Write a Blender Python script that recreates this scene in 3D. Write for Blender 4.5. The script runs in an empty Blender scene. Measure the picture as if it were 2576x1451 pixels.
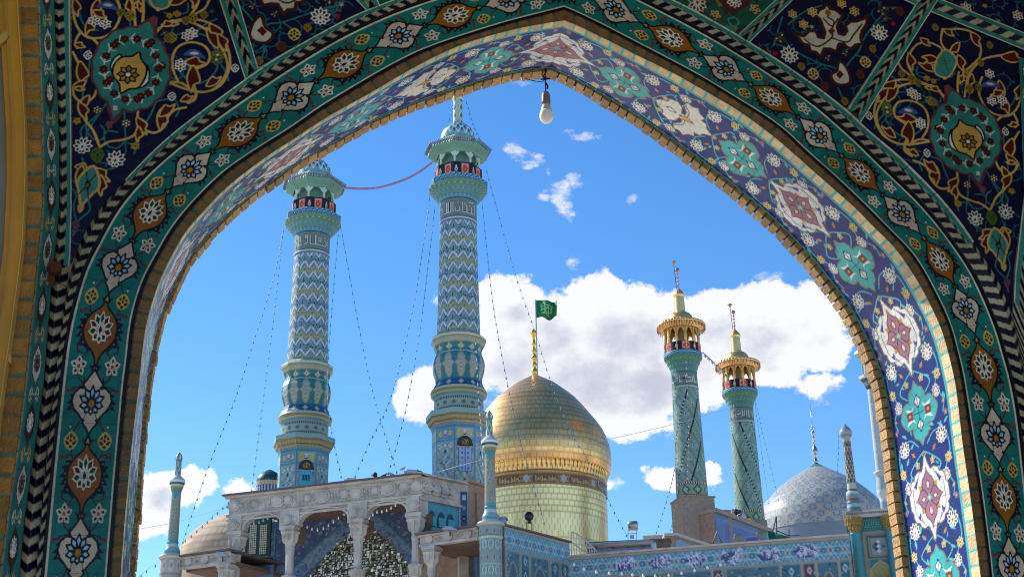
import bpy, math, random
import numpy as np
from math import sin, cos, pi, radians, atan2, hypot

# ------------------------------------------------------------------ camera
IW, IH = 2576, 1451                       # pixel frame the photograph was measured in
F, PITCH, ROLL = 3500.0, radians(21.9), radians(-1.04)
scene = bpy.context.scene
def RX(a): c, s = cos(a), sin(a); return np.array([[1, 0, 0], [0, c, -s], [0, s, c]])
def RZ(a): c, s = cos(a), sin(a); return np.array([[c, -s, 0], [s, c, 0], [0, 0, 1]])
RC = RX(pi / 2 + PITCH) @ RZ(ROLL)
CAM = np.array([0, 0, 1.6])
cd = bpy.data.cameras.new('camera'); cam = bpy.data.objects.new('camera', cd)
scene.collection.objects.link(cam); scene.camera = cam
from mathutils import Matrix, Vector
cam.matrix_world = Matrix.Translation(Vector(CAM)) @ Matrix([list(r) for r in RC]).to_4x4()
cd.sensor_width = 36; cd.lens = F / IW * 36; cd.clip_start = 0.05; cd.clip_end = 20000
def ray(x, y): return RC @ np.array([(x - IW / 2) / F, -(y - IH / 2) / F, -1.0])
def proj(p):
    q = RC.T @ (np.array(p, float) - CAM); return (IW / 2 - F * q[0] / q[2], IH / 2 + F * q[1] / q[2])
def at(x, y, d): r = ray(x, y); return CAM + r * (d / r[1])          # point at forward distance d
def atz(x, y, z): r = ray(x, y); return CAM + r * ((z - CAM[2]) / r[2])
def hit(x, y, P, n): r = ray(x, y); return CAM + r * (np.dot(np.array(P) - CAM, n) / np.dot(r, n))
def zat(X, Y, y):                                                    # height on a vertical line seen at row y
    lo, hi = -50, 300
    for _ in range(50):
        m = (lo + hi) / 2
        if proj((X, Y, m))[1] > y: lo = m
        else: hi = m
    return (lo + hi) / 2
def camdepth(p): return -(RC.T @ (np.array(p) - CAM))[2]

# ------------------------------------------------------------------ light
SUN_AZ, SUN_EL = radians(-58), radians(40)      # azimuth from +Y towards +X
w = bpy.data.worlds.new('World'); scene.world = w; w.use_nodes = True
nt = w.node_tree; N = nt.nodes; L = nt.links
for n_ in list(N): N.remove(n_)
def nd(t, **k):
    n = N.new(t)
    for a, b in k.items(): setattr(n, a, b)
    return n
def mth(op, a, b=None, c=None, clamp=False):
    n = N.new('ShaderNodeMath'); n.operation = op; n.use_clamp = clamp
    for i, v in enumerate((a, b, c)):
        if v is None: continue
        if isinstance(v, (int, float)): n.inputs[i].default_value = v
        else: L.new(v, n.inputs[i])
    return n.outputs[0]
sky = nd('ShaderNodeTexSky', sky_type='NISHITA'); sky.sun_disc = False
sky.sun_elevation = SUN_EL; sky.sun_rotation = SUN_AZ
sky.altitude = 900; sky.air_density = 1.0; sky.dust_density = 0.15; sky.ozone_density = 2.0
hsv = nd('ShaderNodeHueSaturation'); hsv.inputs['Saturation'].default_value = 1.3; hsv.inputs['Value'].default_value = 1.3
hsv.inputs['Hue'].default_value = 0.503
L.new(sky.outputs[0], hsv.inputs['Color'])
tc = nd('ShaderNodeTexCoord'); sx = nd('ShaderNodeSeparateXYZ'); L.new(tc.outputs['Generated'], sx.inputs[0])
az = mth('ARCTAN2', sx.outputs[0], sx.outputs[1]); el = mth('ARCSINE', sx.outputs[2])
def warp(scale, amt, v, off):
    mp = nd('ShaderNodeMapping'); L.new(tc.outputs['Generated'], mp.inputs[0]); mp.inputs['Location'].default_value = (off, off * .7, -off)
    n = nd('ShaderNodeTexNoise'); L.new(mp.outputs[0], n.inputs['Vector']); n.inputs['Scale'].default_value = scale; n.inputs['Detail'].default_value = 9; n.inputs['Roughness'].default_value = .6
    return mth('ADD', v, mth('MULTIPLY', mth('SUBTRACT', n.outputs[0], .5), amt))
az0, el0 = az, el; az = warp(22, .045, az, 3.1); el = warp(22, .04, el, 7.7)
def azel(x, y): r = ray(x, y); r = r / np.linalg.norm(r); return atan2(r[0], r[1]), math.asin(r[2])
# clouds: (x, y, half width, half height, weight) in measured pixels, turned into directions
CL = [(1290, 760, 110, 75, 1), (1150, 960, 75, 80, 1), (1060, 985, 85, 75, .95), (1250, 870, 130, 120, 1), (1380, 840, 150, 120, 1),
      (1500, 770, 80, 85, 1), (1590, 830, 150, 110, 1), (1500, 960, 220, 135, 1), (1640, 970, 170, 105, 1), (1400, 980, 160, 110, 1), (1760, 960, 130, 80, .95),
      (1700, 860, 140, 95, .9), (1830, 800, 100, 85, 1), (1940, 790, 110, 100, 1), (2040, 800, 90, 100, 1), (2070, 880, 75, 70, .9), (1930, 890, 140, 75, 1),
      (2060, 975, 75, 34, .78), (1560, 1050, 120, 48, .9), (2000, 945, 60, 40, .7),
      (390, 1225, 100, 45, .95), (470, 1240, 80, 60, .95), (380, 1300, 75, 50, .95), (520, 1225, 50, 50, .75), (605, 1222, 50, 36, .85),
      (1665, 1205, 65, 34, .95), (1790, 1210, 45, 36, .95), (1700, 1225, 60, 28, .8), (1550, 1218, 34, 26, .42),
      (1960, 745, 60, 40, .7), (1095, 765, 24, 40, .5)]
WL = [(1300, 372, 34, 26, .8), (1332, 398, 36, 22, .8), (1445, 455, 34, 34, .8), (1412, 500, 36, 40, .85), (1425, 545, 34, 40, .8), (1370, 495, 36, 20, .7), (1470, 343, 50, 14, .75), (1588, 490, 28, 20, .65), (1945, 690, 48, 20, .75), (1375, 432, 16, 20, .6), (1440, 668, 18, 30, .7), (1555, 1215, 40, 30, .7), (1310, 200, 60, 12, .5), (2070, 990, 70, 40, .6), (620, 1215, 70, 40, .6)]
def blobs(lst, k=.12):
    out = None
    for (x, y, a, b, wt) in lst:
        A, E_ = azel(x, y); A2, _ = azel(x + a, y); _, E2 = azel(x, y - b); ra, re = abs(A2 - A), abs(E2 - E_)
        dx = mth('MULTIPLY', mth('SUBTRACT', az, A), 1 / ra); dy = mth('MULTIPLY', mth('SUBTRACT', el, E_), 1 / re)
        v = mth('SUBTRACT', wt * 1.0, mth('MULTIPLY', mth('ADD', mth('MULTIPLY', dx, dx), mth('MULTIPLY', dy, dy)), .62))
        out = v if out is None else mth('SMOOTH_MAX', out, v, k)
    return out
m_all = blobs(CL)
# the undersides of the big bank, where grey shading is put into the cloud colour
under = blobs([(1290, 930, 90, 60, 1), (1480, 960, 190, 75, 1), (1640, 960, 130, 60, 1), (1900, 850, 120, 50, .8), (1400, 860, 80, 50, .7), (1770, 930, 90, 50, .8), (1560, 860, 160, 70, .7), (2000, 840, 90, 50, .6), (1300, 800, 60, 40, .5), (420, 1270, 60, 24, .6), (1080, 1010, 50, 30, .5)], .2)
def noise(scale, detail, rough, zs=1.0):
    mp = nd('ShaderNodeMapping'); L.new(tc.outputs['Generated'], mp.inputs[0]); mp.inputs['Scale'].default_value = (1, 1, zs)
    n = nd('ShaderNodeTexNoise'); L.new(mp.outputs[0], n.inputs['Vector'])
    n.inputs['Scale'].default_value = scale; n.inputs['Detail'].default_value = detail; n.inputs['Roughness'].default_value = rough
    return n.outputs[0]
n1 = noise(38, 12, .64, 1.25); n2 = noise(9, 6, .6, 1.6); n3 = noise(24, 10, .62, 1.3)
dens = mth('ADD', mth('ADD', m_all, mth('MULTIPLY', mth('SUBTRACT', n1, .5), 1.55)), mth('MULTIPLY', mth('SUBTRACT', n2, .5), .5))
mr = nd('ShaderNodeMapRange', interpolation_type='SMOOTHSTEP'); L.new(dens, mr.inputs[0])
mr.inputs[1].default_value = .3; mr.inputs[2].default_value = .54
wn = noise(60, 12, .72, 2.2); mr2 = nd('ShaderNodeMapRange', interpolation_type='SMOOTHSTEP'); L.new(mth('ADD', blobs(WL, .05), mth('MULTIPLY', mth('SUBTRACT', wn, .5), 2.6)), mr2.inputs[0])
mr2.inputs[1].default_value = .3; mr2.inputs[2].default_value = 1.15
mask = mth('MULTIPLY', mth('MAXIMUM', mr.outputs[0], mth('MULTIPLY', mr2.outputs[0], .85)), .97)
# cloud shading put into the colour: grey undersides, white rims
thick = nd('ShaderNodeMapRange', interpolation_type='SMOOTHSTEP'); L.new(mth('ADD', under, mth('MULTIPLY', mth('SUBTRACT', n3, .5), 3.3)), thick.inputs[0])
thick.inputs[1].default_value = -.15; thick.inputs[2].default_value = 1.35
cr = nd('ShaderNodeMix', data_type='RGBA'); L.new(thick.outputs[0], cr.inputs[0])
CLOUD_WHITE, CLOUD_GREY = 6.2, 4.0
cr.inputs[6].default_value = (CLOUD_WHITE, CLOUD_WHITE * 1.0, CLOUD_WHITE * 1.02, 1); cr.inputs[7].default_value = (CLOUD_GREY * .93, CLOUD_GREY * .96, CLOUD_GREY * 1.14, 1)
mx = nd('ShaderNodeMix', data_type='RGBA'); L.new(mask, mx.inputs[0]); L.new(hsv.outputs[0], mx.inputs[6]); L.new(cr.outputs[2], mx.inputs[7])
bg = nd('ShaderNodeBackground'); bg.inputs['Strength'].default_value = 0.11; L.new(mx.outputs[2], bg.inputs['Color'])
wo = nd('ShaderNodeOutputWorld'); L.new(bg.outputs[0], wo.inputs[0])
sd = bpy.data.lights.new('sun', 'SUN'); sun = bpy.data.objects.new('sun', sd); scene.collection.objects.link(sun)
sd.energy = 4.2; sd.angle = radians(.5); sd.color = (1, .955, .88)
sv = Vector((sin(SUN_AZ) * cos(SUN_EL), cos(SUN_AZ) * cos(SUN_EL), sin(SUN_EL)))
sun.rotation_euler = sv.to_track_quat('Z', 'Y').to_euler(); sun.location = (-40, 30, 80)
scene.view_settings.view_transform = 'Standard'; scene.view_settings.look = 'None'
scene.view_settings.exposure = 0.55; scene.view_settings.gamma = 1
scene.cycles.use_denoising = True; scene.cycles.filter_width = 1.05
scene.cycles.max_bounces = 10; scene.cycles.diffuse_bounces = 6

# ------------------------------------------------------------------ helpers
def lin(c):
    if isinstance(c, str): c = tuple(int(c[i:i + 2], 16) / 255 for i in (0, 2, 4))
    return tuple(((v + .055) / 1.055) ** 2.4 if v > .04045 else v / 12.92 for v in c)
MATS = {}
def mat(name, color=None, rough=.6, metal=0.0, spec=.5, var=.12, nscale=6.0, bump=.0, bscale=40., coat=0.0, vcol=False, sat=1.0, val=1.0, gam=1.0, cracks=0):
    if name in MATS: return MATS[name]
    m = bpy.data.materials.new(name); m.use_nodes = True; t = m.node_tree; b = t.nodes['Principled BSDF']
    b.inputs['Roughness'].default_value = rough; b.inputs['Metallic'].default_value = metal; b.inputs['Specular IOR Level'].default_value = spec
    b.inputs['Coat Weight'].default_value = coat; b.inputs['Coat Roughness'].default_value = .08
    tcn = t.nodes.new('ShaderNodeTexCoord')
    if vcol:
        a = t.nodes.new('ShaderNodeAttribute'); a.attribute_name = 'Col'; src = a.outputs['Color']
        if gam != 1: gn = t.nodes.new('ShaderNodeGamma'); gn.inputs[1].default_value = gam; t.links.new(src, gn.inputs[0]); src = gn.outputs[0]
        if sat != 1 or val != 1: hs = t.nodes.new('ShaderNodeHueSaturation'); hs.inputs['Saturation'].default_value = sat; hs.inputs['Value'].default_value = val; t.links.new(src, hs.inputs['Color']); src = hs.outputs[0]
    else:
        a = t.nodes.new('ShaderNodeRGB'); a.outputs[0].default_value = (*color, 1); src = a.outputs[0]
    no = t.nodes.new('ShaderNodeTexNoise'); no.inputs['Scale'].default_value = nscale; no.inputs['Detail'].default_value = 6; t.links.new(tcn.outputs['Object'], no.inputs['Vector'])
    mrn = t.nodes.new('ShaderNodeMapRange'); t.links.new(no.outputs[0], mrn.inputs[0]); mrn.inputs[1].default_value = .3; mrn.inputs[2].default_value = .7
    mrn.inputs[3].default_value = 1 - var; mrn.inputs[4].default_value = 1 + var
    if cracks:                                # hairline joints between the cut pieces
        vo = t.nodes.new('ShaderNodeTexVoronoi'); vo.feature = 'DISTANCE_TO_EDGE'; vo.inputs['Scale'].default_value = cracks; t.links.new(tcn.outputs['Object'], vo.inputs['Vector'])
        vr = t.nodes.new('ShaderNodeMapRange'); t.links.new(vo.outputs['Distance'], vr.inputs[0]); vr.inputs[1].default_value = .012; vr.inputs[2].default_value = .03; vr.inputs[3].default_value = .76; vr.inputs[4].default_value = 1
        n9 = t.nodes.new('ShaderNodeTexNoise'); n9.inputs['Scale'].default_value = .9; n9.inputs['Detail'].default_value = 8; n9.inputs['Roughness'].default_value = .7; t.links.new(tcn.outputs['Object'], n9.inputs['Vector'])
        r9 = t.nodes.new('ShaderNodeMapRange'); t.links.new(n9.outputs[0], r9.inputs[0]); r9.inputs[1].default_value = .35; r9.inputs[2].default_value = .6; r9.inputs[3].default_value = .74; r9.inputs[4].default_value = 1.08
        m1 = t.nodes.new('ShaderNodeMath'); m1.operation = 'MULTIPLY'; t.links.new(vr.outputs[0], m1.inputs[0]); t.links.new(r9.outputs[0], m1.inputs[1]); m2 = t.nodes.new('ShaderNodeMath'); m2.operation = 'MULTIPLY'; t.links.new(m1.outputs[0], m2.inputs[0]); t.links.new(mrn.outputs[0], m2.inputs[1]); mrn = m2
    mul = t.nodes.new('ShaderNodeMix'); mul.data_type = 'RGBA'; mul.blend_type = 'MULTIPLY'; mul.inputs[0].default_value = 1
    t.links.new(src, mul.inputs[6]); t.links.new(mrn.outputs[0], mul.inputs[7]); t.links.new(mul.outputs[2], b.inputs['Base Color'])
    if bump:
        n2 = t.nodes.new('ShaderNodeTexNoise'); n2.inputs['Scale'].default_value = bscale; n2.inputs['Detail'].default_value = 4; t.links.new(tcn.outputs['Object'], n2.inputs['Vector'])
        bp = t.nodes.new('ShaderNodeBump'); bp.inputs['Strength'].default_value = bump; bp.inputs['Distance'].default_value = .02
        t.links.new(n2.outputs[0], bp.inputs['Height']); t.links.new(bp.outputs[0], b.inputs['Normal'])
    MATS[name] = m; return m
TILE = mat('glazed_tile', gam=1.28, cracks=8.5, rough=.36, vcol=True, var=.16, nscale=3.5, bump=.35, bscale=11, spec=.22)
FTILE = mat('far_glazed_tile', sat=.92, val=.92, gam=1.14, rough=.45, vcol=True, var=.10, nscale=.8, bump=.2, bscale=3, spec=.25)
STONEC = mat('painted_stone', rough=.85, vcol=True, var=.16, nscale=1.5, bump=.4, bscale=12)
GOLDC = mat('gold_plate', rough=.32, metal=.8, vcol=True, var=.15, nscale=.7, bump=.25, bscale=1.6)
COL = scene.collection
def empty(name, loc, label, cat, group=None):
    o = bpy.data.objects.new(name, None); COL.objects.link(o); o.location = loc; o.empty_display_size = .5
    o['label'] = label; o['category'] = cat
    if group: o['group'] = group
    return o
def wloc(o):
    v = np.zeros(3)
    while o: v += np.array(o.location); o = o.parent
    return v
def mk(name, V, Fc, m, parent=None, smooth=False, col=None, matidx=None, origin=None):
    V = np.asarray(V, float)
    if origin is None: origin = np.zeros(3)
    off = np.array(origin, float) + (wloc(parent) if parent else 0)
    me = bpy.data.meshes.new(name)
    nv = len(V); me.vertices.add(nv); me.vertices.foreach_set('co', (V - off).astype(np.float32).ravel())
    if isinstance(Fc, np.ndarray):
        nf, k = Fc.shape; lt = np.full(nf, k, np.int32); ls = np.arange(nf, dtype=np.int32) * k; li = Fc.astype(np.int32).ravel()
    else:
        nf = len(Fc); lt = np.array([len(f) for f in Fc], np.int32); ls = np.concatenate([[0], np.cumsum(lt)[:-1]]).astype(np.int32)
        li = np.array([i for f in Fc for i in f], np.int32)
    me.loops.add(len(li)); me.loops.foreach_set('vertex_index', li)
    me.polygons.add(nf); me.polygons.foreach_set('loop_start', ls); me.polygons.foreach_set('loop_total', lt)
    me.polygons.foreach_set('use_smooth', np.full(nf, smooth, bool))
    for mm in (m if isinstance(m, (list, tuple)) else [m]): me.materials.append(mm)
    if matidx is not None: me.polygons.foreach_set('material_index', np.array(matidx, np.int32))
    me.update(calc_edges=True)
    if col is not None:
        at_ = me.color_attributes.new('Col', 'FLOAT_COLOR', 'POINT')
        c4 = np.ones((nv, 4), np.float32); c4[:, :3] = np.asarray(col).reshape(-1, 3); at_.data.foreach_set('color', c4.ravel())
    o = bpy.data.objects.new(name, me); COL.objects.link(o)
    if origin is not None and np.any(origin): o.location = tuple(np.array(origin, float))
    if parent: o.parent = parent
    return o
def tag(o, label=None, cat=None, group=None, kind=None):
    if label: o['label'] = label
    if cat: o['category'] = cat
    if group: o['group'] = group
    if kind: o['kind'] = kind
    return o
def base_at(o, loc):                      # move a free-standing mesh's origin to its foot
    loc = Vector(loc); o.data.transform(Matrix.Translation(-(loc - o.location))); o.location = loc; return o

class MB:
    def __init__(s): s.v = []; s.f = []; s.c = []
    def add(s, V, Fc, c=None):
        b = len(s.v); s.v += [tuple(p) for p in V]; s.f += [tuple(i + b for i in f) for f in Fc]
        s.c += [c if c is not None else (.8, .8, .8)] * len(V)
    def frame(s, O, X, Y, Z, c=None):      # box from corner O with edge vectors
        O, X, Y, Z = map(np.array, (O, X, Y, Z))
        P = [O, O + X, O + X + Y, O + Y, O + Z, O + X + Z, O + X + Y + Z, O + Y + Z]
        s.add(P, [(0, 3, 2, 1), (4, 5, 6, 7), (0, 1, 5, 4), (1, 2, 6, 5), (2, 3, 7, 6), (3, 0, 4, 7)], c)
    def box(s, cx, cy, cz, sx_, sy_, sz_, rz=0, c=None):
        X = np.array([cos(rz), sin(rz), 0]); Y = np.array([-sin(rz), cos(rz), 0]); Z = np.array([0, 0, 1.])
        s.frame(np.array([cx, cy, cz]) - X * sx_ / 2 - Y * sy_ / 2 - Z * sz_ / 2, X * sx_, Y * sy_, Z * sz_, c)
    def lathe(s, cx, cy, prof, n=16, c=None, rot=0):   # prof [(z, r)], closed ends
        V = []; Fc = []
        for (z, r) in prof:
            for i in range(n):
                a = rot + 2 * pi * i / n; V.append((cx + r * cos(a), cy + r * sin(a), z))
        m = len(prof)
        for j in range(m - 1):
            for i in range(n): Fc.append((j * n + i, j * n + (i + 1) % n, (j + 1) * n + (i + 1) % n, (j + 1) * n + i))
        Fc.append(tuple(reversed(range(n)))); Fc.append(tuple(range((m - 1) * n, m * n)))
        s.add(V, Fc, c)
    def tube(s, pts, r, n=6, c=None):
        pts = [np.array(p, float) for p in pts]; V = []; Fc = []; m = len(pts)
        for j, p in enumerate(pts):
            t = (pts[min(j + 1, m - 1)] - pts[max(j - 1, 0)]); t /= (np.linalg.norm(t) + 1e-9)
            a = np.cross(t, (0, 0, 1) if abs(t[2]) < .95 else (1, 0, 0)); a /= np.linalg.norm(a); b = np.cross(t, a)
            rr = r[j] if isinstance(r, (list, tuple)) else r
            for i in range(n): V.append(p + rr * (cos(2 * pi * i / n) * a + sin(2 * pi * i / n) * b))
        for j in range(m - 1):
            for i in range(n): Fc.append((j * n + i, j * n + (i + 1) % n, (j + 1) * n + (i + 1) % n, (j + 1) * n + i))
        Fc.append(tuple(reversed(range(n)))); Fc.append(tuple(range((m - 1) * n, m * n)))
        s.add(V, Fc, c)
    def ball(s, ctr, r, n=10, m=7, c=None, sc=(1, 1, 1)):
        V = []; Fc = []
        for j in range(m + 1):
            ph = pi * j / m
            for i in range(n): V.append((ctr[0] + sc[0] * r * sin(ph) * cos(2 * pi * i / n), ctr[1] + sc[1] * r * sin(ph) * sin(2 * pi * i / n), ctr[2] + sc[2] * r * cos(ph)))
        for j in range(m):
            for i in range(n): Fc.append((j * n + i, (j + 1) * n + i, (j + 1) * n + (i + 1) % n, j * n + (i + 1) % n))
        s.add(V, Fc, c)
    def prism(s, poly, O, X, Y, D, c=None):  # 2-D polygon in the X,Y frame at O pushed along D
        O, X, Y, D = map(np.array, (O, X, Y, D)); n = len(poly)
        A = [O + X * p[0] + Y * p[1] for p in poly]; B = [a + D for a in A]
        s.add(A + B, [tuple(range(n)), tuple(reversed(range(n, 2 * n)))] + [(i, i + n, (i + 1) % n + n, (i + 1) % n) for i in range(n)], c)
    def build(s, name, m, parent=None, smooth=False, vcol=False, origin=None):
        return mk(name, s.v, s.f, m, parent, smooth, s.c if vcol else None, origin=origin)

def grid_faces(nv, nu, closed=False, flip=False):
    j = np.arange(nv - 1)[:, None]; i = np.arange(nu if closed else nu - 1)[None, :]
    a = j * nu + i; b = j * nu + (i + 1) % nu; c = (j + 1) * nu + (i + 1) % nu; d = (j + 1) * nu + i
    q = np.stack([a, b, c, d], -1).reshape(-1, 4)
    return q[:, ::-1] if flip else q
def sheet(name, P, Cc, m, parent=None, closed=False, smooth=True, flip=False, fmask=None):
    nv, nu, _ = P.shape; Fq = grid_faces(nv, nu, closed, flip)
    if fmask is not None:
        Fq = Fq[fmask.ravel()]
        used = np.unique(Fq); mp = -np.ones(nv * nu, int); mp[used] = np.arange(len(used)); Fq = mp[Fq]
        return mk(name, P.reshape(-1, 3)[used], Fq, m, parent, smooth, Cc.reshape(-1, 3)[used])
    return mk(name, P.reshape(-1, 3), Fq, m, parent, smooth, Cc.reshape(-1, 3))

# ---- a drawing board: patterns are cut as coloured shapes and read off as tile colours
class Cv:
    def __init__(s, x0, y0, x1, y1, res, bg):
        s.x0, s.y0, s.res = x0, y0, res; s.W = max(2, int(round((x1 - x0) * res))); s.H = max(2, int(round((y1 - y0) * res)))
        s.a = np.empty((s.H, s.W, 3), np.float32); s.a[:] = lin(bg)
    def _bb(s, xa, ya, xb, yb):
        i0 = max(0, int((xa - s.x0) * s.res) - 1); i1 = min(s.W, int((xb - s.x0) * s.res) + 2)
        j0 = max(0, int((ya - s.y0) * s.res) - 1); j1 = min(s.H, int((yb - s.y0) * s.res) + 2)
        if i0 >= i1 or j0 >= j1: return None
        X = s.x0 + (np.arange(i0, i1) + .5) / s.res; Y = s.y0 + (np.arange(j0, j1) + .5) / s.res
        return i0, i1, j0, j1, X[None, :], Y[:, None]
    def poly(s, P, c):
        P = np.asarray(P, float); b = s._bb(P[:, 0].min(), P[:, 1].min(), P[:, 0].max(), P[:, 1].max())
        if b is None: return
        i0, i1, j0, j1, X, Y = b; ins = np.zeros((j1 - j0, i1 - i0), bool); n = len(P)
        for k in range(n):
            x1, y1 = P[k]; x2, y2 = P[(k + 1) % n]
            if y1 == y2: continue
            cond = (Y > min(y1, y2)) & (Y <= max(y1, y2)); xi = x1 + (Y - y1) * (x2 - x1) / (y2 - y1)
            ins ^= (cond & (X < xi))
        s.a[j0:j1, i0:i1][ins] = lin(c)
    def line(s, P, wd, c, closed=False):
        P = [tuple(p) for p in P]
        if closed: P = P + [P[0]]
        for (x1, y1), (x2, y2) in zip(P[:-1], P[1:]):
            h = wd / 2; b = s._bb(min(x1, x2) - h, min(y1, y2) - h, max(x1, x2) + h, max(y1, y2) + h)
            if b is None: continue
            i0, i1, j0, j1, X, Y = b; dx, dy = x2 - x1, y2 - y1; L2 = dx * dx + dy * dy + 1e-12
            t = np.clip(((X - x1) * dx + (Y - y1) * dy) / L2, 0, 1)
            s.a[j0:j1, i0:i1][((X - x1 - t * dx) ** 2 + (Y - y1 - t * dy) ** 2) < h * h] = lin(c)
    def disc(s, x, y, r, c): s.line([(x, y), (x, y)], 2 * r, c)
    def ring(s, x, y, r, wd, c): s.line([(x + r * cos(a), y + r * sin(a)) for a in np.linspace(0, 2 * pi, 17)], wd, c)
    def get(s, X, Y, fx=0, fy=0, wrapx=False, wrapy=False):
        out = 0; k = 0
        for ox in (-.25, .25):
            for oy in (-.25, .25):
                i = np.floor((X + ox * fx - s.x0) * s.res).astype(int); j = np.floor((Y + oy * fy - s.y0) * s.res).astype(int)
                i = i % s.W if wrapx else np.clip(i, 0, s.W - 1); j = j % s.H if wrapy else np.clip(j, 0, s.H - 1)
                out = out + s.a[j, i]; k += 1
        return out / k
def TF(x, y, sx_=1, sy_=None, rot=0, mir=False):
    sy_ = sx_ if sy_ is None else sy_; c, s = cos(rot), sin(rot)
    def f(P):
        P = np.asarray(P, float).reshape(-1, 2); X = P[:, 0] * sx_ * (-1 if mir else 1); Y = P[:, 1] * sy_
        return np.stack([x + c * X - s * Y, y + s * X + c * Y], 1)
    return f
def spline(P, n=6, closed=False):
    P = [np.array(p, float) for p in P]; m = len(P); out = []
    for i in range(m if closed else m - 1):
        p0 = P[(i - 1) % m] if closed else P[max(i - 1, 0)]; p1 = P[i]; p2 = P[(i + 1) % m]; p3 = P[(i + 2) % m] if closed else P[min(i + 2, m - 1)]
        for k in range(n):
            t = k / n; out.append(.5 * ((2 * p1) + (-p0 + p2) * t + (2 * p0 - 5 * p1 + 4 * p2 - p3) * t * t + (-p0 + 3 * p1 - 3 * p2 + p3) * t ** 3))
    if not closed: out.append(P[-1])
    return np.array(out)
def sym(P): P = list(P); return P + [(-x, y) for x, y in reversed(P) if abs(x) > 1e-6]

# ---- tile motifs (y grows towards the root of the flower)
CREAM, YEL, RED, GRN, NAVY, TEAL, BLK, BRN, SKYB, WHT, PINK, ORG, CYAN = \
    'd8c8a4', 'e0c070', '7a1418', '1c5a34', '0a0a48', '0e8c82', '080810', '8a5216', '9cc0d8', 'f0ece4', 'b4788c', 'd89030', '58c8c4'
def petal(cv, T, ang, r0, r1, wd, fill, out, ow):
    c, s = sin(ang), -cos(ang); n = (-s, c)
    P = [(c * r0, s * r0), (c * (r0 * .45 + r1 * .55) + n[0] * wd, s * (r0 * .45 + r1 * .55) + n[1] * wd), (c * r1, s * r1),
         (c * (r0 * .45 + r1 * .55) - n[0] * wd, s * (r0 * .45 + r1 * .55) - n[1] * wd)]
    P = T(P); cv.poly(P, fill); cv.line(P, ow, out, True)
def flower(cv, x, y, r, n=6, out=WHT, fills=(RED, GRN), ctr=ORG, ow=None, rot=0):
    ow = ow or r * .17; T = TF(x, y, r, r, rot)
    for k in range(n): petal(cv, T, 2 * pi * k / n, .15, 1 - ow / r / 2, .27, fills[k % len(fills)], out, ow)
    cv.disc(x, y, r * .2, ctr); cv.ring(x, y, r * .24, ow * .6, out)
def lotus(cv, x, y, sx_, sy_, out=WHT, fills=(GRN, RED), core=BLK, ow=.1, rot=0, mir=False):
    T = TF(x, y, sx_, sy_, rot, mir); o = ow * min(sx_, sy_)
    for k, (a, r1, wd) in enumerate([(pi, .72, .2), (-2.45, .75, .22), (2.45, .75, .22), (-1.75, .92, .23), (1.75, .92, .23), (-1.12, 1.04, .22), (1.12, 1.04, .22), (-.55, 1.06, .22), (.55, 1.06, .22), (0, 1.12, .2)]):
        petal(cv, T, a, .25, r1, wd, fills[(k // 2) % len(fills)], out, o)
    cv.poly(T([(0, -.35), (.2, 0), (0, .35), (-.2, 0)]), core); cv.line(T([(0, -.35), (.2, 0), (0, .35), (-.2, 0)]), o * .8, out, True)
def palm(cv, x, y, sx_, sy_, out=YEL, rot=0, mir=False, fills=(RED, GRN)):
    T = TF(x, y, sx_, sy_, rot, mir)
    P = sym([(0, -1), (.35, -.85), (.62, -.6), (.85, -.3), (.98, .05), (.8, .3), (.75, .55), (.45, .8), (0, 1)])
    cv.poly(T(P), out)
    for q, f in (([(0, -.78), (.22, -.52), (.1, -.3), (-.1, -.3), (-.22, -.52)], fills[0]), ([(-.1, -.1), (0, -.3), (.18, -.05), (0, .22), (-.16, .05)], BLK),
                 ([(.3, -.5), (.62, -.28), (.5, -.05), (.24, -.2)], fills[1]), ([(-.3, -.5), (-.62, -.28), (-.5, -.05), (-.24, -.2)], fills[1]),
                 ([(.15, .2), (.5, .05), (.78, .02), (.6, .38), (.3, .5)], fills[0]), ([(-.15, .2), (-.5, .05), (-.78, .02), (-.6, .38), (-.3, .5)], fills[0]),
                 ([(0, .42), (.28, .6), (.12, .82), (-.12, .82), (-.28, .6)], fills[1])):
        cv.poly(T(q), f)
def bud(cv, x, y, r, rot, a=WHT, b=RED):
    T = TF(x, y, r, r, rot); cv.poly(T([(0, 0), (.45, -.35), (.2, -.8), (0, -1.0), (-.2, -.8), (-.45, -.35)]), a); cv.poly(T([(0, -.95), (.2, -1.5), (0, -2.1), (-.2, -1.5)]), b)
    cv.poly(T([(-.5, .3), (0, -.1), (.5, .3), (0, .1)]), b)
def filigree(cv, b, n, seed, c='2f8488', w_=.009, r0=.07):
    rd = random.Random(seed)
    for k in range(n):
        x, y, a, r, sg = rd.uniform(b[0], b[2]), rd.uniform(b[1], b[3]), rd.uniform(0, 6.28), rd.uniform(r0 * .6, r0 * 1.5), rd.choice((-1, 1))
        P = [(x + r * cos(a + sg * t) * (1 - .08 * t), y + r * sin(a + sg * t) * (1 - .08 * t)) for t in np.linspace(0, 3.6, 9)]; cv.line(P, w_, c)
        for j in (2, 5, 8):
            px, py = P[j]; d = a + sg * 3.6 * j / 8 + sg * rd.uniform(.4, 1.2); l = rd.uniform(.03, .055); cv.poly([(px, py), (px + l * .5 * cos(d - .4), py + l * .5 * sin(d - .4)), (px + l * cos(d), py + l * sin(d)), (px + l * .5 * cos(d + .4), py + l * .5 * sin(d + .4))], c)
        if k % 3 == 0: flower(cv, P[-1][0], P[-1][1], rd.uniform(.02, .032), 5, rd.choice(('c8a848', 'd8ccb8', '8a5448')), ('5a2a20',), 'd8c080')
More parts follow.
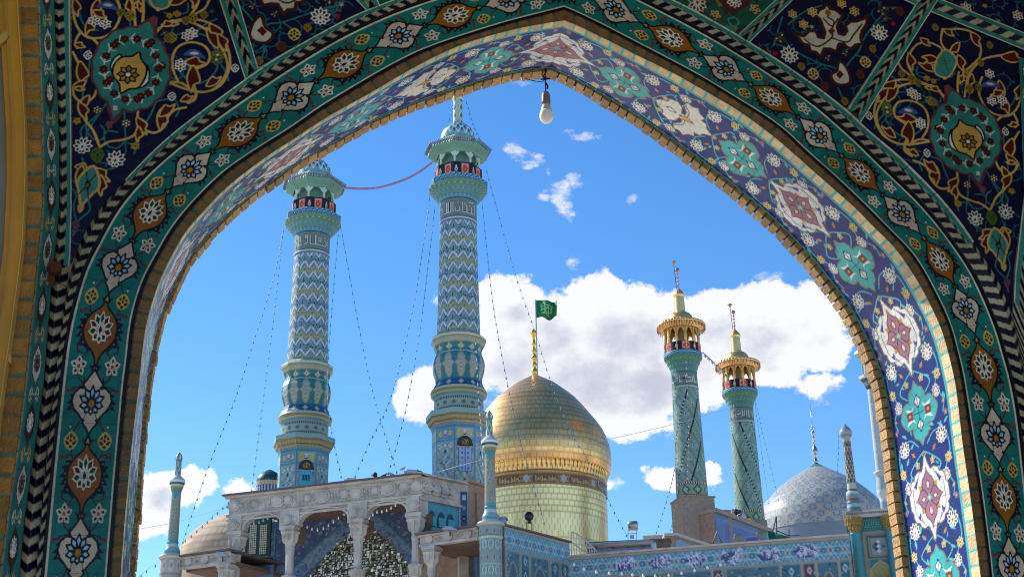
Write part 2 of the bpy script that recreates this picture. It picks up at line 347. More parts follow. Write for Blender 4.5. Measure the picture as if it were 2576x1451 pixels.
def tulip(cv, x, y, r, rot, c='a01c22', c2=RED):
    T = TF(x, y, r, r, rot); cv.poly(T([(0, 0), (.3, -.5), (.55, -1), (.15, -.85), (0, -1.15), (-.15, -.85), (-.55, -1), (-.3, -.5)]), c); cv.line(T([(0, 0), (0, .9)]), r * .2, c2)
# ================================================================== the porch: arch wall with tile mosaic
PH = radians(10); WN = np.array([-sin(PH), cos(PH), 0]); WU = np.array([cos(PH), sin(PH), 0]); UZ = np.array([0, 0, 1.]); WD = 10.0; T_SOF = 1.05; U0 = 2.18
def uv(x, y, T=0.0):
    h = hit(x, y, CAM + WN * (WD + T), WN) - CAM; return np.array([h @ WU, h[2]])
def wp(UV, off=0.0):                       # wall coordinates -> world; off > 0 is towards the visitor
    UV = np.asarray(UV, float); off = np.asarray(off, float)[..., None] if np.ndim(off) else off
    return CAM + WN * WD + UV[..., 0:1] * WU + UV[..., 1:2] * UZ - off * WN
ZF = -1.6; PDEP = 10.6  # porch depth, set for how dark the mosaic face gets
porch = empty('entrance_porch', tuple((CAM + WN * WD + WU * U0)[:2]) + (0,), 'shaded porch with a tall pointed arch of turquoise and blue flower mosaic framing the view', 'porch')
def cum(P): return np.concatenate([[0], np.cumsum(np.linalg.norm(np.diff(P, axis=0), axis=1))])
def resamp(P, fr):                         # by fraction of arc length
    c = cum(P); c = c / c[-1]; return np.stack([np.interp(fr, c, P[:, k]) for k in (0, 1)], -1)
def smooth(P, it=2):
    P = P.copy()
    for _ in range(it): P[1:-1] = .25 * P[:-2] + .5 * P[1:-1] + .25 * P[2:]
    return P
def curve(left, right, T=0.0, n=400, foot=None):
    """left: foot -> apex, right: apex -> foot, measured points; returns two resampled halves, feet carried down to the floor"""
    out = []
    for P, isl in ((left, True), (right, False)):
        Q = np.array([uv(*q, T) for q in P])
        if not isl: Q = Q[::-1]
        Q = resamp(Q, np.linspace(0, 1, 120)); Q = smooth(Q, 3)
        Q = np.vstack([[Q[0][0], ZF], Q]); out.append(Q)
    return out
E0L = [(303, 1451), (314, 1302), (328, 1150), (338, 1060), (351, 954), (356, 904), (361, 854), (370, 804), (384, 754), (402, 704), (425, 654), (450, 611), (466, 581), (513, 531), (538, 501), (591, 453), (646, 412), (678, 388), (733, 354), (805, 305), (877, 264), (930, 236), (992, 198), (1050, 166), (1082, 149), (1112, 134), (1142, 121), (1175, 108), (1205, 98), (1262, 82), (1322, 68), (1385, 57), (1420, 52)]
E0R = [(1420, 52), (1446, 62), (1479, 77), (1511, 94), (1541, 107), (1569, 122), (1599, 139), (1629, 152), (1659, 167), (1686, 181), (1719, 197), (1746, 215), (1774, 229), (1801, 246), (1831, 262), (1859, 280), (1884, 297), (1911, 317), (1962, 356), (1989, 381), (2014, 401), (2039, 426), (2064, 446), (2089, 468), (2114, 491), (2144, 516), (2167, 538), (2194, 568), (2219, 591), (2244, 614), (2264, 639), (2284, 669), (2304, 699), (2319, 726), (2334, 754), (2349, 784), (2364, 816), (2374, 844), (2382, 874), (2389, 899), (2397, 936), (2405, 972), (2421, 1113), (2441, 1248), (2460, 1393), (2467, 1451)]
BKL = [(278, 1451), (300, 1180), (320, 964), (330, 891), (335, 829), (345, 779), (355, 744), (375, 691), (400, 649), (411, 628), (431, 591), (468, 541), (518, 486), (568, 438), (618, 403), (668, 371), (718, 341), (768, 308), (805, 280), (905, 220), (980, 176), (1055, 137), (1130, 109), (1205, 85), (1280, 62), (1355, 43), (1419, 27)]
BKR = [(1419, 27), (1446, 38), (1509, 68), (1559, 94), (1609, 120), (1659, 146), (1709, 172), (1759, 199), (1809, 229), (1859, 260), (1909, 290), (1959, 324), (1985, 348), (2032, 394), (2082, 437), (2132, 483), (2182, 531), (2232, 583), (2266, 615), (2294, 646), (2319, 686), (2344, 734), (2369, 784), (2387, 829), (2399, 879), (2412, 929), (2418, 964), (2441, 1113), (2463, 1248), (2482, 1393), (2488, 1451)]
OL = [(105, 1451), (128, 1200), (152, 964), (162, 879), (170, 829), (182, 779), (195, 729), (212, 676), (232, 634), (250, 604), (268, 566), (298, 518), (331, 478), (368, 438), (418, 393), (468, 353), (518, 316), (568, 278), (640, 228), (720, 175), (805, 122), (872, 85), (955, 46), (1030, 17), (1080, 0), (1180, -32), (1280, -60), (1418, -95)]
OR = [(1418, -95), (1520, -48), (1609, 0), (1644, 17), (1709, 50), (1759, 77), (1809, 105), (1859, 136), (1909, 167), (1959, 200), (2009, 235), (2055, 268), (2107, 313), (2157, 358), (2207, 408), (2257, 456), (2307, 503), (2345, 546), (2382, 593), (2394, 611), (2420, 646), (2447, 689), (2472, 741), (2494, 794), (2512, 841), (2524, 886), (2542, 947), (2557, 1022), (2567, 1097), (2583, 1248), (2596, 1393), (2602, 1451)]
VL = [(88, 1451), (112, 1200), (136, 964), (146, 879), (152, 829), (160, 779), (168, 729), (176, 690), (200, 616), (218, 578), (240, 544), (268, 508), (318, 453), (368, 401), (418, 353), (468, 313), (518, 276), (616, 204), (690, 152), (805, 88), (880, 48), (922, 30), (990, 4), (1040, -16), (1180, -66), (1280, -96), (1418, -136)]
VR = [(1418, -136), (1540, -76), (1683, 0), (1734, 25), (1784, 52), (1854, 92), (1889, 114), (1959, 157), (2009, 192), (2053, 222), (2132, 284), (2161, 313), (2207, 353), (2257, 393), (2307, 443), (2357, 493), (2395, 538), (2432, 588), (2457, 628), (2494, 681), (2520, 729), (2542, 792), (2556, 852), (2566, 900), (2582, 985), (2592, 1060), (2600, 1125), (2618, 1270), (2632, 1393), (2640, 1451)]
FBL = [(330, 1447), (343, 1302), (354, 1170), (362, 1055), (375, 964), (386, 899), (397, 836), (417, 774), (445, 716), (475, 661), (501, 626), (520, 606), (568, 556), (618, 511), (693, 458), (768, 408), (843, 366), (930, 318), (1005, 285), (1080, 257), (1155, 232), (1230, 210), (1305, 192), (1382, 186)]
FBR = [(1382, 186), (1409, 198), (1459, 222), (1509, 252), (1559, 282), (1609, 315), (1659, 350), (1730, 401), (1800, 455), (1870, 510), (1932, 563), (1979, 610), (2014, 646), (2057, 699), (2094, 749), (2127, 796), (2154, 849), (2175, 896), (2201, 964), (2214, 1030), (2227, 1113), (2242, 1248), (2262, 1393), (2268, 1451)]
E0 = curve(E0L, E0R); BK = curve(BKL, BKR); OO = curve(OL, OR); VV = curve(VL, VR); FB = curve(FBL, FBR, T_SOF)

def pair(A, B, fr):
    """for every point of A the fraction along B that lies square across from it; the two apexes are kept together"""
    a = resamp(A, fr); fb = np.linspace(0, 1, 2001); b = resamp(B, fb); out = np.empty(len(fr))
    for i in range(len(fr)): out[i] = fb[((b - a[i]) ** 2).sum(1).argmin()]
    out = np.maximum.accumulate(out); out[0] = 0; k = np.ones(25) / 25; o2 = np.convolve(np.pad(out, 12, mode='edge'), k, mode='valid'); w_ = np.clip((fr - .86) / .14, 0, 1)
    o2 = o2 * (1 - w_) + np.interp(fr, [fr[0], .86, 1], [0, np.interp(.86, fr, o2), 1]) * w_; o2[0] = 0; o2[-1] = 1; return o2
def ds_grid(half, A, B, step):
    """matched samples along two curves for one half (foot -> apex); s = distance from the apex along the middle curve"""
    fr = np.linspace(0, 1, 801); a = resamp(A, fr); fb = pair(A, B, fr); b = resamp(B, fb); mid = (a + b) / 2; c = cum(mid); n = int(c[-1] / step) + 1
    # match below the camera's lowest row by height so that jambs stay level
    f2 = np.interp(np.linspace(0, c[-1], n), c, fr); return resamp(A, f2), resamp(B, np.interp(f2, fr, fb)), c[-1] - np.linspace(0, c[-1], n)
def band(name, A, B, tfun, stepS, nT, mtl, colour, off=0.0, TA=0.0, TB=0.0, parent=None, tr=(0, 1)):
    """both halves of a strip between curves A and B as one mesh; colour(s, t, side) and off(s, t)"""
    Vs = []; Cs = []; Fs = []; base = 0
    t = np.linspace(tr[0], tr[1], nT)
    for h in (0, 1):
        a, b, s = ds_grid(h, A[h], B[h], stepS)
        S, Tt = np.meshgrid(s, t, indexing='ij'); o = off(S, Tt, h) if callable(off) else np.full(S.shape, off)
        P = a[:, None] * (1 - Tt[..., None]) + b[:, None] * Tt[..., None]
        W = wp(P, o)
        if TA or TB: W = W + WN * (TA * (1 - Tt) + TB * Tt)[..., None]
        C = colour(S, Tt, h, len(s)); f = grid_faces(*S.shape, flip=(h == 1)) + base
        Vs.append(W.reshape(-1, 3)); Cs.append(np.asarray(C).reshape(-1, 3)); Fs.append(f); base += S.size
    return mk(name, np.vstack(Vs), np.vstack(Fs), mtl, parent or porch, True, np.vstack(Cs))
LN = lambda c: np.array(lin(c))

# ---- turquoise flower band: one repeat of 2.07 m holds a pale and a brown cartouche
PB = 1.03 / .5 * 1.0                       # distance cream -> cream in band widths (2.06)
bt = Cv(-.5, 0, .5, PB, 240, TEAL)
def wrapdraw(fn):
    for k in (-1, 0, 1): fn(k * PB)
def dB(y0):
    w_ = .022; DR = '701820'
    # black line joining the cartouches
    for sgn in (-1, 1):
        cx = lambda q: [(sgn * x, y0 + y) for x, y in q]
        bt.line(spline(cx([(0, .47), (.03, .52), (.05, .6), (0, .68), (-.01, .72)])), .02, BLK)
        bt.line(spline(cx([(0, 1.42), (.03, 1.5), (.03, 1.58), (0, 1.64)])), .02, BLK)
    # stems
    for sgn in (-1, 1):
        cx = lambda q: spline([(sgn * x, y0 + y) for x, y in q])
        bt.line(cx([(.1, .1), (.2, .32), (.29, .46), (.3, .62), (.24, .8), (.12, .93)]), .024, DR)
        bt.line(cx([(.24, .8), (.33, .76), (.38, .8)]), .02, DR)
        bt.line(cx([(.1, 1.3), (.22, 1.42), (.32, 1.55), (.28, 1.72), (.14, 1.84)]), .024, DR)
        bt.line(cx([(.1, 1.86), (.2, 1.84), (.38, 1.88)]), .02, DR)
        bt.line(cx([(.26, 1.4), (.36, 1.36), (.36, 1.28)]), .02, DR)
    # cream cartouche
    R = [(0, -.45), (.1, -.32), (.16, -.25), (.145, -.19), (.21, -.2), (.3, -.13), (.335, -.02), (.29, .09), (.21, .17), (.14, .25), (.1, .265), (.13, .3), (.06, .37), (.02, .43), (0, .48)]
    for sgn in (-1, 1):
        for q in ([(.3, -.12), (.4, -.1), (.36, -.05), (.45, .02), (.36, .03), (.44, .12), (.33, .1), (.3, .14), (.24, .12)], [(.13, -.22), (.17, -.36), (.2, -.22)]):
            bt.poly([(sgn * x, y0 + y) for x, y in q], '0c0c34')
        bt.disc(sgn * .355, y0 - .02, .014, 'b09080'); bt.disc(sgn * .33, y0 + .07, .014, 'b09080')
    P = [(x * 1.06, y0 + y) for x, y in sym(R)]; bt.poly(P, 'dccbb8'); bt.line(P, .032, BLK, True)
    for sgn in (-1, 1): bt.line([(sgn * .15, y0 - .22), (0, y0 - .05), (sgn * .12, y0 + .26)], .013, DR)
    lotus(bt, 0, y0 + .02, .225, .22, BLK, ('bcd8ec', 'b0cce0'), 'd09a30', .13); bt.disc(0, y0 + .02, .055, 'c08a28'); bt.disc(0, y0 + .09, .024, '8a5216')
    # teardrops
    for yy in (.58, 1.6):
        bt.poly([(x, y0 + yy + y) for x, y in sym([(0, -.11), (.045, -.03), (.11, -.05), (.06, .03), (.045, .07), (0, .11)])], BLK)
        bt.poly([(x, y0 + yy + y) for x, y in sym([(0, -.065), (.028, 0), (.02, .04), (0, .055)])], 'd8b468')
    # brown cartouche
    y1 = y0 + 1.06
    for sgn in (-1, 1):
        for q in ([(.24, -.22), (.35, -.22), (.33, -.15), (.41, -.13), (.36, -.06), (.44, .02), (.35, .03), (.42, .13), (.33, .12), (.37, .24), (.26, .24), (.16, .32)],):
            bt.poly([(sgn * x, y1 + y) for x, y in q], '0c0c34')
        for q in ((.31, -.17), (.345, -.03), (.33, .09), (.28, .19)): bt.disc(sgn * q[0], y1 + q[1], .014, 'b09080')
    R = [(0, -.46), (.07, -.36), (.19, -.26), (.275, -.14), (.305, 0), (.275, .13), (.18, .24), (.09, .32), (.04, .4), (0, .52)]
    P = [(x, y1 + y) for x, y in spline(sym(R), 3, True)]; bt.poly(P, 'a8701c'); bt.line(P, .03, BLK, True)
    lotus(bt, 0, y1 + .0, .225, .26, 'f0e8d8', (GRN, RED), BLK, .1)
    # side flowers
    for sgn in (-1, 1):
        palm(bt, sgn * .3, y0 + .56, .135, .14, 'dcc070'); bud(bt, sgn * .33, y0 + .38, .04, sgn * .1)
        tulip(bt, sgn * .38, y0 + .8, .075, sgn * 1.5); flower(bt, sgn * .3, y0 + 1.57, .15, 5, 'e4dccc', (RED, GRN), 'b07830')
        tulip(bt, sgn * .39, y0 + 1.9, .08, sgn * 1.7); tulip(bt, sgn * .36, y0 + 1.33, .07, sgn * .15, '6a1418')
wrapdraw(dB)
for k in range(8): bt.line([(-.5, k * PB / 8 + .05), (.5, k * PB / 8 + .05)], .004, '0a5a50')
CA = {0: [(0, -.0), (.54, 0), (1.04, 1.04), (1.56, 2), (2.11, 3), (2.64, 4), (3.18, 5), (3.67, 6), (4.15, 7), (4.64, 8), (5.16, 9), (5.72, 10), (6.26, 11), (8.4, 15)],
      1: [(0, 0), (.49, 0), (1.05, 1.04), (1.58, 2), (2.05, 3), (2.57, 4), (3.05, 5), (3.53, 6), (4.05, 7), (4.5, 8), (5.01, 9), (5.6, 10), (6.09, 11), (8.3, 15)]}
def band_col(S, Tt, h, n):
    ks = [(s, k) for s, k in CA[h]][1:]
    xs = [0] + [s for s, _ in ks]; ys = [-1.0] + [float(round(k)) for _, k in ks]
    idx = np.interp(S, xs, ys)             # half-repeats: even = cream, odd = brown
    k2 = idx / 2; fr = k2 - np.floor(k2)
    y = np.where(fr < .5, fr * 2 * 1.06, 1.06 + (fr * 2 - 1) * (PB - 1.06))
    return bt.get(Tt - .5, y, 0.008, .008, wrapy=True)
def tb_col(S, Tt, h, n):
    c = band_col(S, (Tt - .085) / .84, h, n)
    for a, b, k in ((-1, .055, BLK), (.055, .085, 'e0d8c4'), (.925, .955, 'e0d8c4'), (.955, 2, BLK)): c[(Tt >= a) & (Tt < b)] = LN(k)
    return c
tband = band('mosaic_band', BK, OO, None, .0052, 112, TILE, tb_col, .012)

# ---- twisted blue and white moulding beyond the band, with turquoise and white border
def chev(S, tt, per=.11, k=1.15):
    ph = (S / per + np.abs(tt - .5) * k) % 1.0; c = np.where((ph < .5)[..., None], LN('08083c'), LN('c4b9a0'))
    g = (np.abs(ph - .5) < .03) | (ph < .03); c[g] = LN('3a342c'); return c
def rib_col(S, Tt, h, n):
    c = chev(S, (Tt - .1) / .55); lowr = S > 4.35; c2 = chev(S, (Tt - .1) / .9)
    for a, b, k in ((-1, .1, BLK), (.66, .87, '3f9a88'), (.87, 2, 'ddd6c4')): c[(Tt >= a) & (Tt < b)] = LN(k)
    j = ((S % .16) < .007) & (Tt > .66); c[j] = c[j] * .45
    k = lowr & (Tt >= .12); c[k] = c2[k]
    return c
def rib_off(S, Tt, h):
    x = np.clip((Tt - .1) / .56, 0, 1); o = .015 + .05 * (1 - np.abs(2 * x - 1)); x2 = np.clip((Tt - .1) / .9, 0, 1); return np.where(S > 4.35, .015 + .06 * (1 - np.abs(2 * x2 - 1)), np.where(Tt > .66, .03, o))
band('twisted_moulding', OO, VV, None, .009, 22, TILE, rib_col, rib_off)

# ---- brick edging on the face, brick and tile on the soffit
def brick_col(S, per, ca, cj, jw=.16, seed=0):
    i = np.floor(S / per).astype(int); f = S / per - i; rnd = ((np.sin(i * 12.9898 + seed) * 43758.5453) % 1.0)
    c = LN(ca) * (.78 + .44 * rnd)[..., None]; c[f < jw] = LN(cj); return c
def bf_col(S, Tt, h, n):
    c = brick_col(S + .03, .115, '7e5620', '35594c', .14); c[Tt > .96] = LN('1c160c'); return c  # same brick as the soffit course, shade put into a darker colour
def bf_off(S, Tt, h): return np.where(((S + .03) / .115) % 1 < .14, .0, .012) * 1.0
band('brick_edging', E0, BK, None, .012, 6, mat('edging_brick', rough=.4, vcol=True, var=.2, nscale=14, bump=.5, bscale=60), bf_col, bf_off)
SB = mat('soffit_brick', rough=.6, vcol=True, var=.18, nscale=16, bump=.6, bscale=60)
def sb_col(S, Tt, h, n):
    c = brick_col(S + .03, .115, 'e0c28e', '5cb0a8', .19, 3); return c  # same brick as the edging, light put into a paler colour
band('soffit_brick_course', E0, FB, None, .012, 8, SB, sb_col, 0, TA=0, TB=T_SOF, tr=(0, .1))
# ---- soffit mosaic
SW = .78                                   # width in metres of the drawing
BLU = '343a84'
def soffit_canvas():
    """distance from the apex (mirrored halves) is y; x runs from visitor's edge to courtyard's edge"""
    cv = Cv(-SW / 2, -.5, SW / 2, 8.6, 300, BLU); G = '6a5a50'
    def spr(x, y, r, rot=0):               # small flower on a twig
        cv.line(spline([(x, y), (x + r * 1.4 * sin(rot), y + r * 1.4 * cos(rot)), (x + r * 2.6 * sin(rot + .5), y + r * 2.6 * cos(rot + .5))]), .009, CYAN)
    def vine(P, w_=.011): cv.line(spline(P), w_, '6ccfcf')
    def leaf(x, y, l, rot, c='6ccfcf'): cv.poly(TF(x, y, l, l, rot)([(0, 0), (.22, .35), (.1, .75), (0, 1), (-.12, .6), (-.1, .3)]), c)
    rnd = random.Random(5)
    def white(y, s=1.0):
        R = [(0, -.36), (.025, -.28), (.055, -.22), (.1, -.235), (.145, -.215), (.165, -.175), (.205, -.165), (.225, -.12), (.22, -.09), (.25, -.06), (.25, 0)]
        Rm = R + [(x, -yy) for x, yy in reversed(R[:-1])]; T = TF(0, y, s, s)
        P = T(sym(Rm)); cv.line(P, .022, '8a7868', True); cv.poly(P, 'f2eee8')
        for sg in (-1, 1):
            for q in ([(.1, -.2), (.19, -.1), (.2, 0)], [(.1, .2), (.19, .1), (.2, 0)], [(.03, -.3), (.12, -.17), (.15, -.1)], [(.03, .3), (.12, .17), (.15, .1)]): cv.line(T([(sg * a, b) for a, b in spline(q)]), .006, '6b6a78')
            for b in (-.13, .13): cv.poly(T([(sg * .13, b - .03), (sg * .18, b), (sg * .15, b + .04), (sg * .14, b)]), '4a4aa8')
        for k in range(4): cv.poly(TF(0, y, s, s, k * pi / 2 + pi / 4)([(0, 0), (.05, -.1), (0, -.17), (-.05, -.1)]), 'd8a040')
        for k in range(4):
            T2 = TF(0, y, s * .85, s * (.88 if k % 2 == 0 else .62), k * pi / 2); Q = spline(sym([(0, -.26), (.035, -.21), (.085, -.16), (.085, -.09), (.03, -.03), (0, 0)]), 3, True)
            cv.poly(T2(Q), 'b87e92'); cv.line(T2(Q), .009, '5a3a50', True); cv.poly(T2([(0, -.17), (.028, -.125), (0, -.07), (-.028, -.125)]), 'f4e4b8'); cv.line(T2([(0, -.17), (.028, -.125), (0, -.07), (-.028, -.125)]), .007, '5a3a50', True)
            cv.poly(T2([(0, -.3), (.016, -.27), (0, -.24), (-.016, -.27)]), 'c88a40')
        cv.poly(T([(0, -.04), (.03, 0), (0, .04), (-.03, 0)]), '7cc8c4'); cv.disc(0, y, .012, 'f0d890')
    def quat(y, s=1.0):
        T = TF(0, y, s, s); up = sym([(0, -.27), (.03, -.22), (.075, -.2), (.1, -.15), (.09, -.09), (.05, -.02), (0, 0)])
        side = [(.02, 0)] + [(.125 + .105 * cos(a) * (1 + .05 * cos(5 * a)), .11 * sin(a) * (1 + .05 * cos(5 * a))) for a in np.linspace(-2.7, 2.7, 22)]
        for pss in (0, 1):
            for q in (up, [(x, -yy) for x, yy in up], side, [(-x, yy) for x, yy in side]): (cv.line(T(q), .026, '9c8c70', True) if pss == 0 else cv.poly(T(q), '54c0b8'))
        for k in range(4):
            T2 = TF(0, y, s, s, k * pi / 2); D = [(0, -.16), (.042, -.105), (0, -.045), (-.042, -.105)]
            if k % 2: cv.poly(T2([(-.075, -.17), (-.03, -.14), (.03, -.14), (.075, -.17), (.05, -.09), (.075, -.05), (.03, -.08), (-.03, -.08), (-.075, -.05), (-.05, -.09)]), 'f4f0ea'); cv.poly(T2([(-.036, -.16), (.036, -.16), (.036, -.08), (-.036, -.08)]), '8a4a3c'); cv.disc(*T2([(0, -.12)])[0], .015, 'f0a850')
            else: cv.poly(T2(D), 'f4f0ea'); cv.line(T2(D), .01, '2a3a60', True); cv.line(T2([(0, -.16), (0, -.045)]), .006, '2a3a60')
        cv.line(T([(-.06, 0), (.06, 0)]), .008, '2a3a60'); cv.line(T([(0, -.05), (0, .05)]), .008, '2a3a60')
    def pal(y):
        T = TF(0, y, 1, 1)
        R = [(0, -.31), (.05, -.27), (.075, -.21), (.13, -.2), (.15, -.13), (.11, -.08), (.035, -.06), (.03, -.02), (.09, -.02), (.16, -.07), (.215, -.06), (.2, 0), (.225, .05), (.17, .09), (.15, .15), (.1, .13), (.09, .19), (.045, .21), (0, .29)]
        P = T(sym(R)); cv.line(P, .022, '8a7868', True); cv.poly(P, 'efe8dc'); T3 = T([(0, -.07), (.03, 0), (0, .09), (-.03, 0)]); cv.poly(T3, 'e8b058'); cv.line(T3, .008, '6a5030', True)
        for sg in (-1, 1): cv.line(T([(sg * a, b) for a, b in spline([(.03, 0), (.1, 0), (.17, -.06)])]), .009, '4a6a4a')
        cv.line(T([(0, -.2), (.03, -.16), (0, -.1), (-.03, -.16)]), .008, '3a5a5a', True)
    C = [('W', 0), ('q', .67), ('p', 1.3), ('q', 1.95), ('W', 2.62), ('q', 3.3), ('W', 4.02), ('q', 4.71), ('W', 5.43), ('q', 6.1), ('W', 6.8), ('q', 7.5), ('W', 8.2)]
    for (k, y), (k2, y2) in zip(C[:-1], C[1:]):
        ym = (y + y2) / 2
        for sg in (-1, 1):
            vine([(sg * .06, ym - .08), (sg * .16, ym - .16), (sg * .3, ym - .12), (sg * .33, ym + .05), (sg * .26, ym + .18), (sg * .33, ym + .33)])
            vine([(sg * .33, ym + .33), (sg * .3, ym + .42)]); vine([(0, ym - .03), (sg * .1, ym + .03), (sg * .2, ym + .12), (sg * .12, ym + .2)])
            for q in range(7): leaf(sg * rnd.uniform(.12, .33), ym + rnd.uniform(-.26, .26), rnd.uniform(.05, .09), rnd.uniform(0, 6.28))
            lotus(cv, sg * .245, ym - .09, .07, .08, 'f4efe6', ('2a5a4a', '8a3038'), 'b09468', .14, rot=sg * .2 + (0 if q else pi))
            flower(cv, sg * .3, ym + .1, .048, 6, 'ecd890', ('b09030',), 'a86030'); flower(cv, sg * .1, ym + .07, .036, 5, 'ecd890', ('7a3028',), 'e8d8a0')
            flower(cv, sg * .33, ym - .27, .03, 5, 'c08898', ('703050',), 'e8c8a0'); cv.poly(TF(sg * .13, ym - .02, .05, .05, sg * .8)([(0, -1), (.35, -.2), (0, .5), (-.35, -.2)]), 'd89848')
            lotus(cv, sg * .25, ym + .24, .05, .06, 'f4efe6', ('8a3038', '2a5a4a'), 'b09468', .15)
            cv.poly(TF(sg * .31, ym + .34, .035, .035, sg * .8)([(0, -1), (.35, -.2), (0, .5), (-.35, -.2)]), 'e0b050')
        flower(cv, 0, ym, .03, 4, 'e0b868', ('a07040',), 'f0e0b0')
    for k, y in C:
        {'W': white, 'q': quat, 'p': pal}[k](y)
        if k == 'W' and y == 0: white(0, 1.05)
    return cv
sc_ = soffit_canvas()
SA = {0: ([0, .64, 1.27, 1.99, 2.68, 3.36, 4.02, 6.1, 9], [0, .67, 1.3, 1.95, 2.62, 3.3, 4.02, 6.1, 9]), 1: ([0, .68, 1.32, 1.93, 2.6, 3.3, 4.02, 4.71, 5.43, 6.1, 9], [0, .67, 1.3, 1.95, 2.62, 3.3, 4.02, 4.71, 5.43, 6.1, 9])}
def sof_col(S, Tt, h, n):
    y = np.interp(S, *SA[h]); c = sc_.get((Tt - .1) / .79 * SW - SW / 2, y, .006, .006)
    c[Tt < .128] = LN('5cc0bc'); c[Tt > .862] = LN('5cb8b0')
    g = ((S % .21) < .004); c[g] = c[g] * .6
    return c
band('soffit_mosaic', E0, FB, None, .0065, 104, mat('soffit_glaze', cracks=7.5, rough=.25, vcol=True, var=.12, nscale=4, bump=.4, bscale=9, spec=.35, gam=1.2), sof_col, 0, TA=0, TB=T_SOF, tr=(.1, .89))
# ---- rough bricks set on edge along the courtyard side: each stands proud into the opening
mb = MB(); rnd = random.Random(3)
for h in (0, 1):
    a, b, s = ds_grid(h, E0[h], FB[h], .092); ctr = np.array([U0, 4.0])
    for i in range(len(b) - 1):
        p, q = b[i], b[i + 1]; d = q - p; ln = np.linalg.norm(d); d = d / ln; nrm = np.array([-d[1], d[0]]) * (-1 if h == 0 else 1)   # into the opening
        jit = rnd.uniform(-.008, .008); gap = .014 + rnd.uniform(-.004, .008)
        cc = tuple(np.array(lin('b8905c')) * rnd.uniform(.7, 1.15))
        o = wp(p + d * gap - nrm * .1, 0) + WN * (T_SOF * .885 + .0); X = WU * d[0] + UZ * d[1]; Z = WU * nrm[0] + UZ * nrm[1]
        mb.frame(o, X * (ln - gap), WN * (T_SOF * .115 + .02), Z * (.135 + jit), cc)
    # mortar bed
    for i in range(len(b) - 1):
        p, q = b[i], b[i + 1]; d = q - p; nrm = np.array([-d[1], d[0]]) / np.linalg.norm(d) * (-1 if h == 0 else 1); X = WU * d[0] + UZ * d[1]; Z = WU * nrm[0] + UZ * nrm[1]
        mb.frame(wp(p - nrm * .1, 0) + WN * T_SOF * .888, X, WN * (T_SOF * .11), Z * .108, lin('4a4238'))
mb.build('brick_fringe', mat('rough_brick', rough=.85, vcol=True, var=.3, nscale=30, bump=.9, bscale=50), porch, vcol=True)

# ---- plane panels above the band
def grid_panel(name, poly, cvs, step=.0055, off=.004, extra=None, m=None, parent=None):
    poly = np.array(poly); x0, y0 = poly.min(0); x1, y1 = poly.max(0); nx = int((x1 - x0) / step) + 2; ny = int((y1 - y0) / step) + 2
    X, Y = np.meshgrid(np.linspace(x0, x1, nx), np.linspace(y0, y1, ny)); C = cvs.get(X, Y, step, step)
    cx = (X[:-1, :-1] + X[1:, 1:]) / 2; cy = (Y[:-1, :-1] + Y[1:, 1:]) / 2; ins = np.zeros(cx.shape, bool); n = len(poly)
    for k in range(n):
        xa, ya = poly[k]; xb, yb = poly[(k + 1) % n]
        if ya == yb: continue
        ins ^= ((cy > min(ya, yb)) & (cy <= max(ya, yb))) & (cx < xa + (cy - ya) * (xb - xa) / (yb - ya))
    return sheet(name, wp(np.stack([X, Y], -1), off), C, m or TILE, parent or porch, fmask=ins)
def ribbon(name, A, B, step, nT, colour, off, m=TILE, sub=None):
    """strip between two measured polylines (already wall coordinates)"""
    A = np.array(A); B = np.array(B); ln = max(cum(A)[-1], cum(B)[-1]); n = int(ln / step) + 2; fr = np.linspace(0, 1, n); a = resamp(A, fr); b = resamp(B, fr)
    S, Tt = np.meshgrid(fr * ln, np.linspace(0, 1, nT), indexing='ij'); P = a[:, None] * (1 - Tt[..., None]) + b[:, None] * Tt[..., None]
    return sheet(name, wp(P, off(S, Tt)), colour(S, Tt), m, porch)
LA, RA = [uv(616, 200), uv(172, 672), uv(330, 175), uv(290, 272)], [uv(2161, 313), uv(2545, 804), uv(2434, 337), uv(2454, 444)]
M_ = np.linalg.lstsq(np.array([[*p, 1] for p in LA]), np.array(RA), rcond=None)[0]
toR = lambda P: np.array([[*p, 1] for p in np.asarray(P).reshape(-1, 2)]) @ M_
Mi = np.linalg.lstsq(np.array([[*p, 1] for p in RA]), np.array(LA), rcond=None)[0]
toL = lambda P: np.array([[*p, 1] for p in np.asarray(P).reshape(-1, 2)]) @ Mi
def zl(P, dy=0): return np.array([uv(x / 4, (y + dy) / 4) for x, y in P])            # read off the left crop (4x)
def zr(P): return np.array([uv(1945.4 + .3699 * x, .3699 * y) for x, y in P])         # read off the right crop
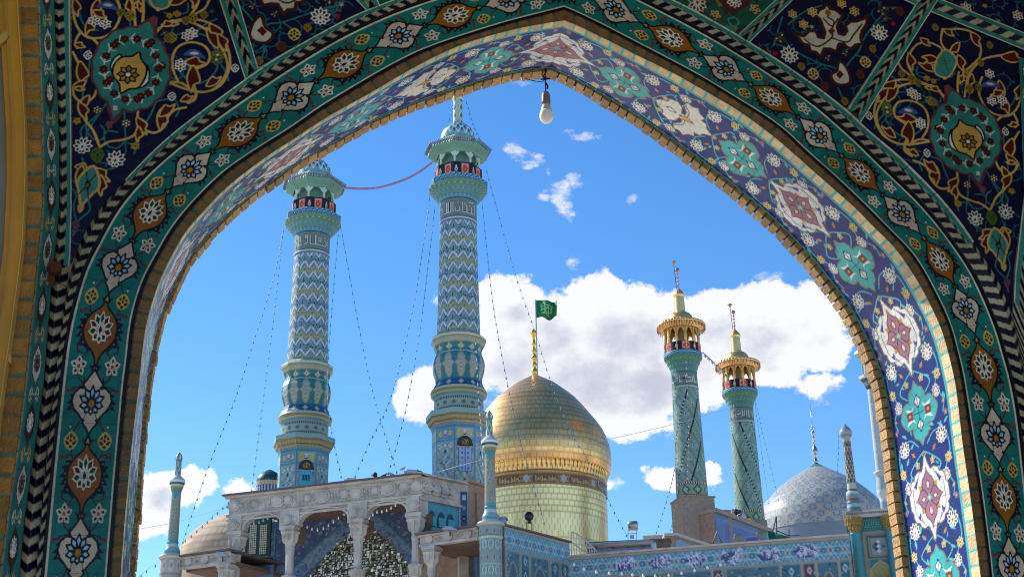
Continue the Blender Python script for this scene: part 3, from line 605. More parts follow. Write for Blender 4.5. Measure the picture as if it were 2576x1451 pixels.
def big_panel(side):
    f = (lambda P: P) if side == 0 else toR
    A = lambda P, dy=0: f(zl(P, dy)); B = lambda P: (toL(zr(P)) if side == 0 else zr(P))
    b = (-2.35, 3.7, -.2, 7.4) if side == 0 else (4.4, 3.6, 6.9, 7.5)
    cv = Cv(b[0], b[1], b[2], b[3], 380, '0a0a46'); m = .00085    # metres per crop pixel
    CR = 'dcb870'
    vt = lambda P, w_=16, c='3c8c8c', dy=0: cv.line(spline(A(P, dy)), w_ * m, c)
    for k in range(16): cv.line([(b[0], b[1] + .21 * k + .1), (b[2], b[1] + .21 * k - .1)], .003, '2a2a58')
    for k in range(14): cv.line([(b[0] + .2 * k + .1, b[1]), (b[0] + .2 * k, b[3])], .003, '2a2a58')
    filigree(cv, b, 95, 11 + side)
    # thin turquoise vines
    for P in ([(860, 1449), (880, 1330), (980, 1180), (1080, 1030)], [(1250, 1110), (1255, 1250), (1262, 1449)], [(800, 130), (830, 230), (900, 300), (990, 310)], [(900, 500), (900, 650), (880, 780), (840, 900), (830, 1000)],
              [(1320, 280), (1300, 180), (1290, 60), (1340, 0)], [(1620, 450), (1700, 400), (1800, 350), (1900, 345)], [(1960, 340), (2080, 370), (2150, 480), (2190, 560)], [(2190, 560), (2180, 700), (2100, 800), (2000, 850)],
              [(1800, 650), (1820, 740), (1900, 820)], [(1700, 1000), (1580, 1030), (1520, 1150), (1440, 1290)], [(1760, 1000), (1800, 1100), (1770, 1180)], [(2000, 300), (2100, 230), (2180, 200)], [(2200, 620), (2280, 740), (2300, 820)],
              [(1480, 20), (1540, 80), (1600, 30)], [(1650, 130), (1740, 150), (1880, 130), (1890, 40)]): vt(P)
    for P in ([(870, 170), (880, 260), (960, 340), (1040, 320), (1050, 240), (1010, 190)], [(1180, 260), (1080, 250), (1050, 330), (1090, 400), (1180, 420), (1250, 360)], [(860, 180), (810, 250), (830, 330)], [(1260, 360), (1265, 460), (1230, 510)],
              [(1260, 360), (1360, 410), (1350, 480)], [(830, 520), (850, 620)], [(1150, 620), (1000, 660)], [(730, 830), (770, 900), (740, 1000), (770, 1150)], [(890, 940), (900, 1050), (790, 1150), (740, 1300)], [(900, 160), (1000, 70)]): vt(P, dy=1073)
    # cream scrolls
    sp = lambda P, w_=24, dy=0, g=A: cv.line(spline(g(P, dy) if dy else g(P)), w_ * m, CR)
    sp([(1560, 345), (1660, 250), (1800, 205), (1960, 200), (2130, 250), (2250, 400), (2310, 560), (2300, 720), (2210, 870), (2050, 930), (1930, 905), (1820, 840), (1700, 828)])
    sp([(1990, 690), (2080, 650), (2110, 560), (2060, 470), (1930, 430), (1800, 470), (1740, 570), (1740, 700), (1790, 820)])
    sp([(1970, 700), (1930, 800), (1970, 920), (1960, 1000), (1890, 1040)], 28)
    sp([(1180, 0), (1210, 110), (1190, 230), (1100, 350), (980, 390), (860, 370), (770, 260), (740, 130), (760, 0)]); sp([(810, 330), (760, 420), (780, 490)]); sp([(860, 370), (940, 400), (1000, 470)], 26)
    sp([(1440, 0), (1445, 130), (1430, 275)]); sp([(2110, 0), (2060, 90), (1960, 150)])
    sp([(735, 530), (780, 620), (830, 720), (820, 800), (760, 860), (735, 930), (780, 1010), (850, 1030), (820, 1100), (850, 1200), (940, 1320), (990, 1449), (1010, 1480)])
    sp([(975, 905), (940, 980), (870, 1040)]); sp([(1390, 1110), (1385, 1230), (1440, 1300), (1560, 1340), (1660, 1270), (1690, 1180), (1760, 1110), (1870, 1085)]); sp([(1010, 1480), (1100, 1430), (1230, 1410), (1340, 1370), (1400, 1270)])
    # red leaves edged in cream
    def rl(x, y, ln, a, wd=.32, dy=0, g=A, c='6a1a14'):
        P = [(x + ln * (cos(a) * u - sin(a) * v), y + dy + ln * (sin(a) * u + cos(a) * v)) for u, v in ((-.5, 0), (-.2, -wd * .7), (.1, -wd), (.25, -wd * .35), (.55, -.05), (.15, wd * .5), (-.2, wd * .5))]
        P = spline(g(P), 3, True); cv.poly(P, c); cv.line(P, 17 * m, CR, True)
    for q in ((760, 80, 170, 1.4), (960, 90, 200, 1.9), (1000, 150, 150, .5), (900, 260, 190, 2.0), (800, 465, 110, .3), (1400, 70, 110, 1.3), (2170, 340, 220, 1.0), (2230, 430, 190, 1.1), (1730, 245, 120, .1), (1960, 640, 200, .1), (1930, 790, 260, 1.7), (1880, 1000, 130, -.3),
              (2150, 830, 170, -.5), (815, 740, 240, 1.5), (790, 860, 170, 2.6), (850, 1020, 150, 2.3), (830, 1120, 190, 1.2), (1620, 1200, 220, 1.7), (1680, 1120, 190, -.6), (1420, 1270, 190, 1.1), (1390, 1350, 150, 1.7), (1780, 20, 190, -.2), (800, 900, 100, .2), (1360, 60, 80, 2)): rl(*q)
    for q in ((830, 620, 150, .2), (800, 690, 200, 1.9), (1010, 690, 210, .7), (1010, 790, 200, 1.6)): rl(*q, dy=1073)
    # upper part, read from the other haunch
    sp([(1150, 210), (1260, 200), (1360, 230), (1410, 320), (1400, 400)], g=B); sp([(1150, 200), (1140, 290), (1180, 350)], g=B); sp([(1060, 290), (970, 310), (910, 420), (960, 530), (980, 560)], g=B)
    sp([(980, 565), (860, 590), (750, 680), (700, 800), (760, 930), (880, 985), (1060, 965)], g=B); sp([(980, 565), (1090, 600), (1200, 690)], g=B); sp([(1060, 290), (1140, 330), (1140, 380)], g=B)
    sp([(1660, 370), (1540, 380), (1420, 410), (1330, 510), (1300, 660)], g=B); sp([(1400, 400), (1290, 500)], g=B)
    for q in ((1190, 225, 80, .6), (1030, 290, 80, .7), (1230, 330, 100, 2.3), (1070, 400, 110, 3.4), (1270, 430, 110, 1.3), (1110, 480, 90, .9), (930, 420, 110, 1.4), (1370, 270, 110, 1.1), (1620, 400, 150, .2), (810, 640, 130, -.9), (1100, 610, 70, .4), (1340, 550, 90, 1.8)): rl(*q, g=B)
    P = spline(B([(1170, 340), (1240, 400), (1230, 470), (1180, 530), (1100, 500), (1110, 410)]), 4, True); cv.poly(P, '4c9a90'); cv.line(P, 20 * m, CR, True); cv.line(B([(1150, 360), (1190, 500)]), 8 * m, '7a1418')
    # lobed medallion
    ctr = np.array([1320, 700]); n = 14; P = []
    for k in range(n * 6):
        a = 2 * pi * k / (n * 6); r = 1 + .045 * abs(sin(n / 2 * a)); P.append((ctr[0] + 372 * r * cos(a), ctr[1] + 400 * r * sin(a)))
    for T_ in (A(P), A([(1340, 330), (1450, 240), (1540, 190), (1560, 300), (1560, 420)]), A([(1080, 1010), (1110, 1130), (1140, 1230), (1210, 1150), (1260, 1060)])): cv.line(T_, 44 * m, '7c4450', True)
    for T_ in (A(P), A([(1340, 330), (1450, 240), (1520, 220), (1540, 300), (1550, 420)]), A([(1090, 1010), (1125, 1130), (1140, 1190), (1200, 1140), (1250, 1060)])): cv.poly(T_, '459488')
    cv.poly(A([(1540, 160), (1590, 180), (1580, 260), (1530, 290), (1500, 230)]), '8a5458'); cv.poly(A([(1080, 1220), (1140, 1230), (1130, 1290), (1085, 1310), (1060, 1260)]), '8a5458')
    cv.poly(A([(1140, 1070), (1180, 1070), (1180, 1115), (1140, 1115)]), 'd8d0c0')
    ringp = [(ctr[0] + 275 * cos(a), ctr[1] + 310 * sin(a)) for a in np.linspace(0, 2 * pi, 15)[:-1]]
    cv.line(spline(A(ringp), 4, True), 11 * m, 'e0dcd0', True)
    for k, (x, y) in enumerate(ringp):
        for dr in ((0, 0), (36, -30))[:1 + (k % 3 == 0)]:
            p = A([(x + dr[0], y + dr[1])])[0]; flower(cv, *p, 44 * m, 6, '5a1410', ('7a1c18',), 'c07038', 14 * m)
        a = 2 * pi * k / 14 + .22
        for s in (-1, 1): cv.line(A([(ctr[0] + 275 * cos(a), ctr[1] + 310 * sin(a)), (ctr[0] + (275 + 50 * s) * cos(a + .12), ctr[1] + (310 + 50 * s) * sin(a + .12))]), 11 * m, 'e0dcd0')
    P = spline(A([(1400, 530), (1420, 600), (1475, 680), (1460, 790), (1390, 890), (1300, 900), (1215, 945), (1200, 850), (1135, 760), (1150, 650), (1230, 580), (1330, 570)]), 3, True)
    for q in ([(1150, 590), (1220, 560), (1180, 740), (1110, 690)], [(1480, 660), (1500, 820), (1400, 890), (1410, 800)]): cv.poly(spline(A(q), 3, True), 'e8e4da'); cv.line(spline(A(q), 3, True), 16 * m, '18100c', True)
    cv.poly(P, 'd8b060'); cv.line(P, 18 * m, '1c120c', True)
    p = A([(1290, 755)])[0]; q = A([(1290, 655)])[0]; flower(cv, *p, float(np.linalg.norm(p - q)), 8, '3a2a14', ('a08838', 'b8a050'), 'f0ece0', 15 * m)
    # flowers
    fl = lambda x, y, r, n_, o, fi, c, dy=0, g=A: flower(cv, *(g([(x, y + dy)])[0]), r * m * (1.5 if g is B else 1), n_, o, fi, c)
    for x, y, r in ((1060, 245, 62), (1815, 645, 60)): fl(x, y, r, 6, 'ece6da', ('26263c',), 'a02020')
    fl(1930, 340, 70, 6, 'e8dccc', ('8a4a34',), 'b88838'); fl(2190, 560, 70, 6, '8a8a48', ('5a6a30',), 'e8e0c8'); fl(1780, 145, 42, 6, 'c8a038', ('a87828',), '5a3010'); fl(980, 1110, 52, 6, '5a4428', ('e8dcb8',), 'e8dcb8'); fl(1270, 1243, 52, 6, '5a4428', ('e8dcb8',), 'e8dcb8')
    fl(775, 1220, 42, 5, 'c8a838', ('a08828',), '4a2010'); fl(1360, 400, 45, 6, 'c8a838', ('a08828',), '4a2010', 1073)
    for x, y in ((1310, 165), (1730, 385), (1940, 190)): palm(cv, *A([(x, y)])[0], 52 * m, 62 * m, 'b09838', fills=('7a5a20', '8a8038'))
    for x, y in ((885, 560), (1730, 975), (2365, 690)): palm(cv, *A([(x, y)])[0], 42 * m, 50 * m, 'ece6da', fills=('14143c', '6a1a20'))
    for x, y in ((828, 408), (1160, 545)):
        c0 = A([(x, y + 1073)])[0]; lotus(cv, *c0, 85 * m, 95 * m, 'ece6da', ('5a1a20', '2c5a2c'), '2a2040', .12, rot=pi * .9)
    palm(cv, *A([(980, 490 + 1073)])[0], 66 * m, 84 * m, '6a7a38', fills=('3a6a30', '4a7a34'))
    P = spline(A([(940, 600), (1000, 730), (990, 830), (930, 880), (820, 990), (800, 880), (780, 780), (820, 690)], 1073), 4, True); cv.poly(P, '4c9c92'); cv.line(P, 24 * m, CR, True)
    cv.line(A([(870, 660), (890, 930)], 1073), 12 * m, '6a1a20'); cv.line(A([(800, 880), (960, 690)], 1073), 12 * m, '6a1a20'); P = A([(880, 720), (920, 790), (880, 850), (850, 790)], 1073); cv.poly(P, '201408'); cv.disc(*A([(880, 795 + 1073)])[0], 18 * m, '8a7040')
    cv.poly(A([(780, 990), (850, 990), (840, 1040), (800, 1080), (780, 1040)], 1073), CR); cv.poly(spline(A([(730, 1160), (790, 1150), (800, 1210), (760, 1260), (730, 1210)], 1073), 3, True), '7a5060')
    for x, y in ((1960, 545), (1090, 60)): cv.poly(spline(A([(x - 120, y + 10), (x, y - 50), (x + 110, y + 50), (x, y + 30)]), 3, True), '5470a0'); cv.poly(spline(A([(x - 55, y - 5), (x, y - 20), (x + 45, y), (x, y + 12)]), 3, True), 'd8d4cc')
    for x, y in ((1590, 100), (2130, 120)): cv.disc(*A([(x, y)])[0], 22 * m, CR if x < 2000 else '5a6a30')
    for x, y, r, o, fi in ((560, 500, 0, 0, 0),): pass
    fl(970, 655, 42, 6, 'e8dccc', ('6a1a20',), 'b07030', g=B); fl(1470, 505, 42, 6, 'e8dccc', ('6a1a20',), 'b07030', g=B); fl(775, 765, 44, 5, '7a7a3c', ('3a5a2c',), 'e8e0c8', g=B); fl(1695, 490, 44, 5, '7a7a3c', ('3a5a2c',), 'e8e0c8', g=B)
    fl(1000, 850, 42, 6, 'ece6da', ('26263c',), 'a02020', g=B); fl(1555, 685, 42, 6, 'ece6da', ('26263c',), 'a02020', g=B); fl(1310, 490, 24, 6, 'c8a038', ('a87828',), '5a3010', g=B); fl(1090, 555, 24, 6, 'c8a038', ('a87828',), '5a3010', g=B)
    for x, y in ((1090, 695), (1395, 600), (985, 565), (1410, 430), (1100, 190), (870, 505), (1470, 310)): palm(cv, *B([(x, y)])[0], 42 * m, 50 * m, 'a08c38', fills=('6a5a20', '7a7038'))
    # faint joints between cut pieces
    return cv
panelL = [uv(*p) for p in ((180, -40), (180, 60), (182, 360), (180, 520), (178, 670), (200, 616), (240, 544), (268, 508), (318, 453), (368, 401), (418, 353), (468, 313), (518, 276), (616, 200), (551, 0), (540, -40))]
panelR = [uv(*p) for p in ((2161, 313), (2207, 353), (2257, 393), (2307, 443), (2357, 493), (2395, 538), (2432, 588), (2457, 628), (2494, 681), (2520, 729), (2545, 792), (2550, 680), (2580, 451), (2620, 250), (2600, 140), (2339, 35))]
grid_panel('navy_scroll_panel', panelL, big_panel(0)); grid_panel('navy_scroll_panel', panelR, big_panel(1))
def bloom_panel(side):
    b = (-.75, 5.6, .8, 6.95) if side == 0 else (3.5, 5.5, 5.9, 7.4)
    cv = Cv(*b[:2], b[2], b[3], 330, '0a0a48'); m = .0013
    def Q(P):                               # drawn in the right crop's pixels
        W_ = zr(P)
        if side == 0:                       # the left twin, matched on two corners
            a0, a1 = uv(2130, 272), uv(1880, 111); b0, b1 = uv(648, 172), uv(927, 27)
            za = complex(*(a1 - a0)); zb = complex(*(b1 - b0)); W_ = np.array([(lambda z: (z.real, z.imag))(complex(*b0) + (complex(*(p - a0)).conjugate() * zb / za.conjugate())) for p in W_])
        return W_
    K = '3c8c8c'; filigree(cv, b, 75, 21 + side)
    for P in ([(470, 570), (420, 470), (330, 440), (200, 380), (100, 330), (0, 300)], [(480, 560), (500, 450), (580, 350), (620, 260), (700, 150)], [(470, 360), (560, 300)], [(100, 170), (200, 90), (330, 40)], [(0, 310), (60, 120)], [(330, 440), (270, 480)], [(560, 380), (640, 400)], [(480, 700), (440, 600)], [(700, 150), (780, 60)]): cv.line(spline(Q(P)), 11 * m, K)
    P = Q([(360, 30), (385, 65), (420, 70), (470, 110), (445, 155), (432, 190), (445, 232), (478, 242), (500, 215), (490, 178), (520, 150), (560, 150), (610, 132), (640, 108), (632, 170), (602, 215), (592, 260), (605, 302), (560, 308), (530, 335), (500, 322), (478, 300), (445, 302), (430, 355), (385, 335), (345, 335), (320, 392), (292, 360), (250, 352), (240, 310), (200, 300), (175, 265), (143, 235), (205, 250), (240, 216), (285, 214), (305, 255), (340, 262), (352, 222), (335, 180), (318, 135), (288, 112), (310, 72), (342, 58)])
    cv.poly(P, 'd8ccba'); cv.line(P, 22 * m, '5a2a18', True)
    for P in ([(395, 215), (410, 150), (370, 120), (385, 90)], [(395, 215), (395, 260), (300, 320), (210, 270)], [(395, 260), (500, 290), (545, 240), (600, 170)], [(340, 130), (395, 180), (440, 130)]): cv.line(spline(Q(P)), 12 * m, '4a4a1c')
    cv.poly(Q([(395, 190), (420, 215), (395, 240), (370, 215)]), '8a3020'); cv.disc(*Q([(370, 90)])[0], 22 * m, 'a87820')
    P = spline(Q([(455, 430), (500, 490), (510, 560), (440, 570), (400, 520), (440, 490)]), 3, True); cv.line(P, 40 * m, '5a2a18', True); cv.poly(P, 'e0d4c4'); cv.poly(Q([(450, 480), (480, 510), (450, 540), (425, 510)]), '7a1c14')
    for x, y, r in ((110, 385, 62), (720, 235, 62)): lotus(cv, *Q([(x, y)])[0], r * m * 1.05, r * m * 1.15, 'ece6da', ('5a1a20', '2c5a2c'), '7a2018', .13, rot=pi)
    for x, y, r in ((130, 100, 34), (205, 170, 36), (265, 85, 38), (550, 80, 38), (465, 30, 36)): flower(cv, *Q([(x, y)])[0], r * m * 1.1, 6, 'dcc080', ('8a4a20',), 'd8a040')
    for x, y, r in ((270, 505, 40), (625, 425, 40)): palm(cv, *Q([(x, y)])[0], r * m * 1.1, r * m * 1.2, 'dcc878', rot=pi, fills=(RED, '3a5a2c'))
    for x, y in ((45, 260), (740, 75), (490, 365), (370, 395)): flower(cv, *Q([(x, y)])[0], 50 * m * (1 if y < 300 else .6), 5, '5a3420', ('d8ccb8', '5a3420'), '3a8a80')
    for x, y in ((190, 455), (675, 335), (485, 690)): palm(cv, *Q([(x, y)])[0], 28 * m, 34 * m, 'b08c28', fills=('7a5a20', '7a6a28'))
    for x, y in ((10, 365), (815, 165)): cv.disc(*Q([(x, y)])[0], 17 * m, 'b02018')
    for x, y in ((350, 590), (590, 510), (860, 80)): palm(cv, *Q([(x, y)])[0], 34 * m, 40 * m, '7a4020', fills=('5a3018', '6a3820'))
    return cv
P4L = [uv(*p) for p in ((648, 170), (598, 0), (585, -40), (800, -40), (892, 0), (925, 29))]; P4R = [uv(*p) for p in ((2130, 273), (1880, 111), (1990, 5), (2040, -40), (2230, -40), (2262, 0), (2300, 17))]
grid_panel('navy_bloom_panel', P4L, bloom_panel(0)); grid_panel('navy_bloom_panel', P4R, bloom_panel(1))
def teal_panel(side):
    b = (.5, 6.4, 2.2, 7.4) if side == 0 else (2.6, 6.1, 4.3, 7.4); cv = Cv(*b, 300, '14705c'); m = .0009
    Z = (lambda P: np.array([uv(1408.7 + x / 4, y / 4) for x, y in P])); filigree(cv, b, 40, 31, '5a1822')
    if side == 1:
        cv.poly(Z([(1560, -60), (1650, 90), (1700, 130), (1750, 170), (1800, 120), (1900, 60), (1940, -60)]), '6a3038'); cv.poly(Z([(1550, -20), (1640, 60), (1600, 80)]), 'b08028')
        cv.line(spline(Z([(1750, 180), (1690, 200), (1720, 260), (1760, 270), (1800, 230), (1770, 190)])), 14 * m * 1.2, '58a8a0'); cv.poly(Z([(1640, 240), (1780, 300), (1760, 350), (1680, 290)]), '3c948c')
        lotus(cv, *Z([(1380, 30)])[0], .085, .1, 'ddd4c4', (RED, '2a5a34'), '7a2018', .13); lotus(cv, *Z([(1750, 10)])[0], .07, .07, 'e0d8cc', ('5a3030',), '2a3a60', .15)
        for x, y in ((1560, 155), (1960, 95)): flower(cv, *Z([(x, y)])[0], .055, 5, 'dcc080', (RED, '7a5020'), 'a02818')
        for P in ([(1420, 90), (1480, 150), (1600, 200), (1700, 230)], [(1800, 210), (1850, 150), (1960, 120)], [(1960, 100), (2040, 40), (2060, 0)], [(1300, 0), (1250, 30)]): cv.line(spline(Z(P)), .009, '5a1418')
        cv.disc(*Z([(1765, 285)])[0], .018, 'b08028')
    return cv
P3R = [uv(*p) for p in ((1856, 88), (1695, 0), (1620, -40), (1990, -40), (1948, 4))]; P3L = [uv(*p) for p in ((956, 15), (948, 0), (940, -30), (1100, -40), (1012, 2))]
grid_panel('turquoise_panel', P3R, teal_panel(1)); grid_panel('turquoise_panel', P3L, teal_panel(0))
P6 = [uv(*p) for p in ((2362, 0), (2330, -40), (2640, -40), (2630, 100), (2576, 86))]
cv6 = Cv(5.4, 6.3, 7.3, 7.4, 300, '0a0a48')
filigree(cv6, (5.4, 6.3, 7.3, 7.4), 60, 41)
for x, y in ((2430, 20), (2560, 40), (2500, -10)): flower(cv6, *uv(x, y), .06, 6, 'ddd4c4', (RED, GRN), ORG)
grid_panel('navy_corner_panel', P6, cv6)
# ---- raised ribs between the panels: white and turquoise border each side, twisted lozenges between
def rc(S, Tt):
    c = chev(S, (Tt - .3) / .4, .16, .7)
    for a, b, k in ((-1, .08, 'ddd6c4'), (.08, .3, '3f9a88'), (.7, .92, '3f9a88'), (.92, 2, 'ddd6c4')): c[(Tt >= a) & (Tt < b)] = LN(k)
    return c
def ro(S, Tt): x = np.clip((Tt - .3) / .4, 0, 1); return np.where((Tt < .3) | (Tt > .7), .02, .02 + .05 * (1 - np.abs(2 * x - 1)))
def rib(A, B): ribbon('twisted_rib', [uv(*p) for p in A], [uv(*p) for p in B], .009, 24, rc, ro)
rib([(616, 203), (551, 0), (538, -40)], [(650, 175), (598, 0), (586, -40)]); rib([(922, 32), (892, 0), (850, -40)], [(956, 18), (948, 0), (935, -30)])
rib([(1856, 91), (1948, 4), (1990, -40)], [(1880, 114), (1995, 2), (2040, -40)]); rib([(2132, 276), (2300, 16), (2340, -44)], [(2163, 312), (2339, 34), (2392, -50)]); rib([(2339, 34), (2576, 130), (2640, 156)], [(2363, 0), (2576, 86), (2640, 113)])
rib([(2300, 17), (2262, 0), (2200, -26)], [(2362, 0), (2330, -18), (2290, -36)])
def rc2(S, Tt, SJ=2.5):
    c = chev(S, (Tt - .0) / .62, .118, .9); c[(Tt > .62)] = LN('4a9c90'); c[Tt > .9] = LN('ddd6c4'); c3 = chev(S, Tt, .118, .9); c[S > SJ] = c3[S > SJ]; return c
def ro2(S, Tt): x = np.clip(Tt / .62, 0, 1); return np.where(S > 2.5, .02 + .06 * (1 - np.abs(2 * Tt - 1)), np.where(Tt > .62, .02, .02 + .05 * (1 - np.abs(2 * x - 1))))
# left: upright moulding beside the scroll panel, running on down beside the arch moulding
fl_out = [uv(*p) for p in ((138, -40), (137, 0), (150, 362), (150, 520), (143, 604), (128, 754), (112, 964), (88, 1137), (64, 1302), (50, 1451))]; fl_out.append(np.array([fl_out[-1][0], ZF]))
pl_out = [uv(*p) for p in ((180, -40), (176, 0), (180, 362), (181, 520), (178, 640), (168, 735), (150, 870), (122, 1100), (105, 1300), (90, 1451))]; pl_out.append(np.array([pl_out[-1][0], ZF]))
ribbon('upright_moulding', fl_out, pl_out, .009, 18, rc2, ro2)
# right: the same beside the right-hand scroll panel
ribbon('upright_moulding', [uv(*p) for p in ((2650, 250), (2625, 451), (2590, 700), (2578, 792), (2600, 1000), (2640, 1451))], [uv(*p) for p in ((2620, 250), (2578, 451), (2552, 680), (2545, 792), (2566, 900), (2610, 1200))], .009, 18, rc2, ro2)
# ---- slender flower strip and the brick pier edge at the far left
bs_in = [uv(*p) for p in ((96, -40), (96, 0), (107, 360), (108, 520), (101, 604), (86, 754), (65, 964), (42, 1150), (20, 1302), (0, 1451))]; bs_in.append(np.array([bs_in[-1][0], ZF]))
fs = Cv(-.5, 0, .5, 5.4, 90, '3f8a84')
for k in (-1, 0, 1):
    y0 = k * 5.4
    for yy, cc, oc in ((.9, '5e4838', WHT), (3.6, 'd8d0c4', '50423c')):
        Pq = [(x, y0 + yy + y) for x, y in sym([(0, -1.0), (.12, -.7), (.32, -.4), (.36, 0), (.3, .4), (.12, .7), (0, 1.0)])]; fs.poly(Pq, cc); fs.line(Pq, .05, '4a3a3c', True); lotus(fs, 0, y0 + yy, .24, .5, oc, ('6a3a3c', 'a88848') if cc[0] == '5' else ('8ab0c4', 'b08838'), 'b08838', .2)
    for yy, oc in ((2.2, 'd8c48c'), (4.95, 'e0dccc')):
        for sg in (-1, 1): palm(fs, sg * .24, y0 + yy, .15, .38, oc, fills=('8a4438', '4a7a50'))
        fs.disc(0, y0 + yy, .07, 'd8c48c')
    for yy in (1.8, 2.7, 4.5, 5.2): fs.line([(-.4, y0 + yy + .2), (0, y0 + yy - .1), (.4, y0 + yy + .2)], .04, '7a4048')
def fcol(S, Tt):
    c = fs.get(np.clip((Tt - .2) / .72, 0, 1) - .5, S / .165, .02, .03, wrapy=True); c[Tt < .1] = LN('c4a488'); c[(Tt >= .1) & (Tt < .2)] = LN('4a9890'); c[Tt > .93] = LN('3c8a80')
    g = (Tt < .1) & ((S % .1) < .008); c[g] = LN('7a6450'); return c
ribbon('flower_strip', bs_in, fl_out, .009, 34, fcol, lambda S, Tt: .03 + .02 * Tt)
fr_r = [uv(*p) for p in ((45, -40), (50, 0), (71, 343), (72, 468), (65, 628), (50, 754), (34, 874), (20, 964), (-20, 1300), (-40, 1451))]; fr_r.append(np.array([fr_r[-1][0], ZF]))
def pc(S, Tt): c = brick_col(S + .2, .147, 'a4701c', '46786a', .13, 9); return c
ribbon('pier_brickwork', fr_r, bs_in, .012, 12, pc, lambda S, Tt: np.where(((S + .2) / .147) % 1 < .13, .03, .045), mat('edging_brick'))
mrr = lambda P: np.array([[2 * U0 - p[0] + .14, p[1]] for p in P])
ribbon('flower_strip', mrr(fl_out), mrr(bs_in), .012, 30, lambda S, Tt: fcol(S, 1 - Tt), lambda S, Tt: .03 + .02 * Tt)
ribbon('pier_brickwork', mrr(bs_in), mrr(fr_r), .014, 10, pc, lambda S, Tt: np.where(((S + .2) / .147) % 1 < .13, .03, .045), mat('edging_brick'))
uf = Cv(-5.2, ZF, 9.6, 9, 60, '0a0a46'); filigree(uf, (-5.2, 6.4, 9.6, 9), 420, 51, '2f8488', .02, .12); filigree(uf, (6.3, ZF, 9.6, 9), 380, 52, '2f8488', .02, .12)
grid_panel('upper_tile_field', [(-5.2, 6.75), (9.6, 6.75), (9.6, 9), (-5.2, 9)], uf, .02, -.006); grid_panel('side_tile_field', [(6.3, ZF), (9.6, ZF), (9.6, 6.75), (6.3, 6.75)], uf, .02, -.006)
# ---- painted timber door surround at the edge of the view: stepped amber boards around pale panes
AMB = mat('amber_paint', lin('dc9820'), rough=.45, var=.08, nscale=3); AMB2 = mat('amber_paint_light', lin('e0b458'), rough=.45, var=.08, nscale=3)
GLZ = mat('dusty_pane', lin('8c8470'), rough=.25, var=.15, nscale=2)
def rail(name, P, a, b, h0, h1, m, par):     # board following polyline P (px), between px offsets a..b to its left, standing h0..h1 proud
    A = np.array([uv(x - a, y) for x, y in P]); B = np.array([uv(x - b, y) for x, y in P]); V = []; Fc = []
    for p, q in zip(A, B): V += [wp(p, h0), wp(p, h1), wp(q, h1), wp(q, h0)]
    for i in range(len(A) - 1):
        for k in range(4): Fc.append((i * 4 + k, i * 4 + (k + 1) % 4, i * 4 + 4 + (k + 1) % 4, i * 4 + 4 + k))
    return mk(name, np.array(V).reshape(-1, 3), Fc, m, par)
dP = [(45, -60), (50, 0), (71, 343), (72, 468), (65, 628), (50, 754), (34, 874), (20, 964), (-20, 1300), (-40, 1451)]
dframe = rail('door_surround', dP, 0, 26, .03, .16, AMB, porch)
rail('bead', dP, -1, 1.5, .05, .175, AMB2, dframe); rail('stile', dP, 26, 34, .03, .12, AMB2, dframe); rail('stile', dP, 34, 50, .03, .09, AMB, dframe)
rail('pane', dP, 50, 140, .03, .05, GLZ, dframe)
for (x0, y0, x1, y1) in ((-60, 165, 40, 85), (-40, 862, 34, 905)):
    V = []
    for (x, y) in ((x0, y0), (x1, y1), (x1, y1 + 22), (x0, y0 + 26)): V += [wp(uv(x, y), .05)]
    for (x, y) in ((x0, y0), (x1, y1), (x1, y1 + 22), (x0, y0 + 26)): V += [wp(uv(x, y), .13)]
    mk('glazing_bar', V, [(0, 1, 2, 3), (7, 6, 5, 4), (0, 4, 5, 1), (1, 5, 6, 2), (2, 6, 7, 3), (3, 7, 4, 0)], AMB2, dframe)
# ---- the wall's own body, and unseen side walls and ceiling added to darken the porch
PL = mat('porch_plaster', lin('b8a888'), rough=.8, var=.1, nscale=2)
mb = MB()
outer = [(-5.2, ZF), (-5.2, 9.0), (9.6, 9.0), (9.6, ZF)]
# front skin (behind the mosaics) and courtyard skin, cut round the opening
def skin(crv, Tq, off, nm, m, zt=9.0):
    V = []; Fc = []
    for h in (0, 1):
        Q = resamp(crv[h], np.linspace(0, 1, 160)); e = -5.2 if h == 0 else 9.6
        k0 = len(V)
        for p in Q: V.append(wp(p, off) + WN * Tq); V.append(wp((e, p[1]), off) + WN * Tq)
        for i in range(len(Q) - 1):
            a = k0 + 2 * i; Fc.append((a, a + 1, a + 3, a + 2))
        V += [wp((Q[-1][0], zt), off) + WN * Tq, wp((e, zt), off) + WN * Tq]; a = k0 + 2 * (len(Q) - 1); Fc.append((a, a + 1, a + 3, a + 2))
    return mk(nm, np.array(V).reshape(-1, 3), Fc, m, porch)
skin(E0, 0, -.012, 'wall_core', PL); skin(FB, T_SOF, .01, 'courtyard_face', mat('courtyard_brick', lin('a8865a'), rough=.85, var=.2, nscale=12))
mb = MB(); B0 = CAM + WN * WD; PR = -WN
def wbox(u0, u1, z0, z1, o0, o1): mb.frame(B0 + WU * u0 + UZ * z0 + PR * o0, WU * (u1 - u0), UZ * (z1 - z0), PR * (o1 - o0))
wbox(-5.5, -5.2, ZF, 9.0, -1.1, PDEP); mb.build('side_wall', PL, porch); mb = MB(); wbox(9.6, 9.9, ZF, 9.0, -1.1, PDEP); mb.build('side_wall', PL, porch)
mb = MB(); wbox(-5.5, 9.9, 9.0, 9.4, -1.1, PDEP); mb.build('ceiling', PL, porch)
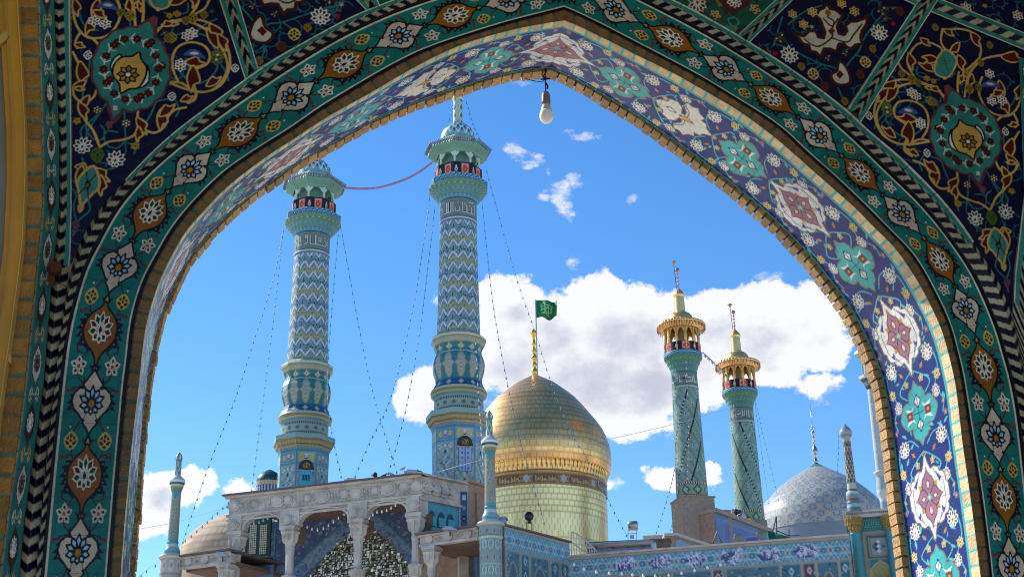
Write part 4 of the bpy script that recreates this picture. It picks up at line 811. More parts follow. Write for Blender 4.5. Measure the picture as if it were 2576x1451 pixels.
# ---- rusty bracket bolted beside the arch
br = empty('wall_bracket', tuple(wp(uv(142, 740), .1)), 'rusty brown steel bracket bolted to the left pier beside the twisted moulding', 'bracket')
RU = mat('rust', lin('5a2814'), rough=.8, var=.35, nscale=60)
mb = MB(); P = [uv(130, 655), uv(142, 690), uv(143, 720), uv(133, 735), uv(124, 715), uv(126, 680)]
mb.prism([tuple(p) for p in P], CAM + WN * WD - WN * .09, WU, UZ, -WN * .012); mb.build('plate', RU, br)
mb = MB(); mb.prism([tuple(uv(x, y)) for x, y in ((136, 678), (160, 680), (159, 706), (135, 706))], CAM + WN * WD - WN * .1, WU, UZ, -WN * .07); mb.build('box', RU, br)
mb = MB(); mb.tube([wp(uv(140, 716), .1), wp(uv(150, 724), .1), wp(uv(172, 732), .09), wp(uv(190, 736), .08)], .003, 5); mb.build('wire', RU, br)
# ---- light bulb hanging from the apex
def bulbp(x, y): return hit(x, y, CAM + WN * (WD + T_SOF - .12), WN)
bt0 = bulbp(1373, 176); bb = bulbp(1375, 300); lb = empty('light_bulb', tuple(bulbp(1375, 310)), 'bare round light bulb hanging on a wire from the top of the arch', 'light bulb')
pxm = camdepth(bb) / F; X0, Y0 = bb[0], bb[1]
zz = lambda y: zat(X0, Y0, y)
mb = MB(); mb.tube([(X0, Y0, zz(172)), (X0, Y0, zz(232))], .006, 6)
mb.tube([(X0 + .02, Y0, zz(195)), (X0 - .03, Y0, zz(207)), (X0 - .12, Y0 + .02, zz(200)), (X0 - .19, Y0, zz(196))], .004, 5); mb.tube([(X0, Y0, zz(208)), (X0 + .02, Y0, zz(218)), (X0 + .015, Y0, zz(224))], .009, 5); mb.tube([(X0 - .045, Y0, zz(200)), (X0 + .045, Y0, zz(199))], .008, 5)
mb.tube([(X0 + .01, Y0, zz(178)), (X0 - .02, Y0, zz(194)), (X0 + .01, Y0, zz(200))], .009, 5); mb.build('wire', mat('black_wire', lin('1c1816'), rough=.6), lb)
mb = MB(); mb.lathe(X0, Y0, [(zz(y), r * pxm) for y, r in ((263, 11), (258, 11.5), (242, 11), (234, 8), (231, 4))], 20); mb.build('socket', mat('bakelite', lin('8a7468'), rough=.4), lb, True)
mb = MB(); mb.lathe(X0, Y0, [(zz(y), r * pxm) for y, r in ((263, 9.5), (270, 11), (278, 14.5), (280, 15))], 24); mb.build('bulb_base', mat('porcelain', lin('c8c0b4'), rough=.35), lb, True)
mb = MB(); mb.lathe(X0, Y0, [(zz(y), r * pxm) for y, r in ((280, 15), (286, 17), (293, 18), (300, 16.5), (306, 12), (310, 6), (311.5, 1))], 24); mb.build('globe', mat('opal_glass', lin('fbf4e2'), rough=.3, var=.02), lb, True)
# ================================================================== the courtyard beyond
g = MB(); g.frame((-4000, -4000, -.02), (8000, 0, 0), (0, 8000, 0), (0, 0, .02)); tag(g.build('ground', mat('pale_paving', lin('cfc8bb'), rough=.7, var=.08, nscale=.4)), kind='structure')

class Axis:
    """a vertical axis standing where column x shows its foot at row y, d metres ahead; turns measured rows and half widths into heights and radii"""
    def __init__(s, x, y, d): p = at(x, y, d); s.x, s.y = p[0], p[1]
    def zr(s, y, hw): z = zat(s.x, s.y, y); return z, hw / F * camdepth((s.x, s.y, z))
    def prof(s, L_): return [s.zr(y, h) for y, h in L_]
def lsheet(name, ax, prof, colfn, nu, dz, m, parent, poly=0, rot=0.0, rmod=None, smooth_=None, phi0=0.0):
    """surface of revolution (poly = number of flat sides) with a tile colour at every point; prof top -> bottom [(z, r)]"""
    Z = []; R = []
    for (z0, r0), (z1, r1) in zip(prof[:-1], prof[1:]):
        n = max(1, int(math.ceil(hypot(z1 - z0, r1 - r0) / dz)))
        for k in range(n): t = k / n; Z.append(z0 + (z1 - z0) * t); R.append(r0 + (r1 - r0) * t)
        Z[-1] = Z[-1]
    Z.append(prof[-1][0]); R.append(prof[-1][1]); Z = np.array(Z); R = np.array(R)
    al = cum(np.stack([Z, R], 1)); V = al / al[-1]
    if poly: nu = max(1, round(nu / poly)) * poly; ph = rot + 2 * pi * np.arange(nu) / nu; k = ((ph - rot) % (2 * pi / poly)) - pi / poly; rf = cos(pi / poly) / np.cos(k)
    else: ph = 2 * pi * np.arange(nu) / nu + phi0; rf = np.ones(nu)
    phc = atan2(CAM[1] - ax.y, CAM[0] - ax.x)
    U = ((ph - phc) / (2 * pi) + .5) % 1.0
    UU, VV_ = np.meshgrid(U, V); RR = R[:, None] * rf[None, :]
    if rmod is not None: RR = RR * rmod(UU, VV_)
    P = np.stack([ax.x + RR * np.cos(ph)[None, :], ax.y + RR * np.sin(ph)[None, :], np.repeat(Z[:, None], nu, 1)], -1)
    PF = (((ph - rot) / (2 * pi / poly)) % poly)[None, :].repeat(len(V), 0) if poly else UU
    C = colfn(UU, VV_, PF, np.repeat(Z[:, None], nu, 1)); C = np.broadcast_to(np.asarray(C, np.float32), (*UU.shape, 3)).copy()
    return sheet(name, P, C, m, parent, True, (not poly) if smooth_ is None else smooth_, flip=True)
def const(c): cc = LN(c); return lambda U, V, PF, Z: np.broadcast_to(cc, (*U.shape, 3))
def stripes(*st):                          # [(v0, colour)] down the part
    def f(U, V, PF, Z):
        c = np.empty((*U.shape, 3), np.float32); c[:] = LN(st[0][1])
        for v0, k in st[1:]: c[V >= v0] = LN(k)
        return c
    return f
VR_ = radians(-97)                         # direction of a corner of the octagons

# ---------- patterns
zz_t = Cv(0, 0, 1, 1, 120, '78a4a4')
zz_t.poly([(0, .5), (0, 1), (1, 1), (1, .5)], '869c84')
rz_ = random.Random(6)
for k in range(260): zz_t.disc(rz_.random(), rz_.random(), rz_.uniform(.012, .024), rz_.choice(('4c6c88', '9cc4c0', 'b0a860', '60909c', 'c0c8b8', '8c7088')))
for dx in (-1, 0, 1):
    zig = lambda y, w_, c: zz_t.line([(dx + 0, y + .15), (dx + .5, y - .15), (dx + 1, y + .15)], w_, c)
    for y in (-.0, 1.0, .5):
        zig(y, .20, '22305a'); zig(y, .135, 'c0cedc')
        for k in range(6): x = dx + k / 6 + .08; zz_t.disc(x, y + .12 - .24 * (1 - abs(2 * (x - dx) - 1)), .02, '6c88b0')
    for x, y in ((0, .26), (.25, .2), (.5, .2), (.75, .2), (.33, .3), (.66, .3), (.5, .34), (.12, .34), (.88, .34)): zz_t.ring(dx + x, y, .04, .028, '1c2c48'); zz_t.disc(dx + x, y, .018, '90c8cc')
    for x, y in ((0, .76), (.22, .68), (.5, .66), (.78, .68), (.33, .8), (.66, .8), (.5, .84), (.14, .82), (.86, .82)): zz_t.ring(dx + x, y, .035, .03, 'b8b048'); zz_t.disc(dx + x + .05, y + .05, .02, 'a84858' if x in (.5, .14) else '88c0c0')
def zz(U, V, PF, Z): return zz_t.get((U * 12 + .02) % 1, (-Z / 1.3) % 1, .03, .03, True, True)
KUF = {   # angular lettering traced as strokes, x to the right, y down, one unit = height of the band
    'a': [[(.3, .45), (.22, .45), (.22, .62), (.3, .62), (.3, .42), (.3, .85), (.12, .95)], [(.52, .9), (.75, .9), (.75, .2)], [(.9, .2), (.9, .9), (.5, .9)], [(1.05, .2), (1.05, .9), (.9, .9)], [(1.22, .2), (1.22, .9)], [(1.36, .6), (1.36, .85), (1.62, .85), (1.62, .55)], [(1.48, .3), (1.5, .33)], [(1.8, .2), (1.8, .9)], [(1.95, .3), (2.1, .5), (2.1, .9), (1.8, .9)], [(2.1, .9), (2.45, .9), (2.45, .5), (2.25, .45)], [(2.3, .15), (2.45, .2), (2.6, .15)], [(2.62, .9), (2.45, .9)], [(2.8, .2), (2.8, .95)]],
    'b': [[(.2, .35), (.1, .35), (.1, .55), (.2, .55), (.2, .3), (.2, .75), (.05, .85)], [(.42, .2), (.42, .85)], [(.52, .2), (.6, .85), (.42, .85)], [(.85, .35), (.85, .2), (.98, .2), (.98, .4), (.85, .4)], [(.98, .35), (.98, .75), (.8, .85)], [(1.12, .2), (1.12, .85), (1.4, .85), (1.4, .2)], [(1.4, .85), (1.7, .85)], [(1.62, .4), (1.55, .4), (1.55, .58), (1.7, .58), (1.7, .4), (1.6, .4)], [(1.75, .85), (1.98, .85), (2.1, .6), (1.95, .45)], [(2.2, .2), (2.2, .9)], [(1.9, .25), (2.0, .25)]],
    'c': [[(.1, .75), (.4, .75), (.4, .45)], [(.25, .55), (.25, .75)], [(.55, .8), (.7, .8), (.7, .5), (.55, .5), (.55, .8)], [(.85, .2), (.85, .85), (1.0, .85)], [(1.05, .3), (1.3, .3), (1.3, .55), (1.1, .55)], [(1.45, .2), (1.45, .5), (1.7, .5)], [(1.5, .85), (1.8, .85), (1.8, .35)], [(1.65, .65), (1.65, .85)], [(2.0, .2), (2.0, .85), (2.2, .85)]],
    'd': [[(.1, .9), (.35, .9), (.35, .2)], [(.5, .9), (.5, .45), (.7, .45), (.7, .9), (.35, .9)], [(.6, .25), (.62, .28)], [(.85, .35), (1.1, .35), (1.1, .6), (.85, .6)], [(1.25, .2), (1.25, .9)], [(1.4, .2), (1.4, .9)], [(1.55, .2), (1.55, .9), (1.25, .9)], [(1.75, .9), (1.75, .2)], [(1.95, .9), (2.1, .9), (2.1, .2)]]}
def letters(cv, key, x0, x1, y0, y1, wd, c, oc):
    P = KUF[key]; mx_ = max(p[0] for s in P for p in s) + .1; f = lambda p: (x0 + p[0] / mx_ * (x1 - x0), y0 + p[1] * (y1 - y0))
    for s in P: cv.line([f(p) for p in s], wd * 2.0, oc)
    for s in P: cv.line([f(p) for p in s], wd, c)
def text_band(key, bg='7c8c84', ang=.36):
    """around = metres-like units 0..6.2, height 1"""
    cv = Cv(0, 0, 6.2, 1.25, 60, bg)
    for k in (0, 3.1): letters(cv, key, k + 3.1 - 1.3 - (0 if k else 0), k + 3.1 + 1.15, .12, 1.05, .05, 'dfe3dc', '28304c') if k == 0 else letters(cv, key, 4.5, 6.1, .12, 1.05, .05, 'dfe3dc', '28304c')
    letters(cv, key, .1, 1.6, .12, 1.05, .05, 'dfe3dc', '28304c')
    for y in (.03, 1.2): cv.line([(0, y), (6.2, y)], .06, '28406c')
    return cv
def tb(key, **k):
    cv = text_band(key, **k); return lambda U, V, PF, Z: cv.get(U * 6.2, V * 1.25, .04, .04, True)
def diamonds(bgc, cells, per, hh, seed=1, bg2=None):
    pass
# bulging belt with long star panels
bel = Cv(0, 0, 1, 2.4, 90, '1c7c8c')
for k in range(60): bel.line([((k * .37) % 1.0, (k * .53) % 2.4), ((k * .37) % 1 + .06, (k * .53) % 2.4 + .06)], .02, '2f9aa8')
for y0 in (0.0,): bel.poly([(0, 0), (1, 0), (1, .14), (0, .14)], 'b0a888'); bel.poly([(0, 1.95), (1, 1.95), (1, 2.4), (0, 2.4)], '0c5c88')
for dx in (-1, 0, 1):
    cx = dx + .5; P = [(cx, .2), (cx + .16, .32), (cx + .3, .37), (cx + .16, .42), (cx, .54), (cx - .16, .42), (cx - .3, .37), (cx - .16, .32)]; bel.poly(P, 'c8c8ac'); bel.line(P, .04, 'b8a858', True); bel.disc(cx, .37, .07, '6c8c94')
    P = [(cx, .68), (cx + .15, .76), (cx + .24, .9), (cx + .2, 1.1), (cx + .4, 1.25), (cx + .2, 1.4), (cx + .24, 1.62), (cx + .15, 1.78), (cx, 1.86)]; P = P + [(2 * cx - a, b) for a, b in reversed(P[1:-1])]
    bel.line(P, .10, 'b89c48', True); bel.poly(P, '9ca8a4')
    for k in range(6): bel.ring(cx, .82 + k * .18, .07, .025, '586c94'); bel.disc(cx, .82 + k * .18, .03, 'd0b860')
    P = [(cx, 2.02), (cx + .2, 2.15), (cx, 2.28), (cx - .2, 2.15)]; bel.poly(P, 'b0b8a8'); bel.line(P, .04, 'c0b078', True)
bel.line([(0, .6), (1, .6)], .04, 'b0b8a8')
def belt(U, V, PF, Z): return bel.get((PF) % 1, V * 2.4, .02, .02, True)
rg = Cv(0, 0, 1, 1, 80, '98a898')
for k in range(5):
    for dx in (0,): rg.poly([(k * .2, .16), (k * .2 + .1, .16), (k * .2 + .15, .24), (k * .2 + .1, .32), (k * .2, .32), (k * .2 + .05, .24)], '182850'); rg.poly([(k * .2, .8), (k * .2 + .1, .8), (k * .2 + .15, .88), (k * .2 + .1, .96), (k * .2, .96), (k * .2 + .05, .88)], '182850')
rg.poly([(0, 0), (1, 0), (1, .06), (0, .06)], '4c8cb8'); rg.poly([(.2, .56), (.35, .44), (.65, .44), (.8, .56), (.65, .68), (.35, .68)], '187c94'); rg.line([(.2, .56), (.35, .44), (.65, .44), (.8, .56), (.65, .68), (.35, .68)], .03, 'b8a850', True); rg.line([(0, .56), (.2, .56)], .05, 'b8a850'); rg.line([(.8, .56), (1, .56)], .05, 'b8a850')
def ringb(U, V, PF, Z): return rg.get((U * 16) % 1, V, .02, .02, True)
# octagonal foot: panels of checks, one face with a small door
oc = Cv(0, 0, 8, 1.75, 60, '8fa8a4')
rnd = random.Random(8)
for fce in range(8):
    x = fce; oc.poly([(x, 0), (x + 1, 0), (x + 1, .42), (x, .42)], '7ca4ac'); oc.poly([(x + .12, .08), (x + .88, .08), (x + .88, .36), (x + .12, .36)], '5c8cb0' if fce % 2 else 'b8b88c')
    for q in range(2): flower(oc, x + .25 + q * .5, .22, .11, 6, 'd8c870', ('b08838',), '304878')
    oc.poly([(x + .38, .14), (x + .62, .14), (x + .62, .3), (x + .38, .3)], 'c8ccd4'); oc.line([(x + .43, .17), (x + .43, .27), (x + .57, .27), (x + .57, .17)], .025, '6c3050'); oc.line([(x + .5, .17), (x + .5, .27)], .02, '28406c')
    for j in range(22):
        for i in range(12):
            cx, cy = x + .1 + (i + .5) * .8 / 12, .5 + (j + .5) * 1.2 / 22
            col_ = ('c8d4d0', '3c6890', '8cc0c4', 'b0b890', '2c4878')[(i * 2 + j * 3 + (i * j) % 3) % 5]; h = .033; oc.poly([(cx, cy - h), (cx + h, cy), (cx, cy + h), (cx - h, cy)], col_)
    for px_ in (.22, .78): flower(oc, x + px_, .58, .09, 5, 'e0e0d8', ('6c3848',), 'c04850')
    for xx in (x, x + 1): oc.line([(xx, 0), (xx, 1.75)], .07, '2c8ca8')
    for yy in (.02, .43): oc.line([(x, yy), (x + 1, yy)], .045, '2c8ca8')
    oc.line([(x + .1, .48), (x + .1, 1.7)], .025, 'c0a8a8'); oc.line([(x + .9, .48), (x + .9, 1.7)], .025, 'c0a8a8')
def octc(U, V, PF, Z): return oc.get(PF, V * 1.75, .02, .02, True)
mq = Cv(0, 0, 1, 1, 70, '6c9084')
for k, (y0, y1, a, b) in enumerate(((.0, .32, '4c8c78', '7cb8a0'), (.32, .62, '3898b0', '68b8c4'), (.62, 1, '2c90b4', '58a8c0'))):
    for dx in (-.5, 0, .5):
        o = dx + (.25 if k % 2 else 0); P = [(o + .05, y1 - .03), (o + .05, y0 + .14), (o + .25, y0 + .04), (o + .45, y0 + .14), (o + .45, y1 - .03)]; mq.poly(P, a); mq.poly([(o + .15, y1 - .06), (o + .15, y0 + .2), (o + .25, y0 + .12), (o + .35, y0 + .2), (o + .35, y1 - .06)], b); mq.line(P, .022, 'a89850')
def mqf(n): return lambda U, V, PF, Z: mq.get((U * n) % 1, V, .03, .03, True)
# black and red cloth with roundels round the gallery
bn = Cv(0, 0, 2, 1, 60, '1c1020')
bn.poly([(.1, .08), (.9, .08), (.9, .95), (.1, .95)], 'c07868'); bn.poly([(.17, .15), (.83, .15), (.83, .88), (.17, .88)], 'd8988c'); bn.disc(.5, .52, .3, 'b83828'); bn.line([(.35, .4), (.5, .7), (.62, .35)], .05, 'd87860'); bn.line([(.38, .62), (.66, .6)], .04, 'd87860')
bn.poly([(1.5, .2), (1.62, .5), (1.66, .68), (1.5, .84), (1.34, .68), (1.38, .5)], 'c8bccc'); bn.poly([(1.5, .5), (1.58, .65), (1.5, .75), (1.42, .65)], '50304c'); bn.line([(1.02, .04), (1.02, 1)], .03, '782838')
def bann(n, ph=0.0): return lambda U, V, PF, Z: bn.get((U * n * 2 + ph) % 2, V, .03, .03, True)
dmt = Cv(0, 0, 1, 1, 70, '7cb4b4')
dmt.poly([(0, .1), (1, .1), (1, .22), (0, .22)], '203c60'); dmt.poly([(0, 0), (1, 0), (1, .1), (0, .1)], '3c8c98')
for k in range(4): dmt.disc(.12 + k * .25, .16, .05, 'e8ece8')
for dx in (-1, 0, 1):
    for a, b in (((0, .3), (.5, .9)), ((.5, .3), (0, .9)), ((.5, .3), (1, .9)), ((1, .3), (.5, .9)), ((0, .6), (1, .6))): dmt.line([(dx + a[0], a[1]), (dx + b[0], b[1])], .05, 'e8f0f0')
    for x, y in ((.25, .45), (.75, .45), (.25, .75), (.75, .75), (.5, .6), (0, .6)): dmt.disc(dx + x, y, .09, '1c6c94'); 
def domt(U, V, PF, Z): return dmt.get((U * 7) % 1, V, .02, .02, True)
mst = Cv(0, 0, 1, 1, 60, 'a8bcb0')
mst.poly([(.5, .1), (.8, .4), (.7, .5), (.5, .9), (.3, .5), (.2, .4)], '2c8098'); mst.line([(.5, .0), (.85, .4), (.5, 1)], .07, 'd4dcc8'); mst.line([(.5, .0), (.15, .4), (.5, 1)], .07, 'd4dcc8'); mst.poly([(0, .4), (.12, .6), (0, .8)], 'b8a848'); mst.poly([(1, .4), (.88, .6), (1, .8)], 'b8a848')
def mastc(U, V, PF, Z): return mst.get((U * 4) % 1, (Z / .5) % 1, .04, .04, True, True)
def rail_col(U, V, PF, Z):
    c = np.empty((*U.shape, 3), np.float32); c[:] = LN('3c98ac'); a = ((U * 32) % 1); c[(np.abs(a - .5) < .2) & (np.abs(V - .5) < .22)] = LN('d8d8b8'); c[(V < .12)] = LN('c8c8b4'); c[V > .9] = LN('94946c')
    k = np.abs(np.abs(a - .5) - np.abs(V - .5)) < .06; c[k & (V > .12) & (V < .9)] = LN('1c4880'); return c

# ---------- the tall tiled minaret
def tile_minaret():
    ax = Axis(1154.5, 1150, 68); root = empty('tiled_minaret', (ax.x, ax.y, 0), 'nearer of the two tall turquoise tiled minarets with zigzag shaft, gold dome beside it', 'minaret', 'tall zigzag tiled minarets')
    S = lambda nm, L_, cf, nu=128, dz=.09, **k: lsheet(nm, ax, ax.prof(L_), cf, nu, dz, k.pop('m', FTILE), k.pop('parent', root), **k)
    zb = [(*ax.zr(1086, 69),), (9.0, ax.zr(1086, 69)[1] * 1.02)]
    lsheet('octagonal_foot', ax, [ax.zr(1085, 69), (ax.zr(1240, 69)[0], ax.zr(1200, 68)[1])], octc, 136, .07, FTILE, root, poly=8, rot=VR_)
    fz = ax.zr(1240, 69)[0]; lsheet('pedestal', ax, [(fz, ax.zr(1200, 70)[1]), (6, ax.zr(1200, 70)[1])], const('9c8468'), 8, 3, STONEC, root, poly=8, rot=VR_)
    S('cornice', [(1044, 62), (1046, 84), (1060, 84), (1064, 80), (1070, 78), (1077, 72), (1086, 69)], stripes((0, 'b8c4b0'), (.3, '8cb0a8'), (.5, '948c64'), (.62, 'a89c70'), (.72, '7c7450'), (.8, 'aca480'), (.9, '7c94a0')), 128, .08, poly=8, rot=VR_, rmod=lambda U, V: 1 - .02 * (V > .55) * (np.sin(U * 2 * pi * 48) > 0))
    S('ring_band', [(1005, 62), (1044, 62.5)], ringb, 160, .05)
    S('swelling_belt', [(870, 66), (879, 62), (890, 58), (899, 60), (912, 65), (924, 66.5), (940, 65), (955, 60), (964, 59), (975, 62), (988, 70)], belt, 144, .06, poly=12, rot=VR_)
    S('roll_moulding', [(986, 69), (991, 71.5), (1000, 70), (1005, 62.5)], stripes((0, 'b0b8a0'), (.3, '8c8450'), (.55, 'b4b088'), (.8, '80a0a4')), 128, .06)
    S('ledge', [(846, 55), (855, 67), (858, 70), (866, 69.5), (871, 65)], stripes((0, '9cb0a8'), (.45, 'c8ccb8'), (.7, 'a89858'), (.85, '90b0ac')), 120, .06, poly=12, rot=VR_)
    S('shaft', [(571, 46), (846, 54.6)], zz, 176, .055)
    S('collar', [(563, 47.5), (566, 48), (571, 46)], stripes((0, 'c8ccc0'), (.5, '58809c')), 96, .05)
    S('inscription_band', [(514, 46.3), (563, 46.5)], tb('a'), 200, .045)
    def mod(U, V): t = (V * 4) % 1; return 1 + .035 * (np.abs(np.sin(U * pi * 24 + np.floor(V * 4) * pi / 2)) - .5) * (V < .95)
    S('stalactite_corbel', [(480, 73), (486, 71), (488, 66), (496, 63), (498, 57), (506, 54), (508, 49), (515, 46.5)], mqf(14), 168, .05, rmod=mod)
    S('balcony_rim', [(462, 60), (464, 74.5), (467, 75), (479, 74), (481, 72)], rail_col, 160, .06, poly=8, rot=VR_)
    S('banner', [(432, 60), (450, 60.5), (463, 60)], bann(8, -.3), 192, .05, m=mat('banner_cloth', rough=.9, vcol=True, var=.08, nscale=2), poly=8, rot=VR_)
    S('gallery_core', [(392, 34), (463, 34)], const('6c988c'), 24, 1)
    z0, rr = ax.zr(462, 52.5); z1, _ = ax.zr(400, 52.5)
    for k in range(8):
        a = VR_ + 2 * pi * k / 8; a2 = a + 2 * pi / 8; r = rr * 1.0; mb = MB(); X, Y = ax.x + r * cos(a), ax.y + r * sin(a)
        mb.lathe(X, Y, [(z0, .07), (z1 - .2, .055), (z1 - .1, .09), (z1 + .05, .13)], 10)
        col_ = mb.build('column', mat('pale_turquoise_paint', lin('a4c8bc'), rough=.6, var=.1), root, True)
        # scalloped arch to the next column
        P0 = np.array([X, Y, 0]); P1 = np.array([ax.x + r * cos(a2), ax.y + r * sin(a2), 0]); E_ = P1 - P0; ln = np.linalg.norm(E_); E_ /= ln; O = np.array([cos((a + a2) / 2), sin((a + a2) / 2), 0])
        zt = z1 + .12; zs = z1 - .36; poly = [(0, zt), (0, zs)]
        for t in np.linspace(0, 1, 13): poly.append((.1 + (ln - .2) * t, zs + (.4 * (1 - abs(2 * t - 1) ** 2.2)) - .06 * abs(sin(t * pi * 3))))
        poly += [(ln, zs), (ln, zt)]
        mb = MB(); mb.prism(poly, P0 + O * .04, E_, (0, 0, 1), -O * .08); mb.build('arch', mat('pale_turquoise_paint'), root)
    mb = MB(); zc = ax.zr(398, 57)[0]; mb.lathe(ax.x, ax.y, [(zc - .05, rr * .98), (zc, rr * .98)], 8, rot=VR_); mb.build('gallery_ceiling', mat('green_soffit', lin('6c9c88'), rough=.7), root)
    S('eave', [(350, 44), (358, 46), (384, 76), (388, 78), (392, 77.5), (398, 62), (404, 58)], stripes((0, '9cc4bc'), (.3, '86b8b0'), (.42, 'b05c58'), (.5, '9cc8b4'), (.62, '78a894')), 160, .07, poly=8, rot=VR_, rmod=lambda U, V: 1 + .012 * (V > .4) * np.sign(np.sin(U * 2 * pi * 60)))
    mb = MB(); ze, re = ax.zr(387, 78.5); rnd = random.Random(4)
    for k in range(112):
        a = VR_ + 2 * pi * k / 112; kk = ((a - VR_) % (pi / 4)) - pi / 8; r = re * cos(pi / 8) / cos(kk); X, Y = ax.x + r * cos(a), ax.y + r * sin(a)
        mb.frame((X, Y, ze + .0), (cos(a) * .16, sin(a) * .16, .1), (-sin(a) * .035, cos(a) * .035, 0), (0, 0, .04), lin(('6c4840', '4c8078', 'b04848', '3c6c68')[k % 4]))
    mb.build('eave_lamps', mat('lamp_fringe', rough=.5, vcol=True), root, vcol=True)
    S('dome', [(313, 12), (316, 18), (320, 25), (328, 34), (336, 40), (346, 43.6), (358, 44.3)], domt, 144, .05)
    S('mast', [(254, 12), (313, 12.4)], mastc, 48, .05); S('mast_capital', [(205, 3), (225, 11), (232, 15), (238, 14), (246, 12.5), (250, 14), (254, 12)], stripes((0, '3c94a8'), (.45, '58a8b0'), (.6, 'c8c0b0'), (.7, '8c5c4c'), (.8, 'd0ccb8')), 48, .06)
    # little door on the face that looks at the visitor
    a = VR_ + pi / 8; O = np.array([cos(a), sin(a), 0]); E_ = np.array([-sin(a), cos(a), 0]); zt, rt = ax.zr(1140, 69); zb_, _ = ax.zr(1200, 69); rin = rt * cos(pi / 8)
    c0 = np.array([ax.x, ax.y, 0]) + O * (rin + .01); hwd = .30
    mb = MB(); mb.prism([(-hwd, zb_), (hwd, zb_), (hwd, zt), (-hwd, zt)], c0, E_, (0, 0, 1), O * .06, lin('8ca0c8')); 
    mb.frame(c0 + E_ * -.015 + (0, 0, zb_), E_ * .03, O * .075, (0, 0, zt - zb_), lin('28507c'))
    for sg in (-1, 1):
        for k in range(5):
            zc_ = zb_ + .14 + k * (zt - zb_ - .2) / 4; h = .08
            mb.prism([(sg * .15 - .06, zc_), (sg * .15, zc_ - h), (sg * .15 + .06, zc_), (sg * .15, zc_ + h)], c0 + O * .06, E_, (0, 0, 1), O * .012, lin(('4c6090', 'a87830', '3c7c8c')[k % 3]))
    dr = mb.build('door', mat('painted_door', rough=.5, vcol=True), root, vcol=True)
    mb = MB(); mb.prism([(hwd * 1.35 * cos(t), zt + .05 + .52 * sin(t)) for t in np.linspace(0, pi, 13)], c0, E_, (0, 0, 1), O * .05, lin('10141c'))
    mb.build('fanlight', mat('black_glass', rough=.3, vcol=True), root, vcol=True)
    mb = MB()
    q = lambda x, z: c0 + O * .07 + E_ * x * .8 + np.array([0, 0, zt + .1 + z * .9])
    mb.tube([q(0, .0), q(0, .32)], .022, 5)
    for sg in (-1, 1): mb.tube([q(sg * .05, .02), q(sg * .1, .1), q(sg * .1, .2), q(sg * .05, .28)], .014, 5); mb.tube([q(sg * .11, .0), q(sg * .19, .08), q(sg * .2, .2), q(sg * .13, .3)], .014, 5)
    mb.build('emblem', mat('gilt', lin('e0a828'), rough=.3, metal=.6), root)
    return root, ax
def copy_tree(o, loc=None, parent=None):
    c = o.copy(); COL.objects.link(c); c.parent = parent
    if loc is not None: c.location = loc
    for ch in o.children: copy_tree(ch, None, c)
    return c
M1, axM1 = tile_minaret()
axM0 = Axis(765, 1120, 72); M0 = copy_tree(M1, (axM0.x, axM0.y, 0)); M0['label'] = 'farther of the two tall turquoise zigzag minarets, standing at the left above the stone arcade'
for ch in list(M0.children):
    if ch.name.startswith('inscription_band'): bpy.data.objects.remove(ch)
    elif ch.name.startswith('door'): bpy.data.objects.remove(ch)
lsheet('inscription_band', axM0, [(axM1.zr(514, 46)[0], axM1.zr(514, 46.3)[1]), (axM1.zr(563, 46)[0], axM1.zr(563, 46.5)[1])], tb('b'), 200, .045, FTILE, M0)
a = VR_ + pi / 8; O = np.array([cos(a), sin(a), 0]); E_ = np.array([-sin(a), cos(a), 0]); zt, rt = axM1.zr(1140, 69); zb_, _ = axM1.zr(1200, 69); c0 = np.array([axM0.x, axM0.y, 0]) + O * (rt * cos(pi / 8) + .01)
mb = MB(); mb.prism([(-.33, zb_), (.33, zb_), (.33, zt), (-.33, zt)], c0, E_, (0, 0, 1), O * .06, lin('48a8b8')); mb.prism([(-.2, zt - .55), (.2, zt - .55), (.2, zt - .25), (-.2, zt - .25)], c0 + O * .06, E_, (0, 0, 1), O * .01, lin('182028'))
for k in range(5): mb.frame(c0 + O * .07 + E_ * (-.17 + k * .08) + (0, 0, zt - .55), E_ * .02, O * .01, (0, 0, .3), lin('48a8b8'))
mb.build('door', mat('painted_door'), M0, vcol=True)

# ---------- the pair with gilded galleries
spz = Cv(0, 0, 2, 2, 80, '84a494')
def spiral_tile(cv, flipd):
    for dx in (-2, 0, 2):
        for dy in (-2, 0, 2):
            for k in range(-4, 5): cv.line([(dx + k * .5 - 2, dy - 2 + 0), (dx + k * .5 + 2, dy + 2)], .02, '2c4c40'); cv.line([(dx + k * .5 + 2, dy - 2), (dx + k * .5 - 2, dy + 2)], .02, '90a890')
    for dx in (-2, 0, 2):
        for dy in (-2, 0, 2):
            for (x, y) in ((.55, .3), (1.4, .3), (.1, .8), (1.0, .85), (.55, 1.35), (1.45, 1.3), (.1, 1.8), (1.0, 1.85)): cv.disc(dx + x, dy + y, .17, 'b8ccc0'); cv.disc(dx + x, dy + y, .13, '34485c'); cv.disc(dx + x, dy + y, .09, 'b0c4c4'); cv.line([(dx + x - .05, dy + y), (dx + x + .05, dy + y)], .03, '283c5c')
            P = [(dx + 0, dy + 2), (dx + 1, dy + 0)]
            cv.line(P, .13, '101c30')
            for k in range(12): t = k / 12; cv.disc(P[0][0] + t, P[0][1] - 2 * t, .055, 'b4d0c4')
            P2 = [(dx + 1, dy + 2), (dx + 2, dy + 0)]; cv.line(P2, .1, '203830')
    return cv
spiral_tile(spz, False)
